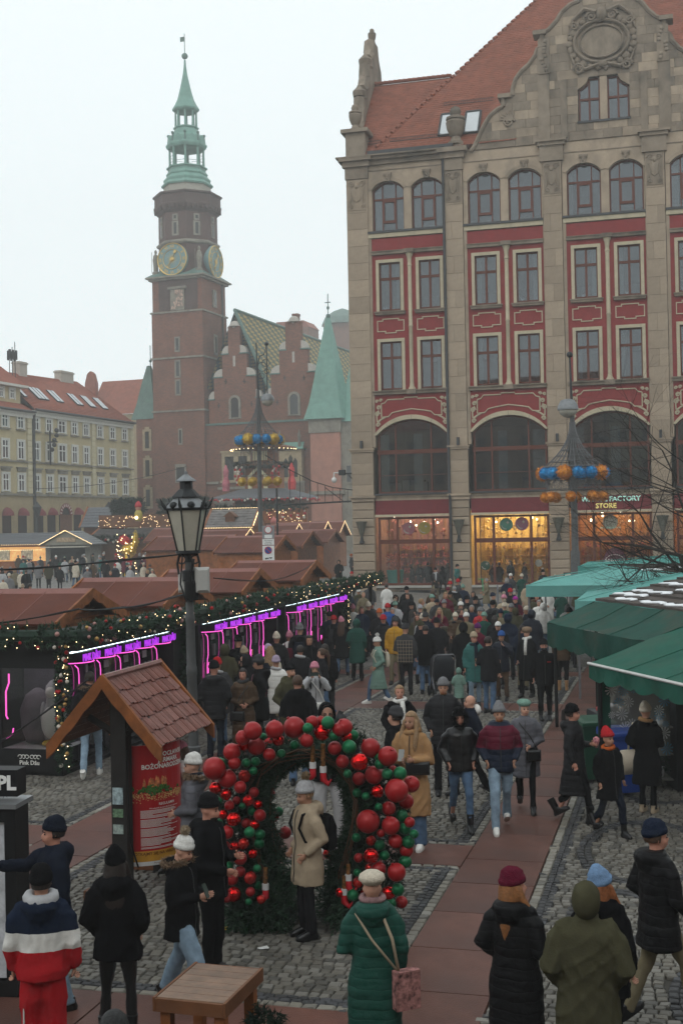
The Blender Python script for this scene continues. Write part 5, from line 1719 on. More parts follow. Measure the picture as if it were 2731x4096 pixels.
# local x = across (+ towards the street), y = along the street away from the viewer
KL=18.2
MB().box(-1.25,-.25,.95,KL,0,2.05).build('cabin',M_black,kio)
MB().box(-1.3,.35,-.15,KL+3.2,2.05,2.2).build('flat_roof',M_black,kio)
MB().box(-1.28,-1.25,.06,.95,0,2.05).build('side_panel',M_black,kio)
MB().box(-1.3,-.02,0,18,.0,.06).build('plinth',M_black,kio)
for y in(4.55,5.9,11.15,11.85,KL-.1):
 MB().box(-.3,.05,y,y+.12,0,2.05).build('post',M_black,kio)
MB().box(-.05,.05,KL+3.0,KL+3.1,0,2.05).build('post',M_black,kio)
M_npink=mat('pink neon',(1,.1,.6),.5,0,emit=(1.0,0.12,0.62),estr=1.5)
M_npur=mat('purple neon',(.6,.1,1),.5,0,emit=(0.42,0.03,0.75),estr=.9)
M_nwhite=mat('white neon',(1,1,1),.5,0,emit=(0.75,0.95,1.0),estr=4.0)
M_booth=mat('booth glass',(0.02,0.02,0.025),.06,.2,spec=.8)
M_steel=mat('brushed panel',(0.18,0.18,0.19),.4,.2,metal=.3)
groups_k=[(.25,4.4),(6.25,10.95),(12.0,17.2)]
for gi,(y0,y1)in enumerate(groups_k):
 MB().tube([(.02,y0,1.985),(.02,y1,1.985)],.014,6).build('light_tube',M_nwhite,kio)
 w=(y1-y0)/5
 for k in range(5):
  c=y0+(k+.5)*w
  bo=MB().box(-.28,-.2,c-w/2+.04,c+w/2-.04,.12,1.78).build('booth_door',M_booth,kio)
  hd=MB().lathe([(w*.47,1.79),(w*.47,1.97)],20,(-.2,c,0)).build('header_sign',M_black,kio)
  put('neon_lettering',text_mesh('PINK DÂU',.17,.008,.002),M_npur,hd,(w*.47-.2+.012,c,1.885),(PI/2,0,PI/2),(w*1.0,1,1))
  MB().tube([(-.2+w*.48*math.cos(t),c+w*.48*math.sin(t),1.80)for t in[(-1.2+2.4*q/12)for q in range(13)]],.009,6).build('neon_curve',M_npink,hd)
  q=c+w*.26
  MB().tube([(-.16,q-.12,1.72),(-.15,q-.03,1.66),(-.15,q,1.55),(-.15,q,1.25),(-.15,q-.05,1.16),(-.15,q-.07,1.0),(-.15,q-.07,.75)],.009,6).build('neon_tube',M_npink,bo)
  MB().tube([(-.15,q+.05,1.08),(-.15,q+.0,1.05),(-.15,q-.01,.95),(-.15,q-.01,.7)],.009,6).build('neon_tube',M_npink,bo)
  MB().box(-.2,-.17,c-.3,c-.18,1.2,1.45).build('card_slot',M_steel,bo)
  MB().box(-.2,-.16,q+.1,q+.17,.95,1.08).build('lock',mat('brass yellow',(.45,.33,.05),.4,.1),bo)
  MB().box(-.2,-.185,c-.38,c-.2,1.55,1.68).build('notice',mat('paper grey',(.4,.4,.4)),bo)
  # short end: glass case with a plush penguin
MB().box(-1.25,-.02,.0,.06,0,.42).box(-1.25,-1.13,.0,.06,.42,2.05).box(-.14,-.02,0,.06,.42,2.05).box(-1.13,-.14,0,.06,1.75,2.05).build('end_frame',M_black,kio)
MB().box(-1.13,-.14,.02,.03,.42,1.75).build('glass',M_shopglass,kio)
MB().box(-1.2,-.05,.9,.94,.1,2.0).build('backdrop',mat('violet backdrop',(.05,.045,.06),.7,.4,2),kio)
MB().box(-1.0,-.25,.2,.8,1.9,1.93).build('case_lamp',mat('case lamp',(1,.9,.95),.5,0,emit=(1,.86,.95),estr=3.0),kio)
MB().box(-1.13,-.14,.06,.9,.38,.42).build('case_floor',mat('pale fabric',(.45,.45,.47),.8),kio)
pg=MB().lathe([(.02,.52),(.16,.55),(.2,.75),(.19,.95),(.14,1.1),(.13,1.18),(.145,1.3),(.13,1.42),(.06,1.5),(.01,1.52)],14,(-.38,.42,0)).build('plush_penguin',mat('grey plush',(.32,.33,.35),.95,.1,8),kio,smooth=True)
MB().sphere((-.38,.29,.82),(.165,.13,.27),12,8).build('belly',mat('white plush',(.6,.6,.6),.95,.05),pg,smooth=True)
MB().sphere((-.38,.31,1.32),(.1,.06,.1),10,6).build('face',mat('white plush',(.6,.6,.6)),pg,smooth=True)
MB().sphere((-.46,.3,.48),(.07,.12,.05),8,6).sphere((-.3,.3,.48),(.07,.12,.05),8,6).build('feet',mat('yellow plush',(.55,.36,.04),.9),pg,smooth=True)
MB().sphere((-.57,.4,.95),(.05,.08,.2),8,6).sphere((-.2,.4,.95),(.05,.08,.2),8,6).build('flippers',mat('grey plush',(.3,.3,.3)),pg,smooth=True)
MB().lathe([(.2,.45),(.28,.7),(.3,1.0),(.2,1.25),(.05,1.35)],12,(-.78,.6,0)).build('plush_toy',mat('smoky plush',(.12,.11,.13),.95,.2,5),kio,smooth=True)
MB().tube([(-1.02,.08,1.65),(-1.02,.08,1.5),(-1.08,.08,1.35),(-1.08,.08,.95),(-1.05,.08,.9)],.014,6).build('neon_tube',M_npink,kio)
MB().tube([(-.95,.08,.75),(-.97,.08,.65),(-1.08,.08,.58)],.012,6).build('neon_tube',M_npink,kio)
put('sign_lettering',text_mesh('Pink Dâu',.1,.004,.001),mat('white print',(.8,.8,.75)),kio,(-.62,-.006,.2),(PI/2,0,0))
orn=MB()
for sx in(-1,1):
 for t in range(3):
  orn.tube([(-.62+sx*(.05+.06*t+.04*math.cos(q*.7)),-.006,.3+.03*math.sin(q*.7))for q in range(8)],.006,4)
orn.build('scroll_print',mat('white print',(.8,.8,.75)),kio)
# roof garland: along the short end and the whole street side, plus upright runs at the corners
rk=random.Random(4)
edge=[(-1.3,-.2,2.3),(.25,-.15,2.3)]
run=[(.35,-.1,2.3)]+[(.35+.03*math.sin(k),.5+k*.9,2.29+.03*math.sin(k*1.9))for k in range(24)]
gar=put('garland',fir_along(edge+run,.19,26000,.085,.011,5),M_fir,kio,kind='stuff')
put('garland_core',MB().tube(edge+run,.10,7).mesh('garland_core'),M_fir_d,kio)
up=[(.03,-.05,2.2),(.04,-.06,1.2),(.03,-.05,.1)]
put('garland',fir_along(up,.12,4500,.06,.009,6),M_fir,kio,kind='stuff')
put('garland',fir_along([(.02,5.3,2.1),(.02,5.3,.3)],.12,2600,.07,.01,7),M_fir,kio,kind='stuff')
put('garland',fir_along([(.05,17.9,2.1),(.05,17.9,.4)],.14,2200,.08,.012,8),M_fir,kio,kind='stuff')
bp_=[]
def along(P,t):
 L=[(Vector(P[i+1])-Vector(P[i])).length for i in range(len(P)-1)]
 t*=sum(L)
 for i,l in enumerate(L):
  if t<=l or i==len(L)-1:
   return Vector(P[i]).lerp(Vector(P[i+1]),min(1,t/l))
  t-=l
allr=edge+run
for k in range(130):
 c=along(allr,rk.random()**1.3)
 a=rk.uniform(-2.4,1.2)
 bp_.append((c.x+.19*math.cos(a),c.y-.1+rk.uniform(-.1,.1),c.z+.19*math.sin(a)))
for k in range(46):
 z=rk.uniform(.15,2.1)
 bp_.append((.04+rk.uniform(-.12,.14),-.12,z))
for yy in(5.3,17.9):
 for k in range(30):
  bp_.append((.14,yy+rk.uniform(-.13,.13),rk.uniform(.3,2.1)))
bulbs(MB(),bp_,.0095).build('fairy_lights',M_bulb,kio,kind='stuff')
for k in range(110):
 c=along(allr,rk.random()**1.35)
 a=rk.uniform(-2.2,1.5)
 r=rk.choice([.028,.032,.04])
 m_=rk.choice([M_bred,M_bred,M_bwhite,M_bpink,M_bgold])
 put('bauble',bauble_mesh(r,10),m_,kio,(c.x+.18*math.cos(a),c.y-.13,c.z+.18*math.sin(a)))
for k in range(34):
 put('bauble',bauble_mesh(rk.choice([.03,.036]),10),rk.choice([M_bred,M_bred,M_bwhite,M_bgold]),kio,(.04+rk.uniform(-.1,.12),-.15,rk.uniform(.15,2.15)))
# far market: huts, carousel, decorations (left half)
def hut(name,label,px,Y,w,d,ze,zr,yaw,wall,roof,lights=True,ridge_x=True,slats=True,open_front=False):
 p=gnd(px[0],px[1])if Y is None else atY(px[0],px[1],Y)
 gz=ground_z(p.x,p.y)
 t=thing(name,label,'market hut',(p.x,p.y,gz),yaw,group='wooden huts of the far market')
 MB().box(-w/2+.2,w/2-.2,.5 if open_front else .2,d-.2,0,ze).build('cabin',wall,t)
 n=7
 if ridge_x:
  for sy in(0,1):
   for k in range(n):
    u0,u1=k/n,(k+1)/n+.04
    f=lambda u:(-.35+u*(d/2+.35),ze+u*(zr-ze))if sy==0 else(d+.35-u*(d/2+.35),ze+u*(zr-ze))
    (ya,za),(yb,zb)=f(u0),f(min(1,u1))
    MB().add([(-w/2,ya,za+.06),(w/2,ya,za+.06),(w/2,yb,zb+.0),(-w/2,yb,zb+.0),(-w/2,ya,za-.02),(w/2,ya,za-.02)],[(0,1,2,3)if sy==0 else(3,2,1,0),(4,5,1,0)]).build('shingle_row',roof,t)
  for x in(-w/2,w/2):
   MB().tube([(x,-.4,ze),(x,d/2,zr+.05)],.09,4).tube([(x,d/2,zr+.05),(x,d+.4,ze)],.09,4).build('bargeboard',M_wood,t)
   MB().prism([(-.2,ze),(d+.2,ze),(d/2,zr-.1)],x-.06 if x<0 else x-.1,x+.1 if x<0 else x+.06,M=Matrix(((0,1,0,0),(1,0,0,0),(0,0,1,0),(0,0,0,1)))).build('gable',M_wood,t)
 else:
  for sx in(-1,1):
   for k in range(n):
    u0,u1=k/n,min(1,(k+1)/n+.04)
    xa,xb=sx*(w/2+.25)*(1-u0),sx*(w/2+.25)*(1-u1)
    za,zb=ze+(zr-ze)*u0,ze+(zr-ze)*u1
    MB().add([(xa,-.3,za+.06),(xa,d,za+.06),(xb,d,zb),(xb,-.3,zb),(xa,-.3,za-.02),(xa,d,za-.02)],[(0,1,2,3),(4,5,1,0)]).build('shingle_row',roof,t)
  MB().prism([(-w/2,ze),(w/2,ze),(0,zr-.05)],-.1,0).build('gable',wall,t)
 if lights:
  pts=[]
  if ridge_x:
   for k in range(30):
    pts.append((-w/2+w*k/29,-.42,ze-.05))
    u=k/29
    pts.append((w/2+.08,-.35+u*(d/2+.35),ze+u*(zr-ze)+.1))
  else:
   for k in range(30):
    u=k/29
    for sx in(-1,1):
     pts.append((sx*(w/2+.25)*(1-u),-.36,ze+(zr-ze)*u+.05))
  bulbs(MB(),pts,.034).build('fairy_lights',M_bulbd,t,kind='stuff')
 return t
M_greyhut=mat('grey painted boards',(0.19,0.19,0.165),.8,.12,3)
h1=hut('market_hut','lit wooden hut with dark shingle roof at the far left edge',(70,2190),108,6.5,4,2.45,3.4,-GA,M_wood,M_slate)
bulbs(MB(),[(-2.7+k*.18,-.5,1.95)for k in range(30)],.035).build('fairy_lights',M_bulbd,h1,kind='stuff')
MB().box(-2.8,2.8,.1,.45,1.0,2.2).build('lit_interior',mat('lit hut interior',(.6,.35,.15),.8,.5,3,emit=(1,.5,.15),estr=.55),h1)
for x in(-1.3,.9):
 MB().box(x-.55,x+.55,.02,.09,1.1,2.0).build('menu_board',mat('menu board',(.5,.42,.3),.8,.8,4),h1)
h2_=hut('market_hut','grey painted booth with bulbs along its gable and a dark opening',(268,2190),104,4.0,3.6,2.35,3.5,R(-8),M_greyhut,mat('pale slate',(0.17,0.18,0.185),.6,.2,4),ridge_x=False,open_front=True)
MB().box(-1.5,1.5,.3,.5,.8,2.1).build('counter_opening',M_black,h2_)
MB().box(-1.9,-1.5,.2,.55,0,2.3).box(1.5,1.9,.2,.55,0,2.3).build('post',M_greyhut,h2_)
MB().box(-1.9,1.9,-.9,.3,2.15,2.22).build('canopy',mat('cream canvas',(.55,.52,.45),.8),h2_)
MB().box(-.8,.8,-.16,-.1,2.6,2.95).build('sign_board',mat('worn sign',(.33,.25,.17),.8,.5,6),h2_)
h3=hut('market_hut','tall steep slate-roofed hut behind the grey booth',(395,2190),113,3.3,3.4,3.8,5.6,-GA+R(4),M_wood_d,M_slate,lights=False)
h3b=[put('bauble',bauble_mesh(.13,8),random.choice([M_bred,M_bwhite]),h3,(1.75,-.5+k*.16,3.9+.25*math.sin(k*.8)))for k in range(22)]
h4=hut('market_hut','long low dark hut hung with red and white baubles behind golden figure',(560,2190),108,9.5,4.0,2.75,3.6,-GA,M_wood_d,mat('dark shingle',(.07,.065,.065),.8,.3,3),lights=False)
for k in range(40):
 put('bauble',bauble_mesh(random.choice([.09,.12]),8),random.choice([M_bred,M_bred,M_bwhite]),h4,(-4.6+k*.24,-.5,2.7+random.uniform(-.25,.1)))
put('garland',fir_along([(-4.8,-.45,2.8),(4.8,-.45,2.8)],.25,5000,.22,.03,11),M_fir_d,h4,kind='stuff')
fh=MB().box(-4.5,5.5,1.5,1.6,3.7,4.8).build('lit_parapet',M_wood_d,h4)
bulbs(MB(),[(random.uniform(-4.5,5.5),1.45,random.uniform(3.7,4.8))for k in range(90)],.028).build('fairy_lights',M_bulb,h4,kind='stuff')
for(x0,x1)in((-3.3,-.8),(1.0,5.4)):
 put('fir_hedge',fir_along([(x0,2.2,5.3),(x1,2.2,5.4)],.75,9000,.35,.05,int(x0*10)+50),M_fir_d,h4,kind='stuff')
 # gnome figure standing on the hut roof
gp=atY(555,2085,108)
gn=thing('gnome_figure','garden gnome figure with red hat standing on the long hut roof','figure',(gp.x,gp.y,gp.z),0)
MB().lathe([(.28,0),(.36,.3),(.34,.7),(.2,.95)],10).build('coat',mat('gnome yellow',(.38,.3,.06),.7),gn,smooth=True)
MB().sphere((0,-.02,1.1),.24,10,8).build('face',mat('gnome skin',(.45,.22,.15),.7),gn,smooth=True)
MB().lathe([(.29,1.2),(.3,1.35),(.2,1.6),(.02,1.75)],10).build('hat',mat('gnome red',(.4,.02,.03),.7),gn,smooth=True)
MB().sphere((-.12,-.36,.3),.14,8,6).build('lamp',M_bulb,gn)
# golden reindeer with tinsel
dp_=gnd(515,2330)
dgz=ground_z(dp_.x,dp_.y)
_Yd=96.0
dp_=atY(505,2300,_Yd)
de=thing('tinsel_figure','golden tinsel figure with red crown of lights before the huts','decoration',(dp_.x,dp_.y,.45),0)
def tinsel(mb,n,c,r,s):
 rng=random.Random(s)
 for k in range(n):
  d=Vector((rng.gauss(0,1),rng.gauss(0,1),rng.gauss(0,1))).normalized()
  p=Vector(c)+Vector((d.x*r[0],d.y*r[1],d.z*r[2]))
  q=p+d*.12+Vector((rng.uniform(-.1,.1),)*3)
  mb.add([p,p+Vector((.05,0,.05)),q],[(0,1,2)])
M_tins=mat('gold tinsel',(.55,.38,.05),.3,.3,8,metal=.7)
t1=MB().sphere((.25,0,2.0),(.5,.4,.45),12,8).tube([(.6,0,2.1),(.75,0,2.7),(.8,0,3.3)],[.22,.2,.12],8).tube([(.25,0,1.8),(.1,0,1.0),(.0,0,0)],[.3,.25,.3],8)
tinsel(t1,260,(.25,0,2.0),(.5,.4,.5),3)
tinsel(t1,120,(.75,0,2.8),(.2,.2,.6),4)
t1 .build('body',M_tins,de)
t2=MB().sphere((-.1,0,2.75),(.42,.3,.35),10,8)
tinsel(t2,120,(-.1,0,2.75),(.42,.3,.35),5)
t2 .build('crown',mat('red tinsel',(.4,.02,.02),.4,.3,8),de)
bulbs(MB(),[(random.uniform(-.6,.9),-.45,random.uniform(.1,3.2))for k in range(60)],.04).build('fairy_lights',M_bulb,de,kind='stuff')
dp2=atY(610,2300,92)
de2=thing('tinsel_figure','low golden tinsel sledge with red glowing tubes beside brown stall','decoration',(dp2 .x,dp2 .y,.45),0)
t3=MB().sphere((0,0,1.0),(.7,.4,.5),12,8).tube([(-.9,0,.1),(.6,0,.1),(1.0,0,.4)],.1,6)
tinsel(t3,260,(0,0,1.0),(.7,.4,.5),6)
t3 .build('body',M_tins,de2)
MB().tube([(-.7,-.45,.9),(0,-.45,1.1),(.6,-.45,.8)],.06,6).build('light_tube',mat('red neon',(1,.1,.05),.5,0,emit=(1,.12,.05),estr=3),de2)
# slate-roofed hut with bulbs, right of the lantern
h5=hut('market_hut','slate hut with small dormer and bright bulbs on its gable',(918,2150),92,3.6,3.6,3.55,4.85,-GA+R(6),M_wood,mat('mixed slate',(.14,.13,.125),.6,.5,3),lights=True)
bulbs(MB(),[(-1.8+k*.12,1.8,4.95)for k in range(31)],.03).build('fairy_lights',M_bulbd,h5,kind='stuff')
MB().box(-.35,.35,.25,1.2,3.9,4.35).prism([(-.5,4.3),(.5,4.3),(0,4.7)],.15,1.2).build('dormer',M_wood_d,h5)
# carousel-like Christmas pyramid in front of the town hall
cpz=atY(1070,2100,118)
cz=thing('market_pavilion','tall tiered wooden Christmas pavilion with garlands below brick gables','pavilion',(cpz.x,cpz.y,.45),-GA)
MB().lathe([(4.6,0),(4.6,4.0)],12,(0,3,0)).build('base',M_wood_d,cz)
MB().box(-7.5,4.5,-2.2,-1.9,3.9,5.2).build('fence',M_wood,cz)
put('garland',fir_along([(-7.5,-2.2,5.3),(4.5,-2.2,5.3)],.3,5000,.25,.035,21),M_fir_d,cz,kind='stuff')
for k in range(64):
 put('bauble',bauble_mesh(random.choice([.09,.12]),8),random.choice([M_bred,M_bred,M_bwhite]),cz,(random.choice([-1,1,1.6,2.3,3,3.7,4.3,-2,-3.5,-5])+random.uniform(-.1,.1),-2.35,random.uniform(4.1,5.2)))
bulbs(MB(),[(random.uniform(-7.5,4.5),-2.45,random.uniform(3.9,5.3))for k in range(90)],.03).build('fairy_lights',M_bulb,cz,kind='stuff')
MB().lathe([(2.9,4.0),(2.9,6.2)],12,(-1.2,3,0)).build('lower_tier',M_wood_d,cz)
MB().lathe([(5.4,6.2),(5.3,6.35),(2.4,7.2)],12,(-1.2,3,0)).build('tier_roof',M_slate,cz)
for k in range(60):
 a=PI+k*PI/59
 put('bauble',bauble_mesh(.11,8),random.choice([M_bred,M_bred,M_bwhite]),cz,(-1.2+5.4*math.cos(a),3+5.4*math.sin(a),6.15+random.uniform(-.15,.05)))
MB().lathe([(1.9,7.0),(1.9,9.4)],8,(-1.2,3,0),ph=PI/8).build('upper_tier',M_wood,cz)
MB().band(arc(-1.2,8.4,.95,PI,0,2)+[(-.25,7.2)],arc(-1.2,8.4,.6,PI,0,2)+[(-.6,7.2)],.9,1.05).band([(-2.15,7.2),(-2.15,8.4)],[(-1.8,7.2),(-1.8,8.4)],.9,1.05).build('window_arch',mat('cream paint',(.6,.55,.35),.7),cz)
MB().lathe([(2.7,9.3),(2.7,9.5),(1.3,9.8)],8,(-1.2,3,0)).build('tier_roof',M_wood_d,cz)
put('garland',fir_along([(-1.2+2.7*math.cos(PI+k*PI/12),3+2.7*math.sin(PI+k*PI/12),9.45)for k in range(13)],.25,2200,.25,.035,22),M_fir_d,cz,kind='stuff')
for(x,n)in((-3.7,9),(1.0,10),(2.6,9),(-3.3,6),(.6,7)):
 for k in range(n):
  put('bauble',bauble_mesh(.14,8),random.choice([M_bred,M_bwhite,M_bred]),cz,(x*.85+random.uniform(-.2,.2),0.6,9.2-k*.2))
MB().lathe([(1.2,9.6),(1.2,11.0)],8,(-1.2,3,0)).build('upper_tier',M_wood,cz)
MB().box(-1.9,-.5,1.7,1.8,9.9,10.8).build('cream_panel',mat('cream paint',(.6,.55,.35)),cz)
MB().lathe([(3.3,11.0),(3.2,11.15),(.3,11.8)],12,(-1.2,3,0)).build('rotor_roof',M_wood_d,cz)
bulbs(MB(),[(-1.2+3.2*math.cos(PI+k*PI/20),3+3.2*math.sin(PI+k*PI/20),10.95)for k in range(21)],.05).build('fairy_lights',M_bulb,cz,kind='stuff')
for(x,s,cc)in((-4.1,1.0,(.4,.12,.15)),(2.4,1.0,(.45,.05,.05))):
 sp=MB().lathe([(.35,0),(.4,.7),(.25,1.2),(.22,1.3),(.28,1.6),(.3,1.9),(.05,2.5)],8,(x,.2,7.0))
 sp.build('figure',mat('figure %.2f'%cc[1],cc,.7,.4,2),cz)
 # golden-coated puppet at the pavilion fence
gp2=atY(1095,2085,112)
pf_=thing('puppet_figure','puppet in yellow coat and pink hat at the garlanded fence','figure',(gp2 .x,gp2 .y,.45),0)
MB().lathe([(.45,0),(.5,2.6),(.42,3.3),(.15,3.6)],10).build('coat',mat('puppet yellow',(.45,.26,.05),.7,.2),pf_,smooth=True)
MB().sphere((0,0,3.75),.28,10,8).build('head',mat('gnome skin',(.45,.22,.15)),pf_,smooth=True)
MB().lathe([(.33,3.85),(.25,4.2),(.02,4.5)],10).build('hat',mat('puppet pink',(.45,.14,.12),.7),pf_,smooth=True)
# street lantern in the foreground
M_pole=mat('grey painted iron',(0.075,0.078,0.08),0.5,0.15,6,0.1,30)
M_lglass=mat('frosted lantern glass',(0.42,0.40,0.33),0.35,0.18,2.5,spec=.4)
lp=gnd(784,3262)
lamp=thing('street_lantern','tall grey street lantern with six-sided glass head near the info board','street lamp',(lp.x,lp.y,0),0)
lamp.rotation_euler=(0,R(-0.6),0)
lamp.scale=(.92,.92,.975)
MB().lathe([(.13,0),(.13,.06),(.1,.1),(.09,.9),(.1,.92),(.1,.98),(.078,1.0),(.074,2.0),(.082,2.02),(.082,2.12),(.07,2.15),(.066,2.75),(.072,2.77),(.072,2.85),(.06,2.88),(.056,3.45),(.052,3.62)],16).build('post',M_pole,lamp,smooth=R(30))
hd=MB().tube([(-.15,0,3.45),(-.17,0,3.6),(-.13,0,3.75)],.02,6).tube([(.15,0,3.45),(.17,0,3.6),(.13,0,3.75)],.02,6).lathe([(.1,3.35),(.1,3.5),(.05,3.52),(.05,3.72),(.19,3.75),(.19,3.79)],12)
for sx in(-1,1):
 hd.tube([(sx*(.1+.06*math.cos(t)),0,3.66+.06*math.sin(t))for t in[q*.5 for q in range(12)]],.014,5)
hd.build('lantern_bracket',M_darkmetal,lamp,smooth=R(40))
zb,zt=3.79,4.36
hexa=lambda r,z,k:(.93*r*math.cos(k*PI/3+.35),r*.93*math.sin(k*PI/3+.35),z)
for k in range(6):
 MB().add([hexa(.17,zb,k),hexa(.17,zb,k+1),hexa(.31,zt,k+1),hexa(.31,zt,k)],[(0,1,2,3)]).build('lantern_pane',M_lglass,lamp)
 MB().tube([hexa(.18,zb-.01,k),hexa(.325,zt+.01,k)],.014,5).build('lantern_rib',M_darkmetal,lamp)
 a,b=hexa(.34,zt+.03,k),hexa(.34,zt+.03,k+1)
 MB().tube([a,b],.022,5).build('lantern_rim',M_darkmetal,lamp)
 o=Vector(a)*1.0
 MB().tube([Vector(a),Vector((a[0]*1.15,a[1]*1.15,zt+.09)),Vector((a[0]*1.3,a[1]*1.3,zt+.19))],[.03,.025,.004],5).build('corner_leaf',M_darkmetal,lamp)
 m_=(Vector(a)+Vector(b))/2
 MB().sphere((m_.x,m_.y,zt+.08),(.06,.06,.05),8,6).build('rim_leaf',M_darkmetal,lamp)
M_lroof=mat('dull zinc',(0.20,0.21,0.22),.45,.2,5,metal=.3)
MB().lathe([(.34,zt+.04),(.2,zt+.17),(.19,zt+.19)],6,ph=.35).build('lantern_roof',M_lroof,lamp)
MB().lathe([(.14,zt+.18),(.225,zt+.19),(.215,zt+.21),(.12,zt+.3),(.1,zt+.31),(.1,zt+.42)],6,ph=.35).build('lantern_chimney',M_darkmetal,lamp)
MB().lathe([(.16,zt+.42),(.15,zt+.44),(.03,zt+.52),(.025,zt+.56),(.0,zt+.57)],6,ph=.35).build('lantern_cap',M_lroof,lamp)
# white antenna boxes strapped to the post
ab_=thing('antenna_box','white plastic antenna box strapped to the street lantern post','antenna',(lp.x-.0,lp.y-.02,3.08),0)
for(x,y,s,rz)in((.15,0,.85,.3),(-.11,.1,.7,-.5)):
 o=MB().cbox(-.12*s,.12*s,-.07,.07,0,.42*s,.04).build('box',mat('white antenna plastic',(.42,.42,.40),.45,.05),ab_,loc=(x,y,.02),rot=(0,0,rz))
MB().tube([(0,-.09,-.1),(0,-.1,.3),(.05,-.09,.5)],.02,6).tube([(-.06,-.08,-.1),(-.14,-.1,.15),(-.1,-.09,.6)],.012,6).lathe([(.09,-.08),(.1,0),(.095,.16),(.08,.2)],10).build('strap',M_black,ab_)
MB().box(-.03,.03,.09,.12,.2,.45).build('bracket',M_darkmetal,ab_)
# black cables running from the lantern post
def cable(label,P,r=.012,n=14):
 pts=[]
 for(a,b,sag)in P:
  for k in range(n+1):
   u=k/n
   q=Vector(a).lerp(Vector(b),u)
   q.z-=sag*4*u*(1-u)
   pts.append(q)
 mb=MB().tube(pts,r,6)
 pts2=[p+Vector((0,.01,.018*math.sin(i*.9)))for i,p in enumerate(pts)]
 mb.tube(pts2,r*.7,5)
 o=mb.build('cable',M_black,label=label,cat='cable')
 return o
lt=Vector((lp.x,lp.y,0))
cable('black twisted cable from the lantern bracket to the left edge',[(lt+Vector((-.16,0,3.64)),Vector((-9.0,22.0,3.42)),.12)])
cable('black cable hanging low across the maroon roof to the post',[(lt+Vector((-.05,-.05,3.1)),Vector((-4.3,20.6,2.72)),.08),(Vector((-4.3,20.6,2.72)),Vector((-9.0,22,2.6)),.22)])
cable('thin black cable from the antenna box to the far stall',[(lt+Vector((.3,.1,3.3)),Vector((-.9,40.6,2.85)),.25)],.008)
cable('thin wire in front of the yellow houses',[(Vector((-40,118,9.0)),Vector((-18.5,152,11.5)),1.6)],.03)
cable('grey wire from the info board roof to the left edge',[(Vector((-2.75,13.55,2.4)),Vector((-5.6,15.2,.95)),.18)],.008)
# traffic signs
sp=atY(1076,2240,62)
sg=thing('traffic_sign','grey post with round no-traffic and no-parking signs and white plates','traffic sign',(sp.x,sp.y,ground_z(sp.x,sp.y)),0)
zt=4.06-sg.location.z
MB().tube([(0,.06,0),(0,.06,zt)],.035,8).build('post',M_steel,sg)
px=62/5050.0
def plate(x0,x1,y0,y1,m,d=.02):
 return MB().box((x0-1076)*px,(x1-1076)*px,-d,0,zt-(y1-2096)*px,zt-(y0-2096)*px).build('sign_plate',m,sg)
M_sw=mat('sign white',(.68,.69,.68),.4,.03)
b1_=plate(1051,1099,2096,2147,mat('sign grey',(.22,.23,.24),.5))
plate(1060,1090,2132,2146,M_sw,.03)
plate(1051,1098,2149,2173,M_sw)
plate(1051,1098,2176,2238,M_sw)
def disc(x,y,r,m,d0,d1,nm='sign_disc'):
 return MB().lathe([(0,d0),(r,d0),(r,d1),(0,d1)],24,M=Matrix.Translation(((x-1076)*px,0,zt-(y-2096)*px))@Matrix.Rotation(PI/2,4,'X'),cap=False).build(nm,m,sg)
M_sred=mat('sign red',(.42,.02,.025),.4,.03)
disc(1075,2112,.185,M_sred,.025,.04)
disc(1075,2112,.15,M_sw,.026,.044)
disc(1074,2194,.185,M_sred,.025,.04)
disc(1074,2194,.155,mat('sign blue',(.02,.06,.25),.4),.026,.044)
MB().box(-.2,.2,-.05,-.045,-.02,.02,Matrix.Translation(((1074-1076)*px,0,zt-(2194-2096)*px))@Matrix.Rotation(R(45),4,'Y')).build('sign_bar',M_sred,sg)
for k,tx in enumerate(('Nie dotyczy','dostawy','Rynek 18/1')):
 put('sign_lettering',text_mesh(tx,.085,.002),mat('black print',(.02,.02,.02),.6),sg,(-.01,-.024,zt-(2155+k*7-2096)*px),(PI/2,0,0))
tw_=MB().box(-.18,.0,-.026,-.021,0,.05).box(.02,.16,-.026,-.021,.03,.07).tube([(-.14,-.03,-.01),(-.14,-.022,-.01)],.03,8).tube([(.1,-.03,.02),(.1,-.022,.02)],.03,8)
tw_.build('tow_symbol',mat('black print',(.02,.02,.02)),sg,loc=(0,0,zt-(2228-2096)*px))
# chandelier lamp posts
M_wire=mat('silver wire',(.11,.11,.115),.45,.1,metal=.2)
def tinsel_ball_mesh(r,seed):
 rng=np.random.default_rng(seed)
 n=420
 D=rng.normal(size=(n,3))
 D/=np.linalg.norm(D,axis=1,keepdims=True)
 v=[tuple(p)for p in D*r*.8]
 me=blades(D*r*.78,D+rng.normal(size=(n,3))*.6,r*.3,r*.07,rng)
 bm=bmesh.new()
 bm.from_mesh(me)
 bmesh.ops.create_icosphere(bm,subdivisions=2,radius=r*.86)
 m2=bpy.data.meshes.new('tinsel_ball')
 bm.to_mesh(m2)
 bm.free()
 return m2
M_torange=mat('copper tinsel',(.58,.21,.025),.35,.35,25,metal=.45)
M_tblue=mat('blue tinsel',(.02,.25,.55),.35,.35,25,metal=.45)
M_tgold=mat('yellow gold tinsel',(.55,.36,.05),.35,.35,25,metal=.45)
_tb=[tinsel_ball_mesh(1.0,k)for k in range(2)]
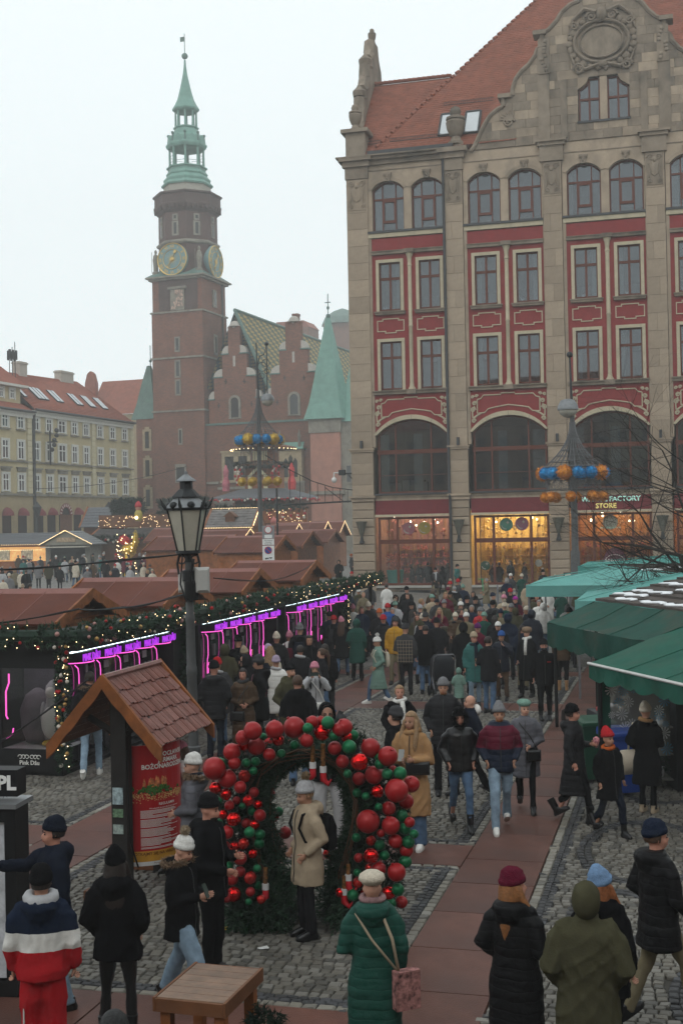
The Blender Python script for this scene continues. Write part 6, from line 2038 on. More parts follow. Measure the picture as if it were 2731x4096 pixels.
def chandelier(label,x,Y,ybase_z,z_ring,z_top,r,z_lamp,z_tip,lampx,gold,zlow,ball_r):
 p=atY(x,2090,Y)
 t=thing('chandelier_post',label,'lamp post',(p.x,p.y,ybase_z),0,group='lamp posts dressed as chandeliers')
 MB().lathe([(.3,0),(.3,.9),(.22,1.0),(.2,2.6),(.16,2.7),(.13,z_ring),(.1,z_top+.6)],12).build('post',M_pole,t,smooth=R(30))
 c=MB()
 for k in range(26):
  a=2*PI*k/26
  pts=[]
  for q in range(9):
   u=q/8
   rr=.12+(r-.12)*(u**2.2)
   pts.append((rr*math.cos(a),rr*math.sin(a),z_top+(z_ring-z_top)*u))
  c.tube(pts,.017,4)
 for q in(3,5,6,7,8):
  u=q/8
  rr=.12+(r-.12)*(u**2.2)
  c.tube([(rr*math.cos(k*PI/14),rr*math.sin(k*PI/14),z_top+(z_ring-z_top)*u)for k in range(29)],.018 if q<8 else .03,4,cap=False)
 c.build('wire_cone',M_wire,t)
 n=14
 for k in range(n):
  a=2*PI*k/n+.2
  m_=(M_torange if not gold else M_tgold)if k%3==0 else M_tblue
  rr=ball_r if k%3==0 else ball_r*.8
  put('tinsel_ball',_tb[k%2],m_,t,(r*math.cos(a),r*math.sin(a),z_ring-ball_r*.75),(k,k*2,0),rr)
 dr=MB()
 for ring_z,f in((z_ring-ball_r*1.5,.9),(zlow+ball_r*.9,.9)):
  dr.tube([(r*f*math.cos(k*PI/14),r*f*math.sin(k*PI/14),ring_z)for k in range(29)],.02,4,cap=False)
 for k in range(10):
  a=2*PI*k/10
  dr.tube([(r*.9*math.cos(a),r*.9*math.sin(a),z_ring-ball_r),(r*.9*math.cos(a),r*.9*math.sin(a),zlow+ball_r*.8)],.018,4)
  for s in range(4):
   pts=[]
   for q in range(9):
    u=q/8
    aa=a+(2*PI/10)*u
    pts.append((r*.9*math.cos(aa),r*.9*math.sin(aa),z_ring-ball_r*1.5-(.12+.18*s)*(4*u*(1-u))*.8))
   dr.tube(pts,.011,3)
 dr.build('bead_drape',M_wire,t)
 for k in range(8):
  a=2*PI*k/8+.5
  put('tinsel_ball',_tb[k%2],M_tgold if gold else M_torange,t,(r*.95*math.cos(a),r*.95*math.sin(a),zlow),(k,k,0),ball_r*.72)
 arm=MB().tube([(0,0,z_top),(0,0,z_top+.5),(-.05,0,z_tip-.3)],[.08,.06,.04],8)
 if abs(lampx)>.3:
  arm.tube([(0,0,z_lamp+2.2),(.15,0,z_lamp+2.9),(lampx*.7,0,z_lamp+3.0),(lampx,0,z_lamp+3.6),(lampx,0,z_lamp+.3)],.045,6)
  for(cx,cz,rr)in((.3,2.2,.3),(.55,2.45,.25),(.25,1.6,.2),(.6,1.9,.15)):
   arm.tube([(cx+rr*math.cos(q*.5),0,z_lamp+cz+rr*math.sin(q*.5))for q in range(14)],.025,5)
 arm.sphere((-.05 if abs(lampx)<.3 else lampx,0,z_tip-.2 if abs(lampx)<.3 else z_lamp+3.7),.14,8,6)
 arm.build('lamp_arm',M_darkmetal,t)
 MB().lathe([(.12,.42),(.3,.36),(.44,.12),(.46,0),(.46,-.06)],16,(lampx,0,z_lamp)).build('lamp_shade',M_lroof,t,smooth=R(40))
 MB().lathe([(.42,-.05),(.36,-.22),(.2,-.36),(.02,-.42)],16,(lampx,0,z_lamp)).build('lamp_glass',mat('clear lamp bowl',(.35,.33,.28),.2,.1),t,smooth=True)
 return t
chandelier('lamp post with wire chandelier and copper and blue balls before the sweet shop',2296,55,0.05,6.3,8.25,1.3,8.85,11.4,-.18,False,5.0,.36)
chandelier('distant lamp post with wire chandelier and yellow balls before the brick hall',1042,83,0.45,9.6,12.0,1.33,11.9,16.0,.62,True,6.55,.43)
# Christmas bauble arch
AY=12.75
arch=thing('bauble_arch','walk-through fir arch covered in big red and green baubles','arch',gnd(1240,3700),0)
arch.rotation_euler=(0,0,0)
ao=arch.location.copy()
def az(x,y,Y):
 return atY(700+x/1.493,2700+y/1.493,Y)-ao
path=[(560,1500),(560,1380),(560,1180),(520,1000),(485,830),(485,680),(540,560),(650,485),(770,455),(890,460),(990,510),(1070,610),(1110,740),(1110,880),(1070,1020),(1030,1180),(1000,1350),(1000,1500)]
ap=[az(x,y,AY+.12)for x,y in path]
ap[0].z=.05
ap[-1].z=.05
put('fir_body',fir_along(ap,[.36,.32,.23,.19,.18,.18,.17,.15,.15,.15,.15,.16,.17,.17,.18,.22,.28,.32],30000,.07,.0075,31),M_fir,arch,kind='stuff')
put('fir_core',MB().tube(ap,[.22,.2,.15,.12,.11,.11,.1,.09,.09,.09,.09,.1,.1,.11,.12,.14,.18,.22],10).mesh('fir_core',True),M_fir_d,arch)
put('fir_wings',fir_along([az(x,y,AY+.0)for x,y in((330,1420),(350,1150),(350,850),(330,640),(430,480),(560,380))],.17,9000,.07,.0075,32),M_fir_d,arch,kind='stuff')
put('fir_wings',fir_along([az(x,y,AY+.0)for x,y in((950,370),(1150,500),(1270,680),(1290,900),(1260,1150),(1200,1420))],.17,9000,.07,.0075,33),M_fir_d,arch,kind='stuff')
for(x0,x1)in((330,690),(960,1230)):
 a,b=az(x0,1500,AY-.05),az(x1,1500,AY-.05)
 a.z=b.z=.14
 put('fir_foot',fir_along([a,b],.26,7000,.08,.009,x0),M_fir,arch,kind='stuff')
 m_=(a+b)/2
 c2=m_+Vector((0,.35,.0))
 put('fir_foot',fir_along([a+Vector((0,.45,0)),b+Vector((0,.45,0))],.26,5000,.08,.009,x0+1),M_fir,arch,kind='stuff')
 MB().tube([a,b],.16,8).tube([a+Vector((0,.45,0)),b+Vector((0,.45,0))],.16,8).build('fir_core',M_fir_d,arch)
 # willow frame rods
wr=MB()
rr_=random.Random(8)
for k in range(10):
 off=Vector((rr_.uniform(-.15,.15),rr_.uniform(-.2,.1),rr_.uniform(-.05,.05)))
 wr.tube([p+off+Vector((rr_.uniform(-.03,.03),0,rr_.uniform(-.03,.03)))for p in ap],.007,4)
wr.build('frame_rod',mat('willow rod',(.10,.055,.03),.8,.2),arch)
def ball_mat(nm,c,rough,metal):
 return mat(nm,c,rough,.08,10,0.05 if rough>.25 else 0,120,metal=metal,objvar=.12)
BM={'R':ball_mat('matt red ball',(0.29,0.012,0.014),.3,.12),'S':ball_mat('shiny red ball',(0.62,0.012,0.012),.08,.85),'G':ball_mat('glitter green ball',(0.006,0.12,0.045),.35,.25),'V':ball_mat('ribbed red ball',(0.42,0.02,0.015),.2,.5)}
balls="""465,333,55,R 595,325,55,R 600,340,40,G 712,313,65,R 820,280,38,R 870,275,30,R 912,285,40,G 877,343,48,S 980,325,42,R 1010,310,50,R 1062,362,35,G 1025,370,33,S 950,362,33,G 793,318,33,G 787,393,40,R 618,390,35,S 527,368,22,G 405,375,45,R 415,418,38,S 487,425,55,R 563,475,38,R 635,470,27,G 713,417,27,G 340,460,52,R 355,525,38,R 425,525,28,G 482,517,28,G 468,573,26,G 235,558,68,R 270,535,40,G 313,620,55,R 415,605,36,V 390,670,37,R 240,675,36,S 305,712,35,S 325,780,30,R 403,783,20,G 262,750,20,G 350,862,42,S 445,940,33,G 262,885,27,G 310,940,40,R 410,1008,32,V 390,1095,40,R 465,1068,28,S 322,1070,32,V 322,1143,28,G 490,1155,24,G 390,1175,32,R 340,1220,38,R 450,1212,36,V 293,1245,22,G 350,1310,45,S 450,1295,28,R 515,1340,25,V 440,1355,20,G 310,1320,40,R
953,437,42,R 1040,430,43,G 1167,435,58,R 1270,485,60,R 1000,517,40,R 1100,520,52,S 1215,485,28,G 1220,533,30,G 1030,590,26,G 1097,620,40,R 1187,598,55,R 1268,593,35,G 1343,587,40,G 1300,565,25,R 1410,652,50,R 1322,690,70,R 1207,697,38,S 1138,725,24,G 1380,755,45,R 1275,797,42,R 1215,788,24,G 1152,875,70,R 1287,900,55,R 1353,842,38,G 1400,880,32,R 1370,920,36,G 1425,950,28,G 1228,945,25,R 1315,993,42,R 1392,998,38,G 1170,990,30,V 1222,1017,32,G 1380,1045,42,R 1170,1080,45,S 1095,1092,28,R 1250,1078,30,G 1375,1115,38,G 1215,1160,45,R 1088,1180,24,G 1322,1178,55,R 1160,1150,25,V 1330,1282,38,G 1275,1300,40,S 1060,1315,35,G 985,1300,28,S 1090,1240,30,V"""
ribm=MB()
_rr=[]
for j in range(13):
 t=PI*j/12
 _rr.append([((math.sin(t)*(1+.06*math.cos(9*(q*2*PI/36)+j*.7)))*math.cos(q*2*PI/36),(math.sin(t)*(1+.06*math.cos(9*(q*2*PI/36)+j*.7)))*math.sin(q*2*PI/36),-math.cos(t)*1.08)for q in range(36)])
rib_me=ribm.rings(_rr).lathe([(.18,1.0),(.16,1.2),(.01,1.22)],8).mesh('bauble',R(60))
unit_ball=MB().sphere((0,0,0),1.0,24,16).lathe([(.17,.96),(.16,1.12),(.005,1.14)],8).mesh('bauble',R(60))
for tok in balls.split():
 x,y,r,k=tok.split(',')
 x,y,r=float(x),float(y),float(r)
 Yb=AY-.22-.25*rr_.random()-(.08 if r>45 else 0)
 if 930<y<1400:Yb-=.04
 c=az(x,y,Yb)
 rad=r/1.493*Yb/5050
 put('bauble',rib_me if k=='V' else unit_ball,BM[k],arch,c,(rr_.uniform(-.8,.8),rr_.uniform(-.8,.8),rr_.random()*6),rad)
rx_=random.Random(99)
taken=[tuple(float(q)for q in tok.split(',')[:3])for tok in balls.split()]
for k in range(260):
 if rx_.random()<.6:x,y=rx_.uniform(250,520),rx_.uniform(640,1390)
 else:x,y=rx_.uniform(1080,1390),rx_.uniform(560,1380)
 r=rx_.uniform(24,40)
 if min(math.hypot(x-q[0],y-q[1])-q[2]*.82-r*.82 for q in taken)<0:continue
 taken.append((x,y,r))
 put('bauble',unit_ball,BM[rx_.choice('RRSGGRV'.replace('V','S'))],arch,az(x,y,AY-.1-.15*rx_.random()),(rx_.random(),rx_.random(),0),r/1.493*AY/5050)
 # further baubles round the back so that the arch is whole from behind
for k in range(36):
 u=rr_.random()
 c=along([tuple(p)for p in ap],u)
 put('bauble',unit_ball,BM[rr_.choice('RRGS')],arch,c+Vector((rr_.uniform(-.25,.25),.32,rr_.uniform(-.05,.2))),None,rr_.uniform(.05,.1))
 # striped elf legs hanging from the top and poking out lower down
def elf(x,y,y2,flip=1):
 a,b=az(x,y,AY-.3),az(x,y2,AY-.3)
 e=MB()
 n=8
 for k in range(n):
  p,q=a.lerp(b,k/n),a.lerp(b,(k+.92)/n)
  e.tube([p,q],.022,8)
 o=e.build('elf_leg',mat('striped stocking',(.16,.07,.02),.8,.9,30),arch)
 MB().tube([b,b+Vector((0,0,-.06))],.034,8).build('cuff',mat('white plush',(.6,.6,.6)),o)
 MB().tube([b+Vector((0,0,-.05)),b+Vector((0,0,-.13)),b+Vector((.05*flip,-.03,-.17)),b+Vector((.08*flip,-.04,-.12))],[.03,.035,.025,.006],8).build('shoe',mat('red felt',(.4,.012,.02),.8,.05),o,smooth=True)
elf(822,410,520,-1)
elf(884,410,545,1)
elf(540,1150,1245,-1)
elf(1035,1130,1190,1)
elf(1010,1200,1275,1)
# roofed information column
ip=g2w(-6.02,12.5)
inf=thing('info_board','roofed wooden notice column with a red festive market poster','notice board',(ip.x,ip.y,0),-GA)
ZR,ZE,HW,LN=2.38,1.71,.57,1.42
M_post=mat('black stained timber',(.018,.016,.015),.6,.25,8,.2,30)
for y in(.14,1.22):
 MB().box(-.02,.16,y,y+.15,0,2.2).build('post',M_post,inf)
MB().box(-.3,.3,.0,.12,0,.1).box(-.3,.45,1.25,1.4,0,.1).build('foot',M_wood_d,inf)
for sx in(-1,1):
 MB().tube([(.06,.2,1.75),(.06+sx*.36,.2,1.95)],.04,4).tube([(.06,1.3,1.75),(.06+sx*.36,1.3,1.95)],.04,4).build('brace',M_post,inf)
M_shing=mat('red-brown shingle',(.165,.055,.04),.32,.25,7,.25,30,objvar=.25,hsv=.15)
rs_=random.Random(6)
ncol,nrow=19,5
slope=math.hypot(HW+.06,ZR-ZE)
ang=math.atan2(ZR-ZE,HW+.06)
for sx in(-1,1):
# lining boards below
 for k in range(7):
  u0,u1=k/7,(k+.95)/7
  MB().add([(sx*(HW)*(1-u0),-.02,ZE+(ZR-ZE)*u0-.04),(sx*HW*(1-u0),LN+.02,ZE+(ZR-ZE)*u0-.04),(sx*HW*(1-u1),LN+.02,ZE+(ZR-ZE)*u1-.04),(sx*HW*(1-u1),-.02,ZE+(ZR-ZE)*u1-.04)],[(0,1,2,3)]).build('lining_board',M_wood_d,inf)
 for c in range(ncol):
  w=(LN+.06)/ncol
  y0=-.03+c*w
  st=rs_.choice([0,.06,.1,-.04])
  for r_ in range(nrow):
   u0=(r_/nrow)+(st+rs_.uniform(-.01,.01))/nrow*(1.2 if r_ else .6)
   u1=min(1.0,(r_+1.35)/nrow)
   lift0,lift1=.038+.004*(c%2),.006
   nx_,nz_=sx*math.sin(ang),math.cos(ang)
   def pt(u,y,l):
    return(sx*(HW+.06)*(1-u)+nx_*l,y,ZE-.03+(ZR-ZE+.03)*u+nz_*l)
   g=.003
   v=[pt(u0,y0+g,lift0),pt(u0,y0+w-g,lift0),pt(u1,y0+w-g,lift1+.012),pt(u1,y0+g,lift1+.012),pt(u0,y0+g,lift0-.022),pt(u0,y0+w-g,lift0-.022),pt(u1,y0+w-g,lift1),pt(u1,y0+g,lift1)]
   f=[(0,1,2,3),(5,4,7,6),(4,5,1,0),(5,6,2,1),(7,4,0,3)]
   if sx<0:f=[tuple(reversed(q))for q in f]
   MB().add(v,f).build('shingle',M_shing,inf)
 A,B=[],[]
 for k in range(17):
  u=k/16
  A.append((sx*(HW+.1)*(1-u),ZE-.05+(ZR-ZE+.1)*u+.03))
  B.append((sx*(HW+.1)*(1-u),ZE-.05+(ZR-ZE+.1)*u-.13-.025*abs(math.sin(u*PI*3))))
 MB().band(A,B,-.09,-.045).build('bargeboard',M_wood,inf)
 MB().band(A,B,LN+.045,LN+.09).build('bargeboard',M_wood,inf)
MB().tube([(0,-.05,ZR+.04),(0,LN+.05,ZR+.04)],.035,6).build('ridge_board',M_shing,inf)
# curved red poster
PC,PRd=(.06,.76),.44
def cyl(t,z,r=PRd):
 return(PC[0]+r*math.sin(t),PC[1]-r*math.cos(t),z)
def curved(t0,t1,z0,z1,r,m,nm,n=20,dep=.012):
 mb=MB()
 ts=[t0+(t1-t0)*k/n for k in range(n+1)]
 v=[cyl(t,z0,r)for t in ts]+[cyl(t,z1,r)for t in ts]+[cyl(t,z0,r-dep)for t in ts]+[cyl(t,z1,r-dep)for t in ts]
 f=[]
 N_=n+1
 for k in range(n):
  f+=[(k,k+1,N_+k+1,N_+k),(2*N_+k,3*N_+k,3*N_+k+1,2*N_+k+1),(N_+k,N_+k+1,3*N_+k+1,3*N_+k),(k,2*N_+k,2*N_+k+1,k+1)]
 return mb.add(v,f).build(nm,m,inf)
post_=curved(-.35,2.6,.30,1.62,PRd,mat('poster red',(.36,.012,.016),.35,.06,3),'poster')
curved(-.35,2.6,.30,.345,PRd+.003,mat('poster white',(.6,.6,.6),.4),'poster_band')
curved(-.35,2.6,.345,.46,PRd+.003,mat('poster gold',(.5,.25,.03),.4,.15,6),'poster_band')
M_pw=mat('poster lettering white',(.75,.72,.68),.5,0)
def bend_text(body,size,t0,z,m,bold=.002):
 src=text_mesh(body,size,.0,bold,'LEFT')
 me=src.copy()
 me.materials.clear()
 for v in me.vertices:
  t=t0+v.co.x/(PRd+.006)
  c=cyl(t,z+v.co.y,PRd+.006)
  v.co=c
 return put('poster_lettering',me,m,inf)
bend_text('WROCŁAWSKI',.07,.72,1.51,M_pw)
bend_text('JARMARK',.07,.85,1.445,M_pw)
bend_text('BOŻONARODZENIOWY',.07,.42,1.38,M_pw)
bend_text('REGULAMIN',.04,.85,.965,M_pw,.0005)
bend_text('Wrocławski Jarmark Bożonarodzeniowy',.024,.6,.925,M_pw,0)
bend_text('SPOTKAJMY SIĘ NA WROCŁAWSKIM',.045,.12,.43,mat('poster brown print',(.15,.05,.01),.5),.001)
bend_text('Partnerzy',.03,.7,.325,mat('poster brown print',(.15,.05,.01)),0)
rl=random.Random(12)
for k in range(38):
 z=.90-k*.0112
 if k%9==8:continue
 L_=rl.uniform(.8,1.15)if k%5!=4 else rl.uniform(.3,.8)
 curved(.38,.38+L_,z,z+.0045,PRd+.003,M_pw,'text_line',8,.002)
 # printed village and gold dust on the poster
vil=MB()
for k in range(60):
 t,z=rl.gauss(.75,.22),rl.gauss(1.13,.022)
 vil.sphere(cyl(t,z,PRd),.018,6,4)
vil.build('printed_trees',mat('printed green',(.04,.12,.02),.6,.4,20),post_,kind='stuff')
vl=MB()
for k in range(16):
 t=rl.gauss(.78,.2)
 c=Vector(cyl(t,1.17+rl.random()*.05,PRd))
 vl.box(c.x-.014,c.x+.014,c.y-.008,c.y+.008,c.z-.02,c.z+.02)
 vl.lathe([(.02,0),(.001,.05)],4,(c.x,c.y,c.z+.02))
vl.build('printed_houses',mat('printed houses',(.45,.16,.06),.6,.8,30),post_,kind='stuff')
gd=MB()
for k in range(420):
 t,z=rl.uniform(.0,1.7),1.06+rl.gauss(0,.022)+.02*math.sin(k)
 c=cyl(t,z,PRd+.001)
 gd.sphere(c,rl.uniform(.003,.007),4,3)
gd.build('printed_gold_dust',mat('printed gold',(.6,.4,.15),.5),post_,kind='stuff')
for(z0,z1,cc)in((1.02,1.2,(.3,.38,.4)),(.88,.97,(.12,.2,.12)),(.7,.8,(.25,.3,.28))):
 MB().box(.0,.12,.128,.138,z0,z1).build('sticker',mat('sticker %.2f'%cc[0],cc,.6,.6,25),inf)
MB().tube([(.17,.16,1.6),(.175,.15,1.1),(.19,.16,.6),(.21,.3,.3)],.01,5).build('wire',M_black,inf)
# small wooden table at the bottom
tp=g2w(-3.12,7.98)
tb=thing('wooden_table','small brown wooden table dressed with fir at the bottom edge','table',(tp.x,tp.y,0),-GA+R(-2))
M_plk=mat('waxed oak',(.155,.09,.055),.35,.3,9,.1,40,objvar=.12)
for k in range(6):
 y0=-.325+k*.65/6
 MB().cbox(-.235,.235,0,.03,0,.65/6-.002,.003,M=Matrix(((1,0,0,0),(0,0,1,y0),(0,-1,0,.95),(0,0,0,1)))).build('plank',M_plk,tb)
MB().box(-.235,.235,-.345,-.327,.86,.945).box(-.235,.235,.327,.345,.86,.945).box(-.255,-.237,-.345,.345,.86,.952).box(.237,.255,-.345,.345,.86,.952).build('apron',M_wood_d,tb)
for sx in(-1,1):
 for sy in(-1,1):
  MB().box(sx*.19-.035,sx*.19+.035,sy*.26-.035,sy*.26+.035,0,.86).build('leg',M_wood,tb)
MB().box(-.17,.17,-.22,.22,.2,.24).build('shelf',M_wood,tb)
put('fir_bunch',fir_along([(-.15,-.38,.35),(-.05,-.4,.62),(.05,-.38,.4)],.17,6000,.07,.006,44),M_fir,tb,kind='stuff')
put('fir_bunch',fir_along([(.33,-.1,.4),(.34,.2,.7)],.12,3000,.06,.006,45),M_fir_d,tb,kind='stuff')
MB().sphere((.2,-.4,.42),.03,8,6).sphere((.23,-.4,.37),.035,8,6).build('white_flower',M_snow,tb)
# black booth with PL sign at the left edge
pp=gnd(75,3990)
pk=thing('black_booth','black glossy booth with white letters PL at the left edge','booth',(pp.x,pp.y,0),R(-8))
MB().box(-1.6,-.02,.08,.34,0,1.62).build('body',M_black,pk)
MB().box(-1.6,.0,.0,.06,0,.12).box(-.1,.0,.0,.08,.12,1.62).box(-1.6,-.1,.0,.06,1.5,1.62).build('front_frame',M_black,pk)
MB().box(-.24,-.12,.04,.06,.15,1.5).build('silver_strip',mat('scuffed white metal',(.5,.52,.55),.4,.25,12),pk)
MB().box(-1.6,-.26,.03,.04,.15,1.5).build('glass_front',mat('booth glass front',(.02,.03,.03),.05,.3,3,spec=.8),pk)
MB().box(-1.62,.02,-.03,.36,1.62,1.66).build('top',mat('silver edge',(.25,.26,.27),.35,.1,metal=.5),pk)
MB().box(-1.5,-.02,.1,.3,1.70,1.93).build('sign_box',M_black,pk)
put('sign_lettering',text_mesh('PL',.17,.006,.006),mat('bright white letters',(.8,.8,.78),.5,0),pk,(-.115,.09,1.815),(PI/2,0,0))
rgb=random.Random(9)
for k in range(14):
 put('bauble',bauble_mesh(.035,10),rgb.choice([M_bred,BM['G'],M_bred]),pk,(rgb.uniform(-1.4,-.3),.065,rgb.uniform(.3,1.4)))
put('garland',fir_along([(-1.5,.25,1.68),(-.15,.25,1.68)],.06,1500,.05,.006,46),M_fir_d,pk,kind='stuff')
# flower stalls with green awnings on the right
M_awn=mat('green awning',(.010,.085,.058),.65,.15,3,.55,5,spec=.12,stain=((.045,.07,.05),.55,1.2,1))
M_awd=mat('worn dark green awning',(.007,.055,.04),.65,.18,3,.55,5,spec=.12,stain=((.055,.055,.04),.8,1.4,1))
M_tent=mat('pale teal canvas',(.13,.35,.32),.65,.1,2,.45,4,spec=.12,stain=((.1,.3,.28),.5,1.2,1))
def sheet(P,nu,nv,sag=0.0,wob=0.0,seed=0):
 0
 r_=random.Random(seed)
 a,b,c,d=[Vector(p)for p in P]
 mb=MB()
 v=[]
 ph=r_.random()*6
 for j in range(nv+1):
  for i in range(nu+1):
   u,w=i/nu,j/nv
   p=(a*(1-u)+b*u)*(1-w)+(d*(1-u)+c*u)*w
   p.z-=sag*16*u*(1-u)*w*(1-w)
   p.z+=wob*math.sin(u*13+ph+w*3)*math.sin(w*7+ph)
   v.append(p)
 f=[(j*(nu+1)+i,j*(nu+1)+i+1,(j+1)*(nu+1)+i+1,(j+1)*(nu+1)+i)for j in range(nv)for i in range(nu)]
 return mb.add(v,f)
def valance(p,q,drop,n,scallop=.05,out=.01):
 p,q=Vector(p),Vector(q)
 d=(q-p)
 nrm=Vector((-d.y,d.x,0)).normalized()
 mb=MB()
 m=n*6
 v=[]
 for k in range(m+1):
  u=k/m
  c=p.lerp(q,u)
  w=.02*math.sin(u*n*3.3)
  v+=[c,c+nrm*w+Vector((0,0,-drop*.6)),c+nrm*w*1.8+Vector((0,0,-drop-scallop*abs(math.sin(u*n*PI))))]
 f=[]
 for k in range(m):
  f+=[(3*k,3*k+3,3*k+4,3*k+1),(3*k+1,3*k+4,3*k+5,3*k+2)]
 return mb.add(v,f)
def flower_stall(label,L,Rr,zf,back,zbk,m,roof=None,vd=.3,sc=8):
 0
 t=thing('flower_stall',label,'market stall',(L[0],L[1],0),0,group='flower stalls with green awnings')
 l,r_=Vector((0,0,zf)),Vector((Rr[0]-L[0],Rr[1]-L[1],zf))
 bk=Vector((back[0],back[1],zbk-zf))
 sheet([l,r_,r_+bk,l+bk],34,14,.06,.02,int(zf*100)).build('awning',m,t,smooth=True)
 for q in(.33,.66):
  MB().tube([l.lerp(r_,q)+Vector((0,0,.012)),l.lerp(r_,q)+bk*.5+Vector((0,0,-.025)),l.lerp(r_,q)+bk+Vector((0,0,.012))],.008,4).build('awning_seam',m,t)
 valance(l,r_,vd,sc).build('valance',m,t,smooth=True)
 valance(l,l+bk*.98,vd,6).build('valance',m,t,smooth=True)
 for p in(l+Vector((.15,0,0)),r_+Vector((.15,0,0)),l+bk,r_+bk):
  MB().tube([(p.x,p.y,0),(p.x,p.y,p.z-.05)],.035,6).build('post',M_black,t)
 return t,l,r_,bk
t3,l,r_,bk=flower_stall('nearest green awning stall with flowered clear curtain',(3.54,18.35),(4.36,15.2),1.92,(1.9,.5),2.55,M_awn,vd=.2,sc=7)
MB().tube([l+Vector((-.01,0,.01)),r_+Vector((-.01,0,.01))],.022,6).build('front_rail',mat('white rail',(.55,.55,.53),.4),t3)
MB().tube([l+bk+Vector((0,0,.06)),r_+bk+Vector((0,0,.06))],.06,6).build('white_box',mat('white rail',(.55,.55,.53)),t3)
MB().add([(.12,.05,1.65),(.12,.05,.5),(.32,.1,.45),(.32,.1,1.65)],[(0,1,2,3)]).build('green_curtain',M_awn,t3)
M_cl=bpy.data.materials.new('clear plastic')
M_cl.use_nodes=True
_n,_l=M_cl.node_tree.nodes,M_cl.node_tree.links
_b=_n['Principled BSDF']
_b.inputs['Base Color'].default_value=(.35,.36,.33,1)
_b.inputs['Roughness'].default_value=.3
_b.inputs['Alpha'].default_value=.5
sheet([(.3,.12,.55),(1.25,.36,.5),(1.25,.36,1.72),(.3,.12,1.7)],12,10,.0,.0,3).build('clear_curtain',M_cl,t3)
fl_=random.Random(15)
fw,fb_=MB(),MB()
for k in range(22):
 u,z=fl_.random(),fl_.uniform(.6,1.65)
 c=Vector((.32+.9*u,.09+.24*u,z))
 R_=fl_.choice([.05,.075,.09])
 tgt=fw if k%3 else fb_
 for q in range(10):
  a=q*2*PI/10
  d1,d2=Vector((math.cos(a),.25*math.cos(a),math.sin(a))),Vector((math.cos(a+.28),.25*math.cos(a+.28),math.sin(a+.28)))
  tgt.add([c,c+d1*R_,c+(d1+d2)*.55*R_,c+d2*R_],[(0,1,2,3)])
fw.build('printed_daisies',mat('print white',(.6,.62,.6),.7),t3,kind='stuff')
fb_.build('printed_daisies',mat('print blue',(.12,.3,.42),.7),t3,kind='stuff')
MB().box(1.3,2.6,.2,1.2,0,1.9).build('cabin',M_black,t3)
t2,l,r_,bk=flower_stall('dark green scalloped awning stall under the snowy slatted roof',(3.95,24.6),(4.9,20.3),2.02,(1.0,.25),2.42,M_awd,vd=.42,sc=10)
# slatted snowy roof of that stall: boards one by one
sl0,sl1=l+bk,r_+bk
for k in range(9):
 u=k/8
 off=Vector((2.3*u,.6*u,.48*u+.05))
 A_,B_=sl0+off,sl1+off
 e=Vector((2.3/8*1.15,.6/8*1.15,.48/8*.4))
 MB().add([A_,B_,B_+e,A_+e,A_-Vector((0,0,.05)),B_-Vector((0,0,.05))],[(0,1,2,3),(4,5,1,0)]).build('roof_board',mat('wet dark board',(.055,.043,.036),.45,.3,4,objvar=.2),t2)
 for q in range(3):
  if fl_.random()<.8:
   s0=fl_.uniform(.0,.75)
   s1=s0+fl_.uniform(.08,.25)
   a_,b_=A_.lerp(B_,s0),A_.lerp(B_,s1)
   sn=MB()
   pts=[a_.lerp(b_,w/6)+e*(.5+.3*math.sin(w*1.7+k))+Vector((0,0,.015))for w in range(7)]
   sn.tube(pts,[.01,.08,.11,.09,.12,.09,.01],6)
   o=sn.build('snow_patch',M_snow,t2,smooth=True)
   zc=sum(v.co.z for v in o.data.vertices)/len(o.data.vertices)
   for v in o.data.vertices:v.co.z=zc+(v.co.z-zc)*.3
MB().box(1.5,3.2,-3.0,-.3,0,1.9).build('cabin',M_black,t2)
def tent(label,cx,cy,zed,zap,hx,hy,rz,m):
 t=thing('canopy_tent',label,'canopy',(cx,cy,0),rz,group='teal canopies of the flower market')
 C=[(-hx,-hy),(hx,-hy),(hx,hy),(-hx,hy)]
 for k in range(4):
  a,b=C[k],C[(k+1)%4]
  mb=MB()
  n=8
  v,f=[],[]
  for j in range(n+1):
   u=j/n
   for i in range(n+1):
    w=i/n
    p=Vector((a[0]*(1-w)+b[0]*w,a[1]*(1-w)+b[1]*w,zed)).lerp(Vector((0,0,zap)),u)
    p.z-=.10*4*u*(1-u)*(.4+.6*(2*abs(w-.5))*0+4*w*(1-w)*.6)
    v.append(p)
  for j in range(n):
   for i in range(n):
    f.append((j*(n+1)+i,j*(n+1)+i+1,(j+1)*(n+1)+i+1,(j+1)*(n+1)+i))
  mb.add(v,f).build('canopy_side',m,t,smooth=True)
  valance((*a,zed),(*b,zed),.3,1,.0).build('valance',m,t,smooth=True)
  MB().tube([(a[0]*.97,a[1]*.97,0),(a[0]*.97,a[1]*.97,zed)],.03,6).build('leg',M_steel,t)
  MB().tube([Vector((*a,zed+.01)),Vector((0,0,zap+.01))],.012,4).build('rib',m,t)
 return t
tent('pale teal pointed canopy farthest left among the flower stalls',7.7,35.5,2.28,2.72,2.3,2.2,-GA,M_tent)
tent('pale teal canopy just above the snowy slatted roof',7.9,29.6,2.2,2.72,2.3,1.9,-GA,M_tent)
tent('far teal canopy below the plum oval shop sign',11.6,44,2.45,2.75,3.2,2.2,-GA,mat('mid teal canvas',(.06,.26,.23),.6,.1,2))
bk_=thing('market_cabin','dark cabin with snowy board roof behind the bare tree','market stall',(9.8,38,0),-GA)
MB().box(-1.6,2,-1.2,1.2,0,2.25).build('cabin',M_black,bk_)
for k in range(6):
 MB().box(-1.8,2.2,-1.4+k*.28,-1.15+k*.28,2.3+k*.06,2.36+k*.06).build('roof_board',mat('wet dark board',(.05,.04,.035)),bk_)
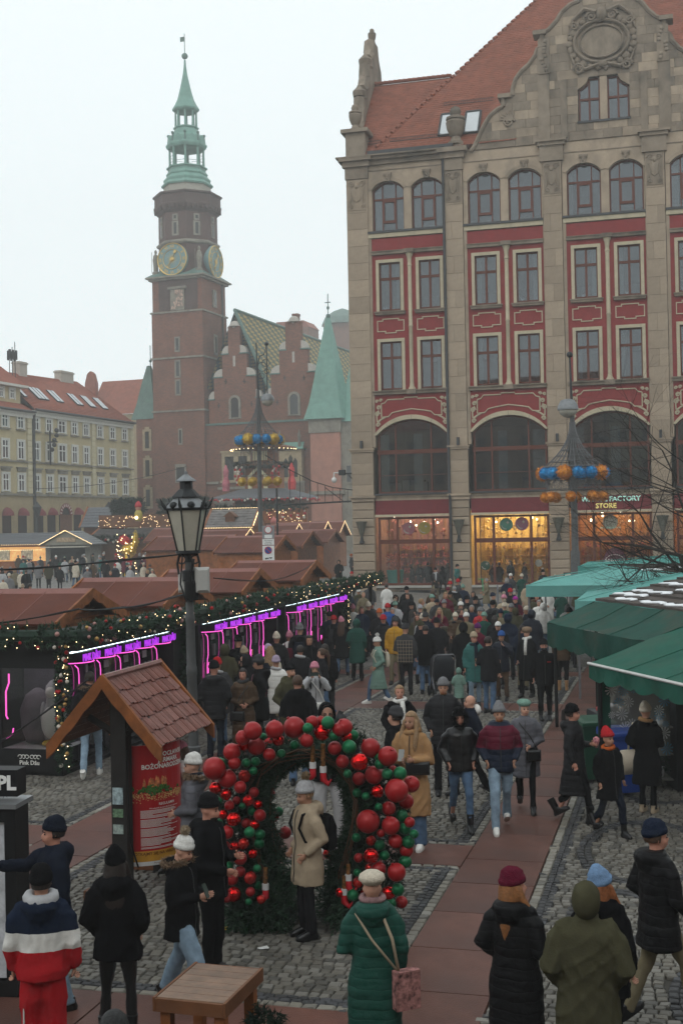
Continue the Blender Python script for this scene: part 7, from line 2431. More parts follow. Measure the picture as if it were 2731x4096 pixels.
for k in range(5):
 MB().sphere((-1.2+k*.7,-.9+.3*(k%3),2.45+.05*(k%3)),(.35,.14,.04),10,6).build('snow_patch',M_snow,bk_,smooth=True)
 # wheelie bins
def bin_(label,x,y,m,rz,txt=None,open_lid=False):
 p=gnd(x,y)
 t=thing('wheelie_bin',label,'bin',(p.x,p.y,0),rz)
 MB().add([(-.2,-.22,.06),(.2,-.22,.06),(.2,.22,.06),(-.2,.22,.06),(-.25,-.29,.86),(.25,-.29,.86),(.25,.29,.86),(-.25,.29,.86)],[(0,3,2,1),(4,5,6,7),(0,1,5,4),(1,2,6,5),(2,3,7,6),(3,0,4,7)]).build('body',m,t)
 MB().box(-.27,.27,-.31,.31,.84,.88).build('rim',m,t)
 lid=MB().rings([[(-.28,-.33,.885),(.28,-.33,.885),(.28,.3,.885),(-.28,.3,.885)],[(-.27,-.32,.93),(.27,-.32,.93),(.27,.29,.95),(-.27,.29,.95)],[(-.2,-.24,.955),(.2,-.24,.955),(.2,.2,.975),(-.2,.2,.975)]]).build('lid',m,t)
 MB().tube([(-.25,.33,.9),(.25,.33,.9)],.02,6).build('handle',m,t)
 for sx in(-1,1):
  MB().tube([(sx*.21,.24,.09),(sx*.25,.24,.09)],.09,12).build('wheel',M_black,t)
 if txt:
  put('bin_lettering',text_mesh(txt,.1,.002,.001),mat('white print',(.8,.8,.75)),t,(0,-.27,.6),(PI/2-.09,0,0))
  MB().box(-.14,.14,-.275,-.262,.52,.68,Matrix.Rotation(0,4,'X')).build('bin_label',mat('label blue',(.05,.2,.4),.5),t)
 return t
bin_('blue paper bin beside the flower stall behind red-hatted child',2490,3175,mat('blue plastic',(.012,.05,.26),.45,.08),R(10),'PAPIER')
bin_('dark green bin at the corner of the flower stall',2375,3120,mat('green bin plastic',(.01,.055,.03),.45,.08),R(8))
ob=bin_('black open bin full of rubbish behind the blue bin',2440,3080,mat('black plastic',(.015,.016,.017),.45,.08),R(8))
for k in range(9):
 MB().sphere((random.uniform(-.2,.2),random.uniform(-.2,.2),.98),random.uniform(.04,.07),7,5).build('rubbish',mat('rubbish %d'%(k%3),[(.5,.5,.5),(.3,.05,.05),(.35,.3,.25)][k%3],.7),ob)
 # plant rack at the right edge
rk_p=gnd(2705,3140)
pr=thing('plant_rack','grey crate rack of potted winter plants at the right edge','plant rack',(rk_p.x,rk_p.y,0),-GA)
for z in(.12,.5,.9):
 for k in range(4):
  MB().box(-.4,.5,-.3+k*.16,-.18+k*.16,z,z+.02).build('slat',mat('grey crate wood',(.2,.19,.17),.8,.2,5),pr)
for(x,y)in((-.38,-.28),(-.38,.28),(.46,-.28),(.46,.28)):
 MB().box(x-.02,x+.02,y-.02,y+.02,0,.95).build('upright',mat('grey crate wood',(.2,.19,.17)),pr)
for k,(x,z)in enumerate(((-.25,.14),(.05,.14),(.32,.14),(-.22,.52),(.1,.52),(.35,.52),(-.2,.92),(.12,.92),(.38,.92))):
 pt_=MB().lathe([(.06,0),(.085,.13),(.09,.14)],10,(x,-.1,z)).build('pot',[M_snow,mat('pot red',(.4,.03,.03),.5),M_greyhut][k%3],pr)
 put('plant',fir_along([(x,-.1,z+.12),(x,-.1,z+.28)],.12,500,.06,.01,60+k),M_fir,pt_,kind='stuff')
wp=g2w(-11.7,19.2)
for k in range(1):
 st_=thing('fir_display','potted fir with white flowers left of the penguin case','plant',(wp.x,wp.y,0),0)
 MB().lathe([(.2,0),(.26,.35)],12).build('pot',M_wood_d,st_)
 put('fir',fir_along([(0,0,.3),(0,0,1.3)],[.45,.4,.25,.05],6000,.1,.01,70),M_fir,st_,kind='stuff')
 fl2=MB()
 for q in range(26):
  fl2 .sphere((random.uniform(-.2,.3),-.25+random.uniform(-.1,.1),1.45+random.uniform(-.2,.3)),.04,7,5)
 fl2 .build('white_flowers',M_snow,st_,kind='stuff')
 # menu board by the shop and bike racks, scooter
mp=atY(2325,2330,60)
mb_=thing('menu_stand','framed notice stand in front of the sweet shop door','sign',(mp.x,mp.y,0.1),-GA)
MB().box(-.85,.85,-.03,.03,.55,1.45).build('frame',M_black,mb_)
MB().box(-.78,.78,-.04,-.03,.62,1.38).build('paper',mat('cream paper',(.6,.57,.48),.7),mb_)
put('notice_lettering',text_mesh('WRÓĆ TU  NEM',.16,.002,.001),mat('black print',(.02,.02,.02)),mb_,(0,-.045,1.18),(PI/2,0,0))
MB().tube([(-.7,0,0),(-.7,0,.55)],.03,6).tube([(.7,0,0),(.7,0,.55)],.03,6).build('leg',M_black,mb_)
for k,xx in enumerate((1990,2088,2180)):
 p=gnd(xx,2420)
 bm_=MB().tube([(0,-.35,0),(0,-.35,.7),(0,-.2,.85),(0,.2,.85),(0,.35,.7),(0,.35,0)],.03,8).build('bike_rack',M_steel,loc=(p.x,p.y,0.1),rot=(0,0,-GA+.2),label=['leftmost metal bike hoop before the shop windows','middle metal bike hoop before the shop windows','rightmost metal bike hoop near the teal canopy'][k],cat='bike rack',group='bike hoops on the shop pavement')
p=gnd(1918,2415)
sc_=thing('kick_scooter','green kick scooter standing below the shop window pier','scooter',(p.x,p.y,.1),R(60))
M_sg=mat('scooter green',(.03,.3,.12),.4,.05)
MB().tube([(.45,0,.12),(.38,0,1.1)],.03,8).tube([(.38,-.25,1.1),(.38,.25,1.1)],.02,6).build('stem',M_sg,sc_)
MB().box(-.4,.4,-.08,.08,.1,.16).build('deck',M_black,sc_)
for x in(-.48,.48):
 MB().tube([(x,-.025,.1),(x,.025,.1)],.1,14).build('wheel',M_black,sc_)
 # stroller
p=gnd(1770,2788)
sr=thing('stroller','black baby stroller facing away in the middle of the crowd','stroller',(p.x,p.y,0),R(8))
sr.scale=(.88,.88,.88)
MB().rings([[(-.24,-.1,.42),(.24,-.1,.42),(.24,.3,.42),(-.24,.3,.42)],[(-.27,-.2,.6),(.27,-.2,.6),(.28,.3,.6),(-.28,.3,.6)],[(-.28,-.26,.95),(.28,-.26,.95),(.28,.15,1.0),(-.28,.15,1.0)],[(-.2,-.15,1.1),(.2,-.15,1.1),(.2,.05,1.12),(-.2,.05,1.12)]]).build('seat',mat('black stroller fabric',(.012,.014,.018),.7,.2,8),sr,smooth=R(50))
MB().box(-.24,.24,-.05,.35,.16,.32).build('basket',mat('black stroller fabric',(.012,.014,.018)),sr)
MB().tube([(-.28,-.3,1.08),(-.27,.0,.55),(-.27,.4,.12)],.018,6).tube([(.28,-.3,1.08),(.27,.0,.55),(.27,.4,.12)],.018,6).tube([(-.28,-.3,1.08),(-.2,-.42,1.15),(.2,-.42,1.15),(.28,-.3,1.08)],.02,6).tube([(-.27,.0,.55),(-.27,-.28,.14)],.018,6).tube([(.27,.0,.55),(.27,-.28,.14)],.018,6).build('frame',M_steel,sr)
for(x,y)in((-.28,-.3),(.28,-.3),(-.27,.42),(.27,.42)):
 MB().tube([(x-.025,y,.13),(x+.025,y,.13)],.13,14).build('wheel',M_black,sr)
 # iron banner frame hanging off the store corner
fp=atY(1130,2020,68)
fq=atY(1405,2005,68)
ig=MB().tube([fp,fq],.05,6)
top_=[atY(x,y,68)for(x,y)in((1060,1820),(1160,1880),(1250,1925),(1330,1950),(1410,1960))]
ig.tube(top_,.025,5)
for k,x in enumerate((1160,1200,1240,1270,1300,1330,1360,1390)):
 ys_=np.interp(x,[1060,1160,1250,1330,1410],[1820,1880,1925,1950,1960])
 ig.tube([atY(x,float(ys_),68),atY(x,2012,68)],.016,4)
ig.tube([atY(1300,1950,68),atY(1380,2010,68)],.02,4)
pl_=atY(1108,2020,68)
ig.tube([(pl_.x,pl_.y,.4),(pl_.x,pl_.y,pl_.z+.9)],.06,6)
ig.build('iron_arch_frame',M_darkmetal,label='thin iron arch frame spanning the lane beside the sandstone corner',cat='gate')
# two old-style lamps of the far square
for k,(x,y,Y)in enumerate(((150,2050,122),(437,2050,122))):
 p=atY(x,y,Y)
 t=thing('street_lantern',['distant square lantern before the red blinds','distant square lantern before the arched door of the yellow house'][k],'street lamp',(p.x,p.y,.45),0,group='distant old-style lanterns')
 MB().lathe([(.14,0),(.08,1),(.06,p.z-1.0),(.1,p.z-.9)],8).build('post',M_darkmetal,t)
 MB().lathe([(.18,p.z-.9),(.42,p.z),(.46,p.z+.05),(.2,p.z+.35),(.05,p.z+.6)],6).build('lantern_head',M_darkmetal,t)
# bare tree at the right edge
M_bark=mat('dark bark',(.035,.028,.024),.9,.3,6,.3,30)
trp=atY(2850,2300,31)
tree=thing('bare_tree','leafless tree leaning in from the right edge before the store','tree',(trp.x,trp.y,0),0)
tr_=random.Random(17)
trunk,twigs=MB(),MB()
def grow(p,d,L,r,lvl):
 pts,rad=[p.copy()],[r]
 n=5
 q=p.copy()
 dd=d.copy()
 for k in range(n):
  dd=(dd+Vector((tr_.gauss(0,.1),tr_.gauss(0,.1),tr_.gauss(.02,.08)))).normalized()
  q=q+dd*(L/n)
  pts.append(q.copy())
  rad.append(r*(1-.55*(k+1)/n))
 (trunk if lvl<2 else twigs).tube(pts,rad,8 if lvl<1 else 5 if lvl<3 else 3,cap=False)
 if lvl>=5 or r<.0028:return
 nb=[6,6,5,4,3][lvl]
 for k in range(nb):
  i=tr_.randint(1 if lvl else 2,n)
  u=pts[i]
  ax=(pts[i]-pts[i-1]).normalized()
  side=Vector((tr_.gauss(-.35 if lvl<2 else-.1,.8),tr_.gauss(0,.7),tr_.gauss(.1,.5)))
  side=(side-ax*side.dot(ax)).normalized()
  nd=(ax*tr_.uniform(.5,.9)+side*tr_.uniform(.6,1.0)).normalized()
  grow(u,nd,L*tr_.uniform(.55,.8),rad[i]*tr_.uniform(.45,.65),lvl+1)
grow(Vector((0,0,0)),Vector((-.05,0,1)),3.2,.17,0)
grow(Vector((-.15,0,2.6)),Vector((-.22,-.05,1)),3.2,.06,1)
grow(Vector((-.1,0,1.9)),Vector((-.75,0,.75)),2.8,.05,1)
grow(Vector((-.1,0,2.5)),Vector((-.95,.1,.45)),2.7,.042,1)
grow(Vector((-.15,0,2.9)),Vector((-.7,.1,1.1)),3.0,.042,1)
trunk.build('trunk',M_bark,tree,smooth=R(50))
twigs.build('crown',M_bark,tree,kind='stuff')
# small litter on the setts
for(x,y,w,d,c_,lab)in((1053,3795,.05,.03,(.6,.6,.58),'scrap of white paper on the setts in front of the arch'),(868,3722,.12,.04,(.42,.28,.02),'yellow strip lying at the left foot of the arch'),(1960,3700,.03,.02,(.5,.5,.48),'tiny white scrap on the red strip')):
 p=gnd(x,y)
 sheet([(-w,-d,.012),(w,-d,.006),(w,d,.016),(-w,d,.008)],4,3,-.004,.004,2).build('litter',mat('litter %.2f'%c_[0],c_,.8),loc=(p.x,p.y,0),rot=(0,0,.4),label=lab,cat='litter')
# people: one continuous body each, clothing as parts
def ring(cx,cy,z,rx,ry,n=16,p=2.3):
 out=[]
 for k in range(n):
  a=2*PI*k/n
  c,s=math.cos(a),math.sin(a)
  out.append((cx+rx*math.copysign(abs(c)**(2/p),c),cy+ry*math.copysign(abs(s)**(2/p),s),z))
 return out
def remesh(mb,vox,smooth=2):
 me=mb.mesh('tmp')
 o=bpy.data.objects.new('tmp',me)
 m=o.modifiers.new('r','REMESH')
 m.mode='VOXEL'
 m.voxel_size=vox
 m.use_smooth_shade=True
 if smooth:
  s=o.modifiers.new('s','SMOOTH')
  s.factor=0.5
  s.iterations=smooth
 out=evaluated(o)
 bpy.data.objects.remove(o)
 bpy.data.meshes.remove(me)
 return out
def wrinkle(me,amp,seed,quilt=0.0,qamp=0.016,zlo=None):
 n=len(me.vertices)
 co=np.empty(n*3,np.float32)
 me.vertices.foreach_get('co',co)
 co=co.reshape(-1,3)
 nm=np.empty(n*3,np.float32)
 me.vertex_normals.foreach_get('vector',nm)
 nm=nm.reshape(-1,3)
 rng=np.random.default_rng(seed)
 f=np.zeros(n)
 for k in range(6):
  kv=rng.normal(size=3)*np.array([14,14,9])*(.8+.4*(k%3))
  wob=.6*np.sin(co@(rng.normal(size=3)*9)+rng.uniform(0,6))
  rd=(1-np.abs(np.sin(co@kv+wob+rng.uniform(0,6.3))))**2.2
  mask=np.clip(np.sin(co@(rng.normal(size=3)*7)+rng.uniform(0,6))+.25,0,1)
  f+=rd*mask
 f+=.35*np.sin(co@(rng.normal(size=3)*np.array([11,11,15]))+1.0)
 d=(f-f.mean())*amp
 if quilt>0:
  w=.012*np.sin(co[:,0]*17+seed)+.006*np.sin(co[:,1]*23)
  d=d*.6+qamp*(np.abs(np.sin(PI*(co[:,2]+w)/quilt))**.45-.75)
 co=co+nm*d[:,None]
 me.vertices.foreach_set('co',co.astype(np.float32).ravel())
 me.update()
 return me
ARM={'down':((.245,.03,1.15),(.245,-.06,.92)),'pocket':((.27,.09,1.16),(.195,-.10,.98)),'phone':((.245,.0,1.13),(.07,-.25,1.17)),'photo':((.27,-.16,1.25),(.085,-.27,1.50)),'belly':((.26,.03,1.14),(.06,-.21,1.05)),'reach':((.24,-.19,1.30),(.20,-.48,1.34)),'fwd':((.235,-.05,1.14),(.23,-.22,.96)),'back':((.245,.14,1.15),(.25,.18,.92)),'side':((.34,-.08,1.20),(.55,-.24,1.12)),'mouth':((.29,-.10,1.17),(.07,-.20,1.42)),'bag':((.27,.04,1.15),(.20,-.12,1.04)),'cross':((.28,.0,1.15),(-.02,-.2,1.12))}
LEG={'stand':((0,0),(0,0),0),'wide':((.03,.03),(0,.02),0),'walk':((0,0),(-.26,.27),1),'walk2':((0,0),(.25,-.25),-1),'step':((0,0),(-.12,.10),.4),'turn':((.02,0),(.05,-.05),0)}
_cache={}
_zips={}
def hand(mb,el,wr,side,curl=.55,sc=1.0):
 d=(wr-el).normalized()
 up=Vector((-side,0,0))
 n=(up-d*up.dot(d))
 n=n.normalized()if n.length>.05 else Vector((0,-1,0))
 s=d.cross(n).normalized()
 c=wr+d*.045*sc
 M_=Matrix(((s.x,n.x,d.x,c.x),(s.y,n.y,d.y,c.y),(s.z,n.z,d.z,c.z),(0,0,0,1)))
 mb.sphere((0,0,0),(.042*sc,.018*sc,.052*sc),10,6,M=M_)
 for k,(o,L)in enumerate(((-.03,.058),(-.01,.067),(.01,.063),(.028,.05))):
  p=c+s*o*sc+d*.04*sc
  pts=[p]
  dd=d.copy()
  for q,f in enumerate((.45,.32,.23)):
   dd=(Quaternion(s,-curl*(.7 if q==0 else 1.0))@dd)
   if dd.dot(n)<-.2 and False:pass
   p=p+dd*L*f*sc
   pts.append(p.copy())
  mb.tube(pts,[.0095*sc,.009*sc,.0085*sc,.006*sc],6)
 p=c-s*.038*sc-d*.02*sc
 t1=(d*.6-s*.55+n*.35).normalized()
 mb.tube([p,p+t1*.035*sc,p+(t1+d*.5).normalized()*.062*sc],[.012*sc,.0105*sc,.007*sc],6)
def geom(g,legs,al,ar,zh,quilt,bulk,hood,hy,hat,hair,boots,vox,seed,tro,curl=.7):
 0
 key=(g,legs,al,ar,zh,quilt,bulk,hood,hy,hat,hair,boots,vox,seed,tro)
 if key in _cache:return _cache[key]
 P=[]
 F=g=='f'
 sw=.152 if F else .172
 if g=='c':sw=.155
 (spx,spy),(fy1,fy2),ph=LEG[legs]
 hips,knees,ankles=[],[],[]
 for i,sx in enumerate((-1,1)):
  fy=(fy1,fy2)[i]
  hp=Vector((sx*.085,0,.93))
  lift=.0
  an=Vector((sx*(.095+spx),fy,.085))
  if fy>.15:an.z=.15
  kn=(hp+an)/2+Vector((sx*.005,-.03-abs(fy)*.18,.02))
  hips.append(hp);knees.append(kn);ankles.append(an)
 SH=[Vector((-sw,0,1.42)),Vector((sw,0,1.42))]
 EL,WR=[],[]
 for i,nm in enumerate((ar,al)):
  sx=-1 if i==0 else 1
  e,w=ARM[nm]
  k=1.0 if not F else .95
  EL.append(Vector((sx*e[0]*k,e[1],e[2])))
  WR.append(Vector((sx*w[0]*k,w[1],w[2])))
# ---- body: head, neck, trunk, limbs in one surface
 hs=1.0 if g!='c' else 1.12
 HM=Matrix.Translation((0,.01,1.50))@Matrix.Rotation(hy[0],4,'Z')@Matrix.Rotation(hy[1],4,'X')@Matrix.Scale(hs,4)@Matrix.Translation((0,-.01,-1.50))
 b=MB()
 b.sphere((0,.012,1.642),(.073,.092,.098),16,12,M=HM)
 b.sphere((0,-.024,1.578),(.056,.062,.07),14,10,M=HM)
 b.sphere((0,-.045,1.548),(.034,.036,.032),10,8,M=HM)
 b.sphere((0,-.09,1.601),(.014,.022,.026),8,6,M=HM)
 b.sphere((0,-.078,1.565),(.028,.016,.016),8,6,M=HM)
 for sx in(-1,1):
  b.sphere((sx*.072,.012,1.612),(.012,.024,.032),8,6,M=HM)
  b.sphere((sx*.036,-.056,1.59),(.026,.025,.026),8,6,M=HM)
 b.tube([(0,.015,1.38),(0,.012,1.57)],[.062,.054],12)
 b.rings([ring(0,0,.86,.13,.09),ring(0,0,1.05,.11,.075),ring(0,0,1.28,.125,.085),ring(0,0,1.42,.11,.06),ring(0,.01,1.47,.06,.055)])
 for i in(0,1):
  b.tube([SH[i]*.9+Vector((0,0,.13)),EL[i],WR[i]],[.045,.036,.028],10)
  b.tube([hips[i],knees[i],ankles[i]],[.065,.038,.032],10)
 me=remesh(b,.0165 if vox<.02 else .02 if vox<.025 else .029 if vox<.032 else .038 if vox<.04 else .047,1)
 hb=MB()
 for i in(0,1):
  hand(hb,EL[i],WR[i],-1 if i==0 else 1,curl,.88)
 hm=hb.mesh('hand',True)
 bm=bmesh.new()
 bm.from_mesh(me)
 bm.from_mesh(hm)
 bm.to_mesh(me)
 bm.free()
 me.materials.clear()
 me.name='body'
 body=me
# ---- face features
 def loc(p):return HM@Vector(p)
 e_=MB()
 parts=[]
 for sx in(-1,1):
  parts.append(('eye',MB().sphere((sx*.030,-.079,1.627),(.0125,.007,.0065),8,6,M=HM).mesh('eye',True),'eye'))
  parts.append(('eyebrow',MB().tube([(sx*.014,-.087,1.644),(sx*.03,-.087,1.650),(sx*.046,-.075,1.645)],[.0035,.0045,.003],5,M=HM).mesh('eyebrow'),'brow'))
 parts.append(('mouth',MB().sphere((0,-.089,1.562),(.021,.006,.0055),8,5,M=HM).mesh('mouth',True),'lip'))
# ---- jacket or coat
 bk=bulk
 j=MB()
 fl=1.0 if zh>.7 else 1.06
 prof=[(1.485,.078,.078,.012),(1.455,.13,.095,.008),(1.405,sw+.018,.10,0),(1.32,sw+.016,.118,0),(1.2,sw+.008,.128,0),(1.06,.152 if F else .168,.12,0),(.93,.182,.132,0)]
 z=.93
 while z-.12>zh:
  z-=.12
  u=(.93-z)
  prof.append((z,(.182*fl+.02*u+(.012 if F else .0)),.132*fl+.02*u,0))
 prof.append((zh,.182*fl+.02*(.93-zh)+(.012 if F else 0),.134*fl+.02*(.93-zh),0))
 stride=abs(fy1)+abs(fy2)
 rr=[]
 for(zz,rx,ry,yo)in prof:
  k=bk if zz<1.45 else 1.0
  ex=stride*.28*max(0,(.8-zz))/.8
  rr.append(ring(0,yo,zz,rx+(k-1)*.08+.01,ry+(k-1)*.09+.01+ex,18,2.4))
 j.rings(rr[::-1])
 for i in(0,1):
  sr=.066+(bk-1)*.05
  s0=SH[i]+Vector((-.03 if i==1 else .03,0,-.01))
  w=EL[i].lerp(WR[i],.97)
  j.tube([s0,SH[i].lerp(EL[i],.35)+Vector((.012 if i else-.012,0,0)),SH[i].lerp(EL[i],.8),EL[i]+(EL[i]-(SH[i]+WR[i])/2)*.08,EL[i].lerp(WR[i],.35),w],[sr*1.0,sr*1.06,sr*.95,sr*.93,sr*.86,sr*.66],12)
  j.sphere(SH[i]+Vector((-.02 if i else .02,0,-.005)),(sr*1.05,sr*1.1,sr*.95),10,8)
 j.tube([(0,.012,1.44),(0,.01,1.525)],[.092,.082],14)
 if hood=='down' or hood=='furdown':
  pts=[(.11*math.sin(t),.035+.10*math.cos(t),1.475-.02*math.cos(t))for t in[(-2.2+4.4*q/10)for q in range(11)]]
  j.tube(pts,[.03,.045,.055,.065,.075,.08,.075,.065,.055,.045,.03],8)
  j.sphere((0,.135,1.42),(.11,.05,.09),10,8)
 jm=remesh(j,vox,2)
 wrinkle(jm,.0105 if not quilt else .006,seed,quilt,.0085 if quilt else 0)
 jm.name='coat'
 parts.append(('coat',jm,'coat'))
# ---- trousers
 t=MB()
 wd={'slim':.85,'reg':1.0,'wide':1.35}[tro]
 for i in(0,1):
  t.tube([hips[i]+Vector((0,.01,.04)),hips[i].lerp(knees[i],.5),knees[i],knees[i].lerp(ankles[i],.5),ankles[i]+Vector((0,0,-.03 if not boots else .12))],[.098,.088*(wd*.5+.5),.068*wd,.063*wd,.062*wd],12)
 t.sphere((0,.01,.95),(.165,.12,.12),12,8)
 tm=remesh(t,vox*1.3,1)
 wrinkle(tm,.009,seed+1)
 tm.name='trousers'
 parts.append(('trousers',tm,'trousers'))
# ---- shoes
 for i in(0,1):
  a=ankles[i]
  tilt=.5 if a.z>.12 else 0
  S=MB()
  SM=Matrix.Translation((a.x,a.y,a.z-.085))@Matrix.Rotation(-tilt,4,'X')
  S.rings([ring(0,-.055,.0,.042,.135,14,2.6),ring(0,-.055,.03,.047,.142,14,2.6),ring(0,-.05,.06,.045,.125,14,2.4),ring(0,-.01,.09,.042,.075,14),ring(0,.012,.12,.043,.052,14)],M=SM)
  if boots:
   S.rings([ring(0,.01,.1,.046,.056,12),ring(0,.012,.2,.05,.056,12),ring(0,.015,.27,.056,.06,12)],M=SM)
  parts.append(('shoe',S.mesh('shoe',R(50)),'shoe'))
# ---- hair
 HT=1.74
 def cap(rx,ry,rz,cz,face,n=22,m=14,noise=.0):
  mb=MB()
  rgs=[]
  rn=random.Random(seed)
  for q in range(m+1):
   th=PI*.5*q/m*face[3]if False else PI*q/m
   rgs.append((th,))
  v,f=[],[]
  for q in range(1,m+1):
   th=PI*q/m*face[3]
   for k in range(n):
    a=2*PI*k/n
    x,y,z_=math.sin(th)*math.cos(a),math.sin(th)*math.sin(a),math.cos(th)
    inx=y<face[0]and z_<face[1]
    s_=face[2]if inx else 1.0+(rn.uniform(-noise,noise)if noise else 0)
    v.append((x*rx*s_,.018+y*ry*s_,cz+z_*rz*(1 if not inx else .98)))
  o=len(v)
  v.append((0,.018,cz+rz))
  for q in range(m-1):
   for k in range(n):
    f.append((q*n+k,(q+1)*n+k,(q+1)*n+(k+1)%n,q*n+(k+1)%n))
  for k in range(n):
   f.append((o,k,(k+1)%n))
  return mb.add(v,f,HM)
 if hair in('short','bob','long','pony'):
  mb=cap(.084,.104,.108,1.642,(-.35,.42,.80,.66),noise=.02)
  if hair=='bob':
   mb.rings([ring(0,.035,1.66,.088,.09,14),ring(0,.04,1.6,.097,.088,14),ring(0,.045,1.53,.098,.08,14),ring(0,.045,1.49,.085,.065,14)],M=HM)
  if hair=='pony':
   mb.tube([(0,.10,1.69),(0,.15,1.66),(.02,.16,1.55),(.02,.15,1.38),(.03,.13,1.22)],[.025,.032,.036,.03,.008],8,M=HM)
  parts.append(('hair',mb.mesh('hair',True),'hair'))
 if hair in('long','longhat'):
  L=MB()
  rn=random.Random(seed+3)
  L.rings([ring(0,.04,1.66,.084,.085,16),ring(0,.05,1.56,.10,.085,16),ring(0,.07,1.45,.115,.07,16),ring(0,.09,1.32,.12,.055,16),ring(0,.10,1.2,.09,.04,16)],M=HM)
  for sx in(-1,1):
   L.tube([(sx*.075,-.01,1.64),(sx*.093,-.03,1.55),(sx*.105,-.085,1.44),(sx*.10,-.12,1.32),(sx*.09,-.125,1.22)],[.03,.034,.036,.03,.01],8,M=HM)
  hm_=remesh(L,.016,2)
  wrinkle(hm_,.004,seed)
  hm_.name='long_hair'
  parts.append(('long_hair',hm_,'hair'))
 if hair=='beard':
  mb=cap(.084,.104,.108,1.642,(-.35,.42,.80,.66),noise=.02)
  parts.append(('hair',mb.mesh('hair',True),'hair'))
 if hair in('beard','beardhat'):
  parts.append(('beard',MB().sphere((0,-.040,1.552),(.049,.052,.036),12,8,M=HM).mesh('beard',True),'hair'))
# ---- headwear
 if hat in('beanie','pom','slouch','ski'):
  top=1.787 if hat!='slouch' else 1.815
  H=MB()
  tl=Matrix.Translation((0,.018,1.66))@Matrix.Rotation(-.18,4,'X')@Matrix.Translation((0,-.018,-1.66))
  yb=.03 if hat=='slouch' else .012
  H.rings([ring(0,.018,1.648,.0835,.104,24,2.1),ring(0,.018,1.65,.0915,.111,24,2.1),ring(0,.018,1.668,.0955,.115,24,2.1),ring(0,.018,1.695,.0945,.114,24,2.1),ring(0,.018,1.70,.086,.105,24,2.1),ring(0,yb,1.735,.081,.098,24,2.1),ring(0,yb+.008,1.768,.062,.074,24,2.1),ring(0,yb+.015,top,.032,.036,24,2.1),ring(0,yb+.012,top+.01,.008,.008,24)],M=HM@tl)
  parts.append(('hat',H.mesh('hat',True),'hat'))
  if hat=='pom':
   rng=np.random.default_rng(seed)
   D=rng.normal(size=(500,3))
   D/=np.linalg.norm(D,axis=1,keepdims=True)
   c=HM@tl@Vector((0,.03,1.83))
   pm=blades(D*.03+np.array(c),D,.034,.006,rng)
   bm=bmesh.new()
   bm.from_mesh(pm)
   bmesh.ops.create_icosphere(bm,subdivisions=2,radius=.043,matrix=Matrix.Translation(c))
   pm2=bpy.data.meshes.new('pompom')
   bm.to_mesh(pm2)
   bm.free()
   parts.append(('pompom',pm2,'pom'))
 elif hat=='beret':
  H=MB().rings([ring(0,.018,1.675,.086,.105,20),ring(0,.018,1.69,.09,.11,20),ring(0,.03,1.71,.115,.13,20),ring(0,.035,1.745,.105,.12,20),ring(0,.035,1.775,.06,.07,20),ring(0,.035,1.78,.01,.01,20)],M=HM)
  parts.append(('hat',H.mesh('hat',True),'hat'))
 elif hat=='cap':
  H=cap(.087,.107,.11,1.645,(-2,0,1,.5))
  H.rings([ring(0,-.11,1.655,.065,.07,14),ring(0,-.115,1.663,.068,.072,14)],M=HM)
  parts.append(('hat',H.mesh('hat',R(50)),'hat'))
 elif hat=='fur':
  rng=np.random.default_rng(seed)
  H=MB().rings([ring(0,.018,1.64,.09,.11,18),ring(0,.018,1.66,.115,.135,18),ring(0,.018,1.72,.12,.14,18),ring(0,.018,1.765,.1,.115,18),ring(0,.018,1.785,.03,.03,18)],M=HM)
  parts.append(('hat',H.mesh('hat',True),'hat'))
 if hood in('up','fur','head'):
  H=cap(.112,.125,.135,1.635,(-.55,.72,.0,.86))
  H2=MB()
  n,m=26,18
  v,f,keep=[],[],[]
  for q in range(m+1):
   th=.001+PI*.88*q/m
   for k in range(n):
    a=2*PI*k/n
    x,y,z_=math.sin(th)*math.cos(a),math.sin(th)*math.sin(a),math.cos(th)
    v.append((x*.108,.02+y*.128+(-.012 if y<0 else .012),1.632+z_*.14))
    keep.append(not(y<-.52 and abs(x)<.74 and-.8<z_<.74))
  for q in range(m):
   for k in range(n):
    ids=(q*n+k,(q+1)*n+k,(q+1)*n+(k+1)%n,q*n+(k+1)%n)
    if all(keep[i]for i in ids):f.append(ids)
  H2 .add(v,f,HM)
  hm_=H2 .mesh('hood',True)
  wrinkle(hm_,.004,seed)
  parts.append(('hood',hm_,'hood'))
  pts=[(.085*math.cos(t),-.075-.028*abs(math.sin(t)),1.625+.112*math.sin(t))for t in[q*2*PI/20 for q in range(21)]]
  if hood=='fur':
   pass
  else:
   parts.append(('hood_edge',MB().tube(pts,.013,6,cap=False,M=HM).mesh('hood_edge',True),'hood'))
 if hood in('fur','furdown'):
  rng=np.random.default_rng(seed)
  if hood=='fur':
   pts=np.array([tuple(HM@Vector((.095*math.cos(t),-.085-.02*abs(math.sin(t)),1.625+.122*math.sin(t))))for t in np.linspace(0,2*PI,41)])
  else:
   pts=np.array([(.155*math.sin(t),.04+.145*math.cos(t),1.50-.015*math.cos(t))for t in np.linspace(-2.6,2.6,41)])
  k=rng.integers(0,41,1800)
  D=rng.normal(size=(1800,3))
  D/=np.linalg.norm(D,axis=1,keepdims=True)
  fm=blades(pts[k]+rng.normal(size=(1800,3))*.012,D+np.array([0,-.3,0]),.05,.006,rng)
  parts.append(('fur_trim',fm,'fur'))
 res=(body,parts,HM,EL,WR)
 _cache[key]=res
 return res
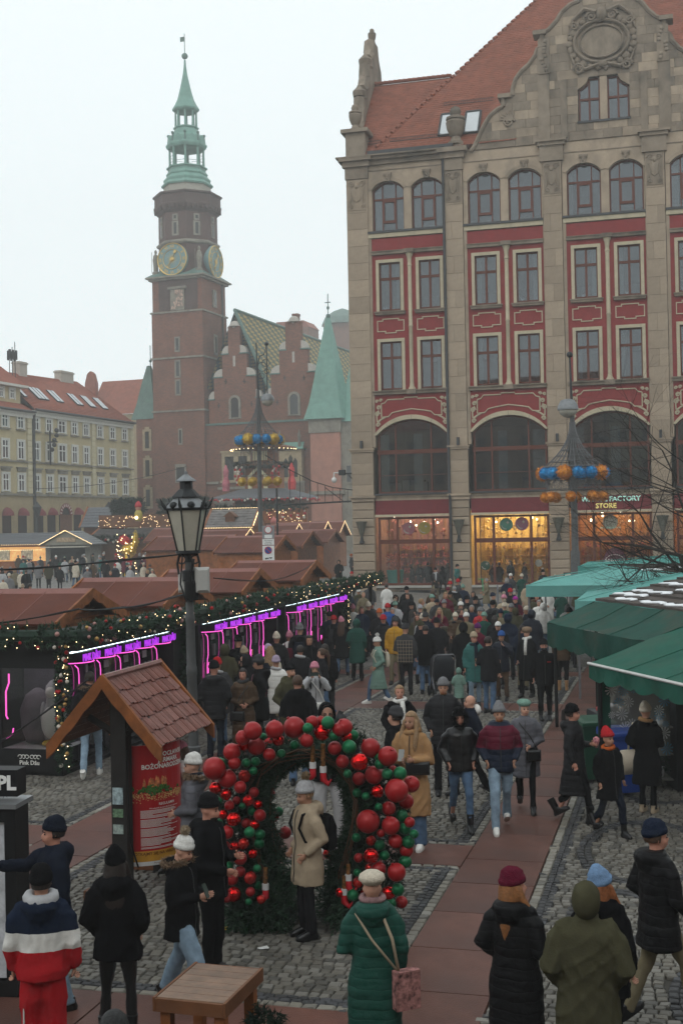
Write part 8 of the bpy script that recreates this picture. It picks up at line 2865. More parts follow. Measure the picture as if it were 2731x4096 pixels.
def puff_bands(m):
 0
 N,L=m.node_tree.nodes,m.node_tree.links
 tc=[n for n in N if n.type=='TEX_COORD'][0]
 nz=N.new('ShaderNodeTexNoise')
 nz.inputs['Scale'].default_value=5
 L.new(tc.outputs['Object'],nz.inputs['Vector'])
 sp=N.new('ShaderNodeSeparateXYZ')
 L.new(tc.outputs['Object'],sp.inputs[0])
 def mt(op,a,b):
  n=N.new('ShaderNodeMath')
  n.operation=op
  for i,v in enumerate((a,b)):
   if v is None:continue
   if isinstance(v,(int,float)):n.inputs[i].default_value=v
   else:L.new(v,n.inputs[i])
  return n.outputs[0]
 z=mt('ADD',sp.outputs[2],mt('MULTIPLY',nz.outputs['Fac'],.06))
 h=mt('POWER',mt('ABSOLUTE',mt('SINE',mt('MULTIPLY',z,PI/.085),None),None),.4)
 n2=N.new('ShaderNodeTexNoise')
 n2 .inputs['Scale'].default_value=28
 n2 .inputs['Detail'].default_value=4
 L.new(tc.outputs['Object'],n2 .inputs['Vector'])
 h2=mt('ADD',h,mt('MULTIPLY',n2 .outputs['Fac'],.9))
 bp=N.new('ShaderNodeBump')
 bp.inputs['Strength'].default_value=.5
 bp.inputs['Distance'].default_value=.011
 L.new(h2,bp.inputs['Height'])
 L.new(bp.outputs[0],N['Principled BSDF'].inputs['Normal'])
 return m
def cloth(col,kind='wool'):
 k='cloth %s %.3f %.3f %.3f'%(kind,*col)
 if k in _mats:return _mats[k]
 if kind=='puff':return puff_bands(mat(k,col,.5,.12,8,0,60,spec=.1))
 if kind=='leather':return mat(k,col,.3,.15,8,.15,30,spec=.35)
 if kind=='denim':return mat(k,col,.9,.28,9,.15,120,spec=.15)
 if kind=='knit':return mat(k,col,.95,.18,30,.6,90,spec=.05)
 return mat(k,col,.92,.14,8,.2,70,spec=.025)
CL=dict(black=(.0065,.0065,.0075),coal=(.013,.013,.015),navy=(.012,.018,.035),dnavy=(.010,.013,.022),grey=(.16,.16,.165),dgrey=(.045,.045,.048),lgrey=(.36,.36,.37),white=(.62,.61,.58),cream=(.52,.46,.37),beige=(.34,.27,.19),tan=(.24,.17,.10),camel=(.33,.19,.09),brown=(.07,.042,.024),olive=(.055,.052,.03),khaki=(.16,.135,.085),dgreen=(.012,.06,.045),teal=(.03,.12,.11),mint=(.16,.27,.22),sage=(.14,.23,.19),red=(.36,.015,.02),dred=(.2,.02,.025),wine=(.10,.010,.025),pink=(.5,.2,.26),magenta=(.32,.02,.25),purple=(.1,.02,.1),orange=(.4,.09,.02),yellow=(.42,.22,.02),blue=(.03,.09,.28),sky=(.16,.26,.42),denim=(.07,.12,.2),ldenim=(.2,.28,.36),lilac=(.34,.27,.36),fur=(.22,.15,.10),silver=(.3,.3,.32),greyb=(.10,.10,.115))
SKIN=[mat('skin fair',(.50,.27,.19),.55,.06,12,spec=.3),mat('skin rosy',(.46,.22,.155),.55,.06,12,spec=.3),mat('skin tan',(.38,.2,.13),.55,.06,12,spec=.3)]
HAIR=dict(dark=(.018,.012,.009),brown=(.06,.032,.018),blond=(.25,.155,.08),red=(.2,.065,.02),grey=(.22,.21,.2),black=(.008,.008,.008),ginger=(.22,.09,.03))
M_eye=mat('eye',(.02,.012,.01),.2,0)
M_lip=mat('lip',(.28,.075,.06),.5,0)
M_glove=cloth(CL['coal'],'wool')
_pn=[0]
HF=.93
def person(x,y,h=1.72,yaw=0,g='m',legs='stand',al='down',ar='down',zh=.8,kind='puff',quilt=0.0,bulk=1.0,coat='black',trou='coal',tk='wool',tro='reg',hood='none',hoodc=None,hy=(0,0),hat='none',hatc='black',pomc='cream',hair='short',hairc='dark',boots=False,shoe='black',vox=.03,seed=0,label=None,group=None,gz=None,pos=None,gloves=False,skin=None,curl=.7,feet=None,fur='fur',name='person'):
 0
 s=h/1.75
 extra={'none':0.0,'beanie':.035,'slouch':.055,'pom':.12,'beret':.03,'cap':.01,'fur':.04,'ski':.04}[hat]
 if hood in('up','fur'):extra=max(extra,.03)
 if feet is None and pos is None:s*=HF
 zt=(1.745+extra)*s
 if feet is not None:
  p=gnd(*feet)
  s=atY(x,y,p.y).z/(1.745+extra)
 elif pos is None:
  p=gnd(x,y,zt)
  if gz is None:
   for _ in range(3):
    p=gnd(x,y,zt+ground_z(p.x,p.y))
 else:
  p=Vector(pos)
 z0=ground_z(p.x,p.y)if gz is None else gz
 body,parts,HM,EL,WR=geom(g,legs,al,ar,zh,quilt,bulk,hood,hy,hat,hair,boots,vox,seed,tro,curl)
 sk=SKIN[skin if skin is not None else _pn[0]%3]
 _pn[0]+=1
 base_yaw=-math.atan2(p.x,p.y)
 o=put(name,body,M_glove if gloves else sk,None,(p.x,p.y,z0),(0,0,R(yaw)+base_yaw),s,label,'person',group)
 if gloves:
  o.material_slots[0].link='OBJECT'
  o.material_slots[0].material=sk
 mm={'eye':M_eye,'brow':cloth(HAIR[hairc],'wool'),'lip':M_lip,'coat':cloth(CL[coat],kind),'trousers':cloth(CL[trou],tk),'shoe':cloth(CL[shoe],'leather'),'hair':mat('hair '+hairc,HAIR[hairc],.55,.3,30,.4,60,spec=.3),'hat':cloth(CL[hatc],'knit'),'pom':cloth(CL[pomc],'knit'),'hood':cloth(CL[hoodc or coat],kind),'fur':cloth(CL[fur]if fur in CL else CL['fur'],'knit')}
 ay=abs((yaw+180)%360-180)
 for(nm,me,mk_)in parts:
  if mk_ in('eye','brow','lip')and(ay>125 or p.y>60):continue
  put(nm,me,mm[mk_],o)
 if ay<75 and p.y<42:
  cm=[q for q in parts if q[0]=='coat'][0][1]
  if 'zip' not in cm:
   co=np.empty(len(cm.vertices)*3,np.float32)
   cm.vertices.foreach_get('co',co)
   co=co.reshape(-1,3)
   pts=[]
   for zz in np.arange(zh+.03,1.46,.035):
    q=co[(np.abs(co[:,0])<.03)&(np.abs(co[:,2]-zz)<.025)]
    if len(q):pts.append((0,float(q[:,1].min())-.002,float(zz)))
   cm['zip']=1
   _zips[cm.name_full]=MB().tube(pts,.0055,4).mesh('zip')
  put('zip',_zips[cm.name_full],mat('zip',(.05,.05,.052),.35,.1,metal=.4),o)
 return o,EL,WR
def add(o,nm,mb,m,smooth=True):
 return mb.build(nm,m,o,smooth=smooth)
def scarf(o,col,kind='knit',ends=True):
 mb=MB()
 mb.tube([(.088*math.cos(t),.012+.092*math.sin(t),1.495+.02*math.sin(t+1))for t in[q*2*PI/16 for q in range(17)]],.036,8,cap=False)
 if ends:
  mb.tube([(.03,-.09,1.48),(.04,-.14,1.36),(.04,-.155,1.2),(.04,-.15,1.08)],[.04,.042,.04,.035],8)
 return add(o,'scarf',mb,cloth(CL[col],kind))
def crossbag(o,col,side=1,z=.95,strap=True,kind='leather',w=.24,h=.18):
 mb=MB().cbox(-w/2,w/2,0,.09,0,h,.025)
 b_=put('bag',mb.mesh('bag',R(40)),cloth(CL[col],kind),o,(side*.13,-.24,z),(0,0,side*.25))
 if strap:
  st=MB().tube([(side*.2,-.19,z+.14),(side*.08,-.165,1.2),(-side*.08,-.13,1.4),(-side*.13,.0,1.46),(-side*.05,.14,1.3),(side*.2,.12,z+.14)],.012,5)
  add(o,'bag_strap',st,cloth(CL[col],kind))
 return b_
def backpack(o,col,kind='wool',s=1.0,straps=True):
 mb=MB().rings([ring(0,.24,.98,.13*s,.055*s,14,3),ring(0,.255,1.02,.155*s,.085*s,14,3),ring(0,.255,1.25,.15*s,.08*s,14,3),ring(0,.24,1.36,.11*s,.06*s,14,3)])
 o2=add(o,'backpack',mb,cloth(CL[col],kind),R(60))
 if straps:
  for sx in(-1,1):
   MB().tube([(sx*.1,.17,1.36),(sx*.12,.05,1.46),(sx*.13,-.1,1.42),(sx*.14,-.15,1.28),(sx*.15,-.08,1.12),(sx*.14,.16,1.05)],.016,5).build('strap',cloth(CL[col],kind),o2)
 return o2
def phone_in(o,WR,i=0,col=(.02,.02,.022),land=False):
 w=WR[i]
 mb=MB().box(-.037,.037,-.005,.005,-.075,.075)
 return put('phone',mb.mesh('phone'),mat('phone glass',(.03,.045,.04),.1,0,spec=.6),o,(w.x*(.3 if land else .9),w.y-.07,w.z+.07),(R(-25)if not land else 0,R(90)if land else 0,0))
# the people, nearest first
NR=dict(vox=.0188)
# man in the striped tracksuit, back to the viewer
o,EL,WR=person(165,3453,1.68,172,'m','stand','down','down',.86,'wool',0,1.12,'navy','red','wool','wide',hood='down',hat='beanie',hatc='black',seed=11,label='man in navy, white and red tracksuit seen from behind at lower left',shoe='white',**NR)
def band_child(o,src,z0,z1,m,nm,off=.004):
 0
 c=[k for k in o.children if k.name.startswith(src)][0]
 bm=bmesh.new()
 bm.from_mesh(c.data)
 bm.normal_update()
 bmesh.ops.bisect_plane(bm,geom=bm.verts[:]+bm.edges[:]+bm.faces[:],plane_co=(0,0,z0),plane_no=(0,0,1),clear_inner=True)
 bmesh.ops.bisect_plane(bm,geom=bm.verts[:]+bm.edges[:]+bm.faces[:],plane_co=(0,0,z1),plane_no=(0,0,1),clear_outer=True)
 for v in bm.verts:v.co+=v.normal*off
 me=bpy.data.meshes.new(nm)
 bm.to_mesh(me)
 bm.free()
 me.materials.clear()
 return put(nm,me,m,o)
band_child(o,'coat',1.10,1.25,cloth(CL['white']),'white_panel')
band_child(o,'coat',.84,1.10,cloth(CL['red']),'red_panel')
add(o,'grey_hood',MB().tube([(.1*math.sin(t),.03+.09*math.cos(t),1.52-.03*math.cos(t))for t in[(-2.4+4.8*q/10)for q in range(11)]],[.03,.045,.05,.055,.06,.065,.06,.055,.05,.045,.03],8).sphere((0,.12,1.46),(.09,.05,.09),10,8),cloth(CL['lgrey']))
for dx in(0,.022,.044):
 MB().tube([(.125+.018,.05+dx-.03,.84),(.15,.045+dx-.03,.5),(.165,.04+dx-.03,.15)],.006,4).build('leg_stripe',cloth(CL['white']),o)
 # man in navy jacket reaching left to the booth
o,EL,WR=person(210,3265,1.70,-78,'m','step','down','reach',.80,'wool',0,1.12,'dnavy','ldenim','denim','reg',hood='down',hat='beanie',hatc='dnavy',hair='short',seed=12,label='man in dark navy jacket and beanie reaching left towards the booth',**NR)
# woman all in black from behind
person(463,3377,1.62,168,'f','wide','pocket','pocket',.78,'wool',0,1.15,'black','black','leather','slim',hood='down',hat='slouch',hatc='black',hair='longhat',hairc='dark',seed=13,label='woman all in black with leather leggings seen from behind',boots=True,**NR)
# woman with cream pom hat and fur hood looking at her phone
o,EL,WR=person(772,3303,1.70,60,'f','walk','phone','phone',.72,'wool',0,1.12,'black','ldenim','denim','wide',hood='furdown',hy=(0,.35),hat='pom',hatc='white',pomc='beige',hair='none',hairc='brown',seed=14,gloves=True,feet=(735,4025),label='woman with white bobble hat and fur hood reading her phone',**NR)
phone_in(o,WR,0)
# man in black touching the arch
o,EL,WR=person(835,3172,1.72,62,'m','stand','phone','belly',.76,'wool',0,1.12,'black','black','wool','reg',hood='down',hy=(0,.12),hat='beanie',hatc='black',hair='beardhat',seed=15,label='man in black beanie and coat touching the left baubles',**NR)
# woman in the arch
o,EL,WR=person(1176,3092,1.72,-68,'f','stand','pocket','pocket',.62,'wool',0,1.15,'beige','coal','wool','reg',hood='down',hy=(.1,.18),hat='pom',hatc='lgrey',pomc='tan',hair='short',hairc='blond',seed=16,label='woman in beige parka and grey bobble hat under the arch',feet=(1235,3748),**NR)
backpack(o,'black')
for z in(1.22,1.18):
 MB().box(.0,.13,.335,.338,z,z+.012).build('reflective_band',cloth(CL['lgrey']),o)
add(o,'inner_sleeve',MB().tube([(.0,.0,1.5),(0,0,1.51)],.05,8),cloth(CL['mint']))
# woman in the long green puffer from behind
o,EL,WR=person(1487,3480,1.60,176,'f','stand','belly','down',.38,'puff',.105,1.12,'dgreen','denim','denim',hood='down',hat='beret',hatc='cream',hair='none',seed=17,label='woman in long quilted green coat and cream beret from behind',gloves=True,**NR)
add(o,'scarf',MB().tube([(.09*math.cos(t),.012+.095*math.sin(t),1.545)for t in[q*2*PI/16 for q in range(17)]],.03,8,cap=False),mat('striped scarf',(.2,.12,.12),.95,.9,14))
st=MB().tube([(-.08,.12,1.45),(-.17,.18,1.25),(-.22,.15,.95)],.014,5).tube([(.14,.1,1.44),(.0,.2,1.25),(-.2,.19,1.0)],.011,5)
add(o,'bag_strap',st,cloth(CL['beige']))
put('bag',MB().cbox(-.11,.11,-.06,.06,-.32,0,.03).mesh('bag',R(40)),mat('patterned cloth',(.26,.12,.11),.9,1.0,16),o,(-.27,.12,.98),(0,0,.5))
# burgundy beanie, long black puffer
o,EL,WR=person(2053,3467,1.63,150,'f','stand','pocket','belly',.30,'puff',.12,1.16,'black','black','wool',hood='down',hy=(-.75,0),hat='beanie',hatc='wine',hair='longhat',hairc='ginger',seed=18,label='woman in long black puffer and burgundy beanie facing right',boots=True,**NR)
# olive hooded parka
person(2340,3521,1.69,178,'m','stand','pocket','pocket',.64,'wool',0,1.4,'olive','coal','wool',hood='up',hat='none',hair='none',seed=26,label='person in olive parka with the hood up seen from behind',**NR)
# blue beanie, red hair
o,EL,WR=person(2400,3457,1.60,160,'f','stand','belly','down',.70,'wool',0,1.12,'black','black','wool',hood='down',hat='slouch',hatc='sky',hair='longhat',hairc='red',hy=(-.3,0),seed=20,label='woman in black coat with light blue beanie and red hair',**NR)
# man at the right edge
person(2623,3276,1.72,118,'m','walk','pocket','fwd',.68,'puff',.13,1.12,'black','khaki','wool','reg',hood='down',hat='beanie',hatc='navy',hair='short',hairc='brown',seed=21,hy=(-.2,0),label='man in black puffer, navy beanie and beige trousers at the right edge',**NR)
# dark head at the bottom edge
person(456,4037,1.72,180,'f','stand','down','down',.8,'wool',0,1.0,'black','black',hat='none',hair='short',hairc='black',seed=22,label='dark-haired person whose head just enters at the bottom edge',vox=.03)
# ---- around the arch and the lane
o,EL,WR=person(1343,2800,1.80,5,'m','wide','pocket','pocket',.84,'wool',0,1.1,'black','lgrey','wool','reg',hood='up',hat='none',hair='beardhat',hairc='dark',seed=31,label='bearded man with glasses in black hood and grey sweatpants',shoe='white',pos=tuple(gnd(1318,3400)),**NR)
add(o,'glasses',MB().tube([(.03+.02*math.cos(t),-.094,1.627+.016*math.sin(t))for t in[q*.6 for q in range(11)]],.003,4).tube([(-.03+.02*math.cos(t),-.094,1.627+.016*math.sin(t))for t in[q*.6 for q in range(11)]],.003,4),M_black)
person(1363,2857,1.70,150,'m','stand','pocket','pocket',.8,'wool',0,1.1,'black','black',hat='beanie',hatc='dgrey',hair='none',seed=32,label='person in dark grey beanie half hidden behind the arch top',vox=.028)
o,EL,WR=person(1668,2844,1.70,-14,'f','stand','phone','phone',.44,'wool',0,1.06,'camel','denim','denim','wide',hat='none',hair='long',hairc='blond',hy=(-.25,.1),seed=33,feet=(1655,3396),label='blonde woman in long camel coat holding a phone beside the arch',shoe='white',**NR)
scarf(o,'camel',ends=False)
phone_in(o,WR,0)
crossbag(o,'black',1,.98,False,w=.3,h=.16)
person(1577,2824,1.74,-110,'m','stand','pocket','pocket',.78,'wool',0,1.1,'black','black',hood='down',hat='beanie',hatc='dgrey',hair='short',seed=34,label='man in black jacket and dark beanie facing left behind camel coat',**NR)
o,EL,WR=person(1597,2740,1.70,5,'f','stand','pocket','pocket',.6,'wool',0,1.1,'black','black',hat='none',hair='short',hairc='blond',seed=35,label='fair-haired woman in black with a white patterned headscarf',**NR)
scarf(o,'white')
o,EL,WR=person(1801,2710,1.80,-3,'m','step','pocket','pocket',.76,'puff',.13,1.15,'coal','black',hood='down',hat='beanie',hatc='grey',hair='beardhat',hairc='ginger',seed=36,feet=(1780,3172),label='bearded man in charcoal puffer and grey beanie in the lane',**NR)
o,EL,WR=person(1842,2781,1.78,-70,'m','walk','pocket','pocket',.76,'wool',0,1.12,'dnavy','black',hat='none',hair='none',seed=37,feet=(1885,3180),label='bald man in navy jacket with white hood facing left',**NR)
add(o,'white_hood',MB().sphere((0,.13,1.48),(.12,.07,.1),10,8),cloth(CL['white']))
o,EL,WR=person(1844,2829,1.68,8,'f','walk2','pocket','pocket',.86,'leather',.11,1.2,'black','denim','denim','slim',hood='fur',hat='beanie',hatc='black',hair='none',seed=38,fur='black',boots=True,feet=(1845,3315),label='woman in shiny black jacket with black fur hood and jeans',**NR)
o,EL,WR=person(2004,2807,1.80,4,'m','walk','pocket','pocket',.82,'puff',.12,1.06,'navy','ldenim','denim','reg',hood='down',hat='slouch',hatc='grey',hair='beardhat',hairc='ginger',seed=39,feet=(2005,3318),label='man in wine and navy colour-block puffer with faded jeans',shoe='white',**NR)
band_child(o,'coat',1.15,1.47,cloth(CL['wine'],'puff'),'wine_panel')
o,EL,WR=person(2095,2798,1.64,2,'f','walk2','belly','back',.55,'puff',.09,1.12,'greyb','black','wool','slim',hat='beret',hatc='mint',hair='short',hairc='grey',seed=40,gloves=True,hy=(.25,0),feet=(2105,3240),label='elderly woman in grey quilted coat and mint beret',**NR)
crossbag(o,'black',1,.82)
o,EL,WR=person(2308,2814,1.68,75,'f','walk','phone','down',.42,'puff',.12,1.12,'coal','black','wool','slim',hood='down',hat='beanie',hatc='black',hair='pony',hairc='dark',seed=41,boots=True,gloves=True,feet=(2300,3285),label='woman in long charcoal puffer walking right with a pink snack',**NR)
add(o,'paper_cone',MB().lathe([(.02,1.12),(.05,1.22),(.045,1.27),(.01,1.29)],10,(.06,-.33,0)),mat('pink striped paper',(.5,.2,.22),.7,.8,40))
o,EL,WR=person(2426,2917,1.34,38,'c','walk2','down','down',.62,'wool',0,1.15,'black','dnavy','wool','reg',hat='slouch',hatc='red',hair='none',seed=42,boots=True,feet=(2440,3340),label='child in dark snow clothes and a bright red beanie',**NR)
scarf(o,'orange',ends=False)
o,EL,WR=person(2618,2803,1.70,160,'f','stand','pocket','belly',.45,'wool',0,1.12,'black','black','wool','slim',hat='slouch',hatc='cream',hair='none',seed=43,shoe='beige',feet=(2590,3248),label='woman in black coat and beige hat with a tote at the stall',**NR)
scarf(o,'camel',ends=False)
put('tote_bag',MB().rings([ring(0,0,-.4,.17,.03,14),ring(0,0,-.2,.18,.05,14),ring(0,0,0,.15,.02,14)]).mesh('bag',True),cloth(CL['cream']),o,(.28,.08,1.0),(0,0,.9))
add(o,'bag_strap',MB().tube([(.22,.0,1.44),(.27,.06,1.2),(.28,.08,1.0)],.018,5),cloth(CL['cream']))
o,EL,WR=person(2158,2556,1.84,6,'m','stand','down','down',.78,'wool',0,1.15,'black','black','wool','reg',hat='beanie',hatc='black',hair='none',seed=44,boots=True,feet=(2180,2880),label='security guard in black uniform and balaclava in the lane',**NR)
add(o,'face_mask',MB().sphere((0,-.04,1.56),(.068,.072,.055),12,8),M_black)
MB().box(.05,.13,-.158,-.15,1.28,1.30).build('red_tape',cloth(CL['red']),o)
# ---- crowd between the kiosk and the shop (pixel of the head in the photograph)
V=dict(vox=.031)
def c(x,y,yaw,g,coat,hat='none',hatc='black',**k):
 kw=dict(V)
 d=dict(h=1.74 if g=='m' else 1.66,kind='wool',seed=(x*7+y)%3,trou='coal')
 hsh=(x*31+y*17)%97
 d['trou']=('coal','denim','black','dgrey','denim','khaki','coal')[hsh%7]
 if d['trou']=='denim':d['tk']='denim'
 d['legs']=('stand','step','turn','step','walk')[hsh%5]
 d['al']=('down','pocket','belly','pocket')[hsh%4]
 d['ar']=('pocket','down','down','pocket','belly')[hsh%5]
 d['bulk']=(1.0,1.06,1.12)[hsh%3]
 d['zh']=(.8,.72,.66)[hsh%3]
 d['hy']=((0,0),(.3,.05),(-.3,.1),(0,.2))[hsh%4]
 d.update(k)
 if 'hair' not in d:d['hair']='none' if hat in('beanie','pom','slouch','ski','fur','beret')or d.get('hood')=='up' else('short' if g=='m' else 'bob')
 kw.update(d)
 lab=kw.pop('label',None)
 o,E_,W_=person(x,y,yaw=yaw,g=g,coat=coat,hat=hat,hatc=hatc,label=lab,group='winter-dressed crowd in the lane',**kw)
 if not lab or 'scarf' not in lab:
  if hsh%4==1 and kw.get('hood')!='up':scarf(o,('grey','wine','cream','dnavy','camel','lgrey')[hsh%6],ends=hsh%8==1)
  if hsh%6==2 and abs(yaw)>120:backpack(o,('black','dnavy','dgrey','wine','olive')[hsh%5],s=.85)
  if hsh%5==3 and abs(yaw)<100:crossbag(o,('black','brown','coal','wine')[hsh%4],1 if hsh%2 else-1,.9)
 return o,E_,W_
o,*_=c(1524,2533,-80,'f','sage','pom','white',legs='walk',zh=.40,kind='puff',quilt=.11,pomc='white',shoe='white',feet=(1515,2815),label='woman in long sage puffer with white bobble hat walking left')
backpack(o,'cream',s=.7)
o,*_=c(1627,2479,172,'m','dgrey','pom','dgrey',legs='step',h=1.82,pomc='dgrey',zh=.78,feet=(1625,2780),label='man in dark plaid jacket and bobble hat from behind')
pl=MB()
for k in range(6):
 pl.tube([(-.18+k*.07,.165,.82),(-.18+k*.07,.16,1.36)],.004,4)
for k in range(7):
 pl.tube([(-.2,.15,.85+k*.085),(0,.172,.85+k*.085),(.2,.15,.85+k*.085)],.004,4)
pl.build('plaid_lines',cloth(CL['beige']),o)
o,EL,WR=c(1900,2527,3,'f','teal','beanie','beige',al='belly',ar='down',zh=.58,kind='puff',quilt=.1,trou='ldenim',tk='denim',legs='step',hood='down',feet=(1900,2826),label='woman in teal quilted coat and beige hat holding a cup',gloves=True)
add(o,'cup',MB().lathe([(.03,1.06),(.042,1.17)],10,(.05,-.28,0)),cloth(CL['tan']))
o,*_=c(2009,2523,-8,'m','dnavy','beanie','blue',al='mouth',ar='belly',zh=.72,kind='puff',quilt=.12,trou='brown',feet=(2010,2800),label='man in navy puffer and blue beanie eating')
o,*_=c(2112,2506,-30,'f','black','fur','fur',zh=.42,feet=(2110,2788),label='woman in black coat with fur hat and long white scarf')
scarf(o,'white')
c(1579,2467,-15,'m','yellow','beanie','dgrey',kind='puff',quilt=.12,trou='khaki',h=1.78,label='man in bright yellow puffer and dark beanie')
c(1433,2473,175,'f','dgreen',hood='up',zh=.5,kind='puff',quilt=.12,bulk=1.15,h=1.76,feet=(1430,2722),label='woman in hooded bottle green puffer from behind')
o,*_=c(1833,2672,170,'c','sage',hood='up',zh=.5,kind='puff',quilt=.12,h=.95,label='toddler in mint snowsuit beside the stroller')
c(1410,2415,178,'f','white','slouch','pink',zh=.7,bulk=1.15,label='woman in white fleece coat and pink beanie from behind')
c(1433,2345,178,'f','olive','pom','white',pomc='white',zh=.65,label='person in olive parka with white hat at the kiosk end')
c(1453,2368,5,'f','khaki',hair='pony',hairc='blond',zh=.65,label='blonde woman in grey-green jacket near the kiosk end')
c(1388,2353,170,'m','navy','beanie','navy',label='man in navy jacket and cap by the last kiosk post')
c(1476,2330,170,'m','dgrey',hood='up',kind='puff',quilt=.12,trou='denim',tk='denim',label='person in grey hooded puffer near the sandstone pier')
c(1545,2336,172,'f','white',hair='short',hairc='dark',kind='puff',quilt=.1,zh=.6,label='woman in white quilted coat from behind')
c(1486,2406,-5,'m','dgrey','cap','dgrey',h=1.76,label='man in grey coat and flat dark cap')
c(1516,2434,165,'m','coal','beanie','orange',label='person in charcoal coat with orange beanie')
c(1549,2413,170,'m','blue','beanie','red',kind='puff',quilt=.12,h=1.78,label='person in bright blue jacket and red beanie')
c(1533,2458,150,'m','coal','beanie','red',kind='puff',quilt=.12,label='person in dark puffer with scarlet beanie')
c(1581,2378,20,'f','black',hood='up',label='woman in black hood beside the blue jacket')
c(1630,2372,-10,'m','coal',hair='short',hairc='brown',label='brown-haired man in dark coat mid-crowd')
c(1625,2345,160,'m','black','beanie','black',h=1.78,label='person in black hat under the first shop window')
c(1645,2406,30,'m','black','beanie','black',hood='down',label='man in black jacket and beanie mid-crowd left')
c(1679,2418,175,'f','navy','beanie','silver',label='person in navy with pale grey beanie mid-crowd')
c(1668,2455,0,'f','olive',hair='long',hairc='brown',label='curly brown-haired woman in olive jacket')
c(1700,2436,168,'m','dnavy','pom','dgrey',pomc='dgrey',label='man in dark navy with grey bobble hat from behind')
c(1682,2480,150,'f','coal','slouch','olive',trou='denim',tk='denim',boots=True,label='woman in black puffer and olive beanie with jeans')
o,*_=c(1757,2430,3,'f','wine',hair='long',hairc='blond',zh=.55,label='blond woman in dark floral dress coat with green bag')
crossbag(o,'olive',1,.95)
c(1732,2377,-20,'m','dnavy','cap','navy',label='man in navy cap beneath the shop sill')
c(1747,2394,25,'m','dgrey','cap','dnavy',h=1.72,label='man in dark jacket and navy peaked cap')
c(1730,2354,160,'f','brown',hair='bob',hairc='brown',label='brown-haired person in brown coat near the windows')
c(1800,2364,-12,'f','olive','beanie','black',zh=.5,hair='longhat',hairc='brown',label='woman in long olive coat and black beanie')
c(1816,2344,170,'m','coal',hair='short',hairc='grey',label='grey-haired man in dark coat from behind')
c(1866,2382,165,'m','black','beanie','black',kind='puff',quilt=.1,label='person in black ribbed puffer from behind')
c(1901,2384,5,'m','coal','beanie','black',h=1.78,label='man in black beanie with pale logo facing the viewer')
c(1819,2450,-25,'f','brown','beanie','cream',hood='furdown',zh=.6,kind='puff',quilt=.11,label='woman in brown puffer with cream beanie and fur collar')
c(1842,2434,40,'f','coal',hair='pony',hairc='brown',label='woman with tied brown hair in black mid-crowd')
c(1885,2420,-30,'m','navy',hair='short',hairc='grey',label='grey-haired man in navy scarf beside red puffer')
c(1918,2428,-40,'m','red','beanie','grey',kind='puff',quilt=.12,bulk=1.15,label='man in bright red puffer and grey beanie')
c(1910,2492,-20,'f','wine','beanie','purple',zh=.55,label='woman in plum coat and purple beanie')
c(1852,2487,175,'m','black',hood='up',zh=.6,h=1.82,label='tall person in black hooded coat from behind')
c(1970,2400,165,'m','dgrey','beanie','black',hood='down',label='person in grey jacket and black beanie near bike hoops')
c(2060,2385,5,'f','wine','beanie','magenta',zh=.6,label='woman in burgundy coat and magenta beanie')
c(2043,2414,-15,'m','dgrey','beanie','grey',label='man in grey beanie right of the magenta hat')
c(2060,2429,170,'f','olive',hood='up',label='person in olive hood with plaid shawl')
c(2145,2370,10,'m','olive','beanie','navy',hood='furdown',h=1.78,label='man in olive parka with fur collar and navy beanie')
c(2140,2356,160,'m','black','beanie','grey',label='person in black with grey beanie behind olive parka')
c(2170,2410,172,'f','white',hood='up',bulk=1.15,kind='puff',label='person in white hooded jacket near the teal canopy')
c(2124,2436,172,'m','dnavy',hood='up',kind='puff',quilt=.07,h=1.82,bulk=1.15,label='person in ribbed navy hooded puffer from behind')
c(2030,2452,175,'m','navy',hood='up',h=1.8,label='person in navy hooded coat with blue backpack from behind')
c(1990,2485,-5,'m','coal','cap','white',label='man in black jacket and white peaked cap')
c(1979,2460,150,'f','coal',hair='bob',hairc='dark',label='dark-haired person in charcoal beside the white cap')
c(1740,2270,-5,'m','coal','beanie','black',kind='puff',quilt=.12,label='man in dark camouflage jacket standing at the first shop window')
c(1768,2264,150,'f','black',hood='up',label='person in black hood standing at the first shop window')
c(1829,2256,70,'m','teal','beanie','coal',kind='puff',h=1.78,zh=.7,hood='down',label='man in petrol blue jacket leaning at the pier')
c(2205,2308,-60,'f','black',hood='up',zh=.35,h=1.8,label='person in long black hooded coat beside the teal canopy')
c(1355,2238,10,'m','black',hood='up',label='person in black hood before the stalls by the sandstone corner')
c(1405,2215,100,'m','dgrey','beanie','orange',label='person with orange hat at the stalls by the sandstone corner')
c(1406,2283,0,'f','coal','beanie','red',label='person in red beanie just above the garland end')
c(1950,2545,150,'m','coal',hair='short',label='man in black half hidden behind the teal coat')
c(2085,2500,160,'f','navy',hair='pony',hairc='dark',label='dark-haired person in navy left of the fur hat')
c(2245,2500,175,'f','brown',hair='bob',hairc='brown',trou='black',boots=True,shoe='camel',label='person with tan boots below the dark green awning')
c(2275,2430,165,'m','coal','beanie','black',label='person in black beanie behind the dark green awning edge')
c(1700,2500,172,'m','black',hair='short',label='man in black beside the olive beanie')
c(1745,2470,178,'m','coal','beanie','coal',label='person in charcoal with dark hat behind the stroller')
c(1650,2440,100,'f','dgrey',hair='long',hairc='dark',label='dark long-haired woman in grey mid-crowd')
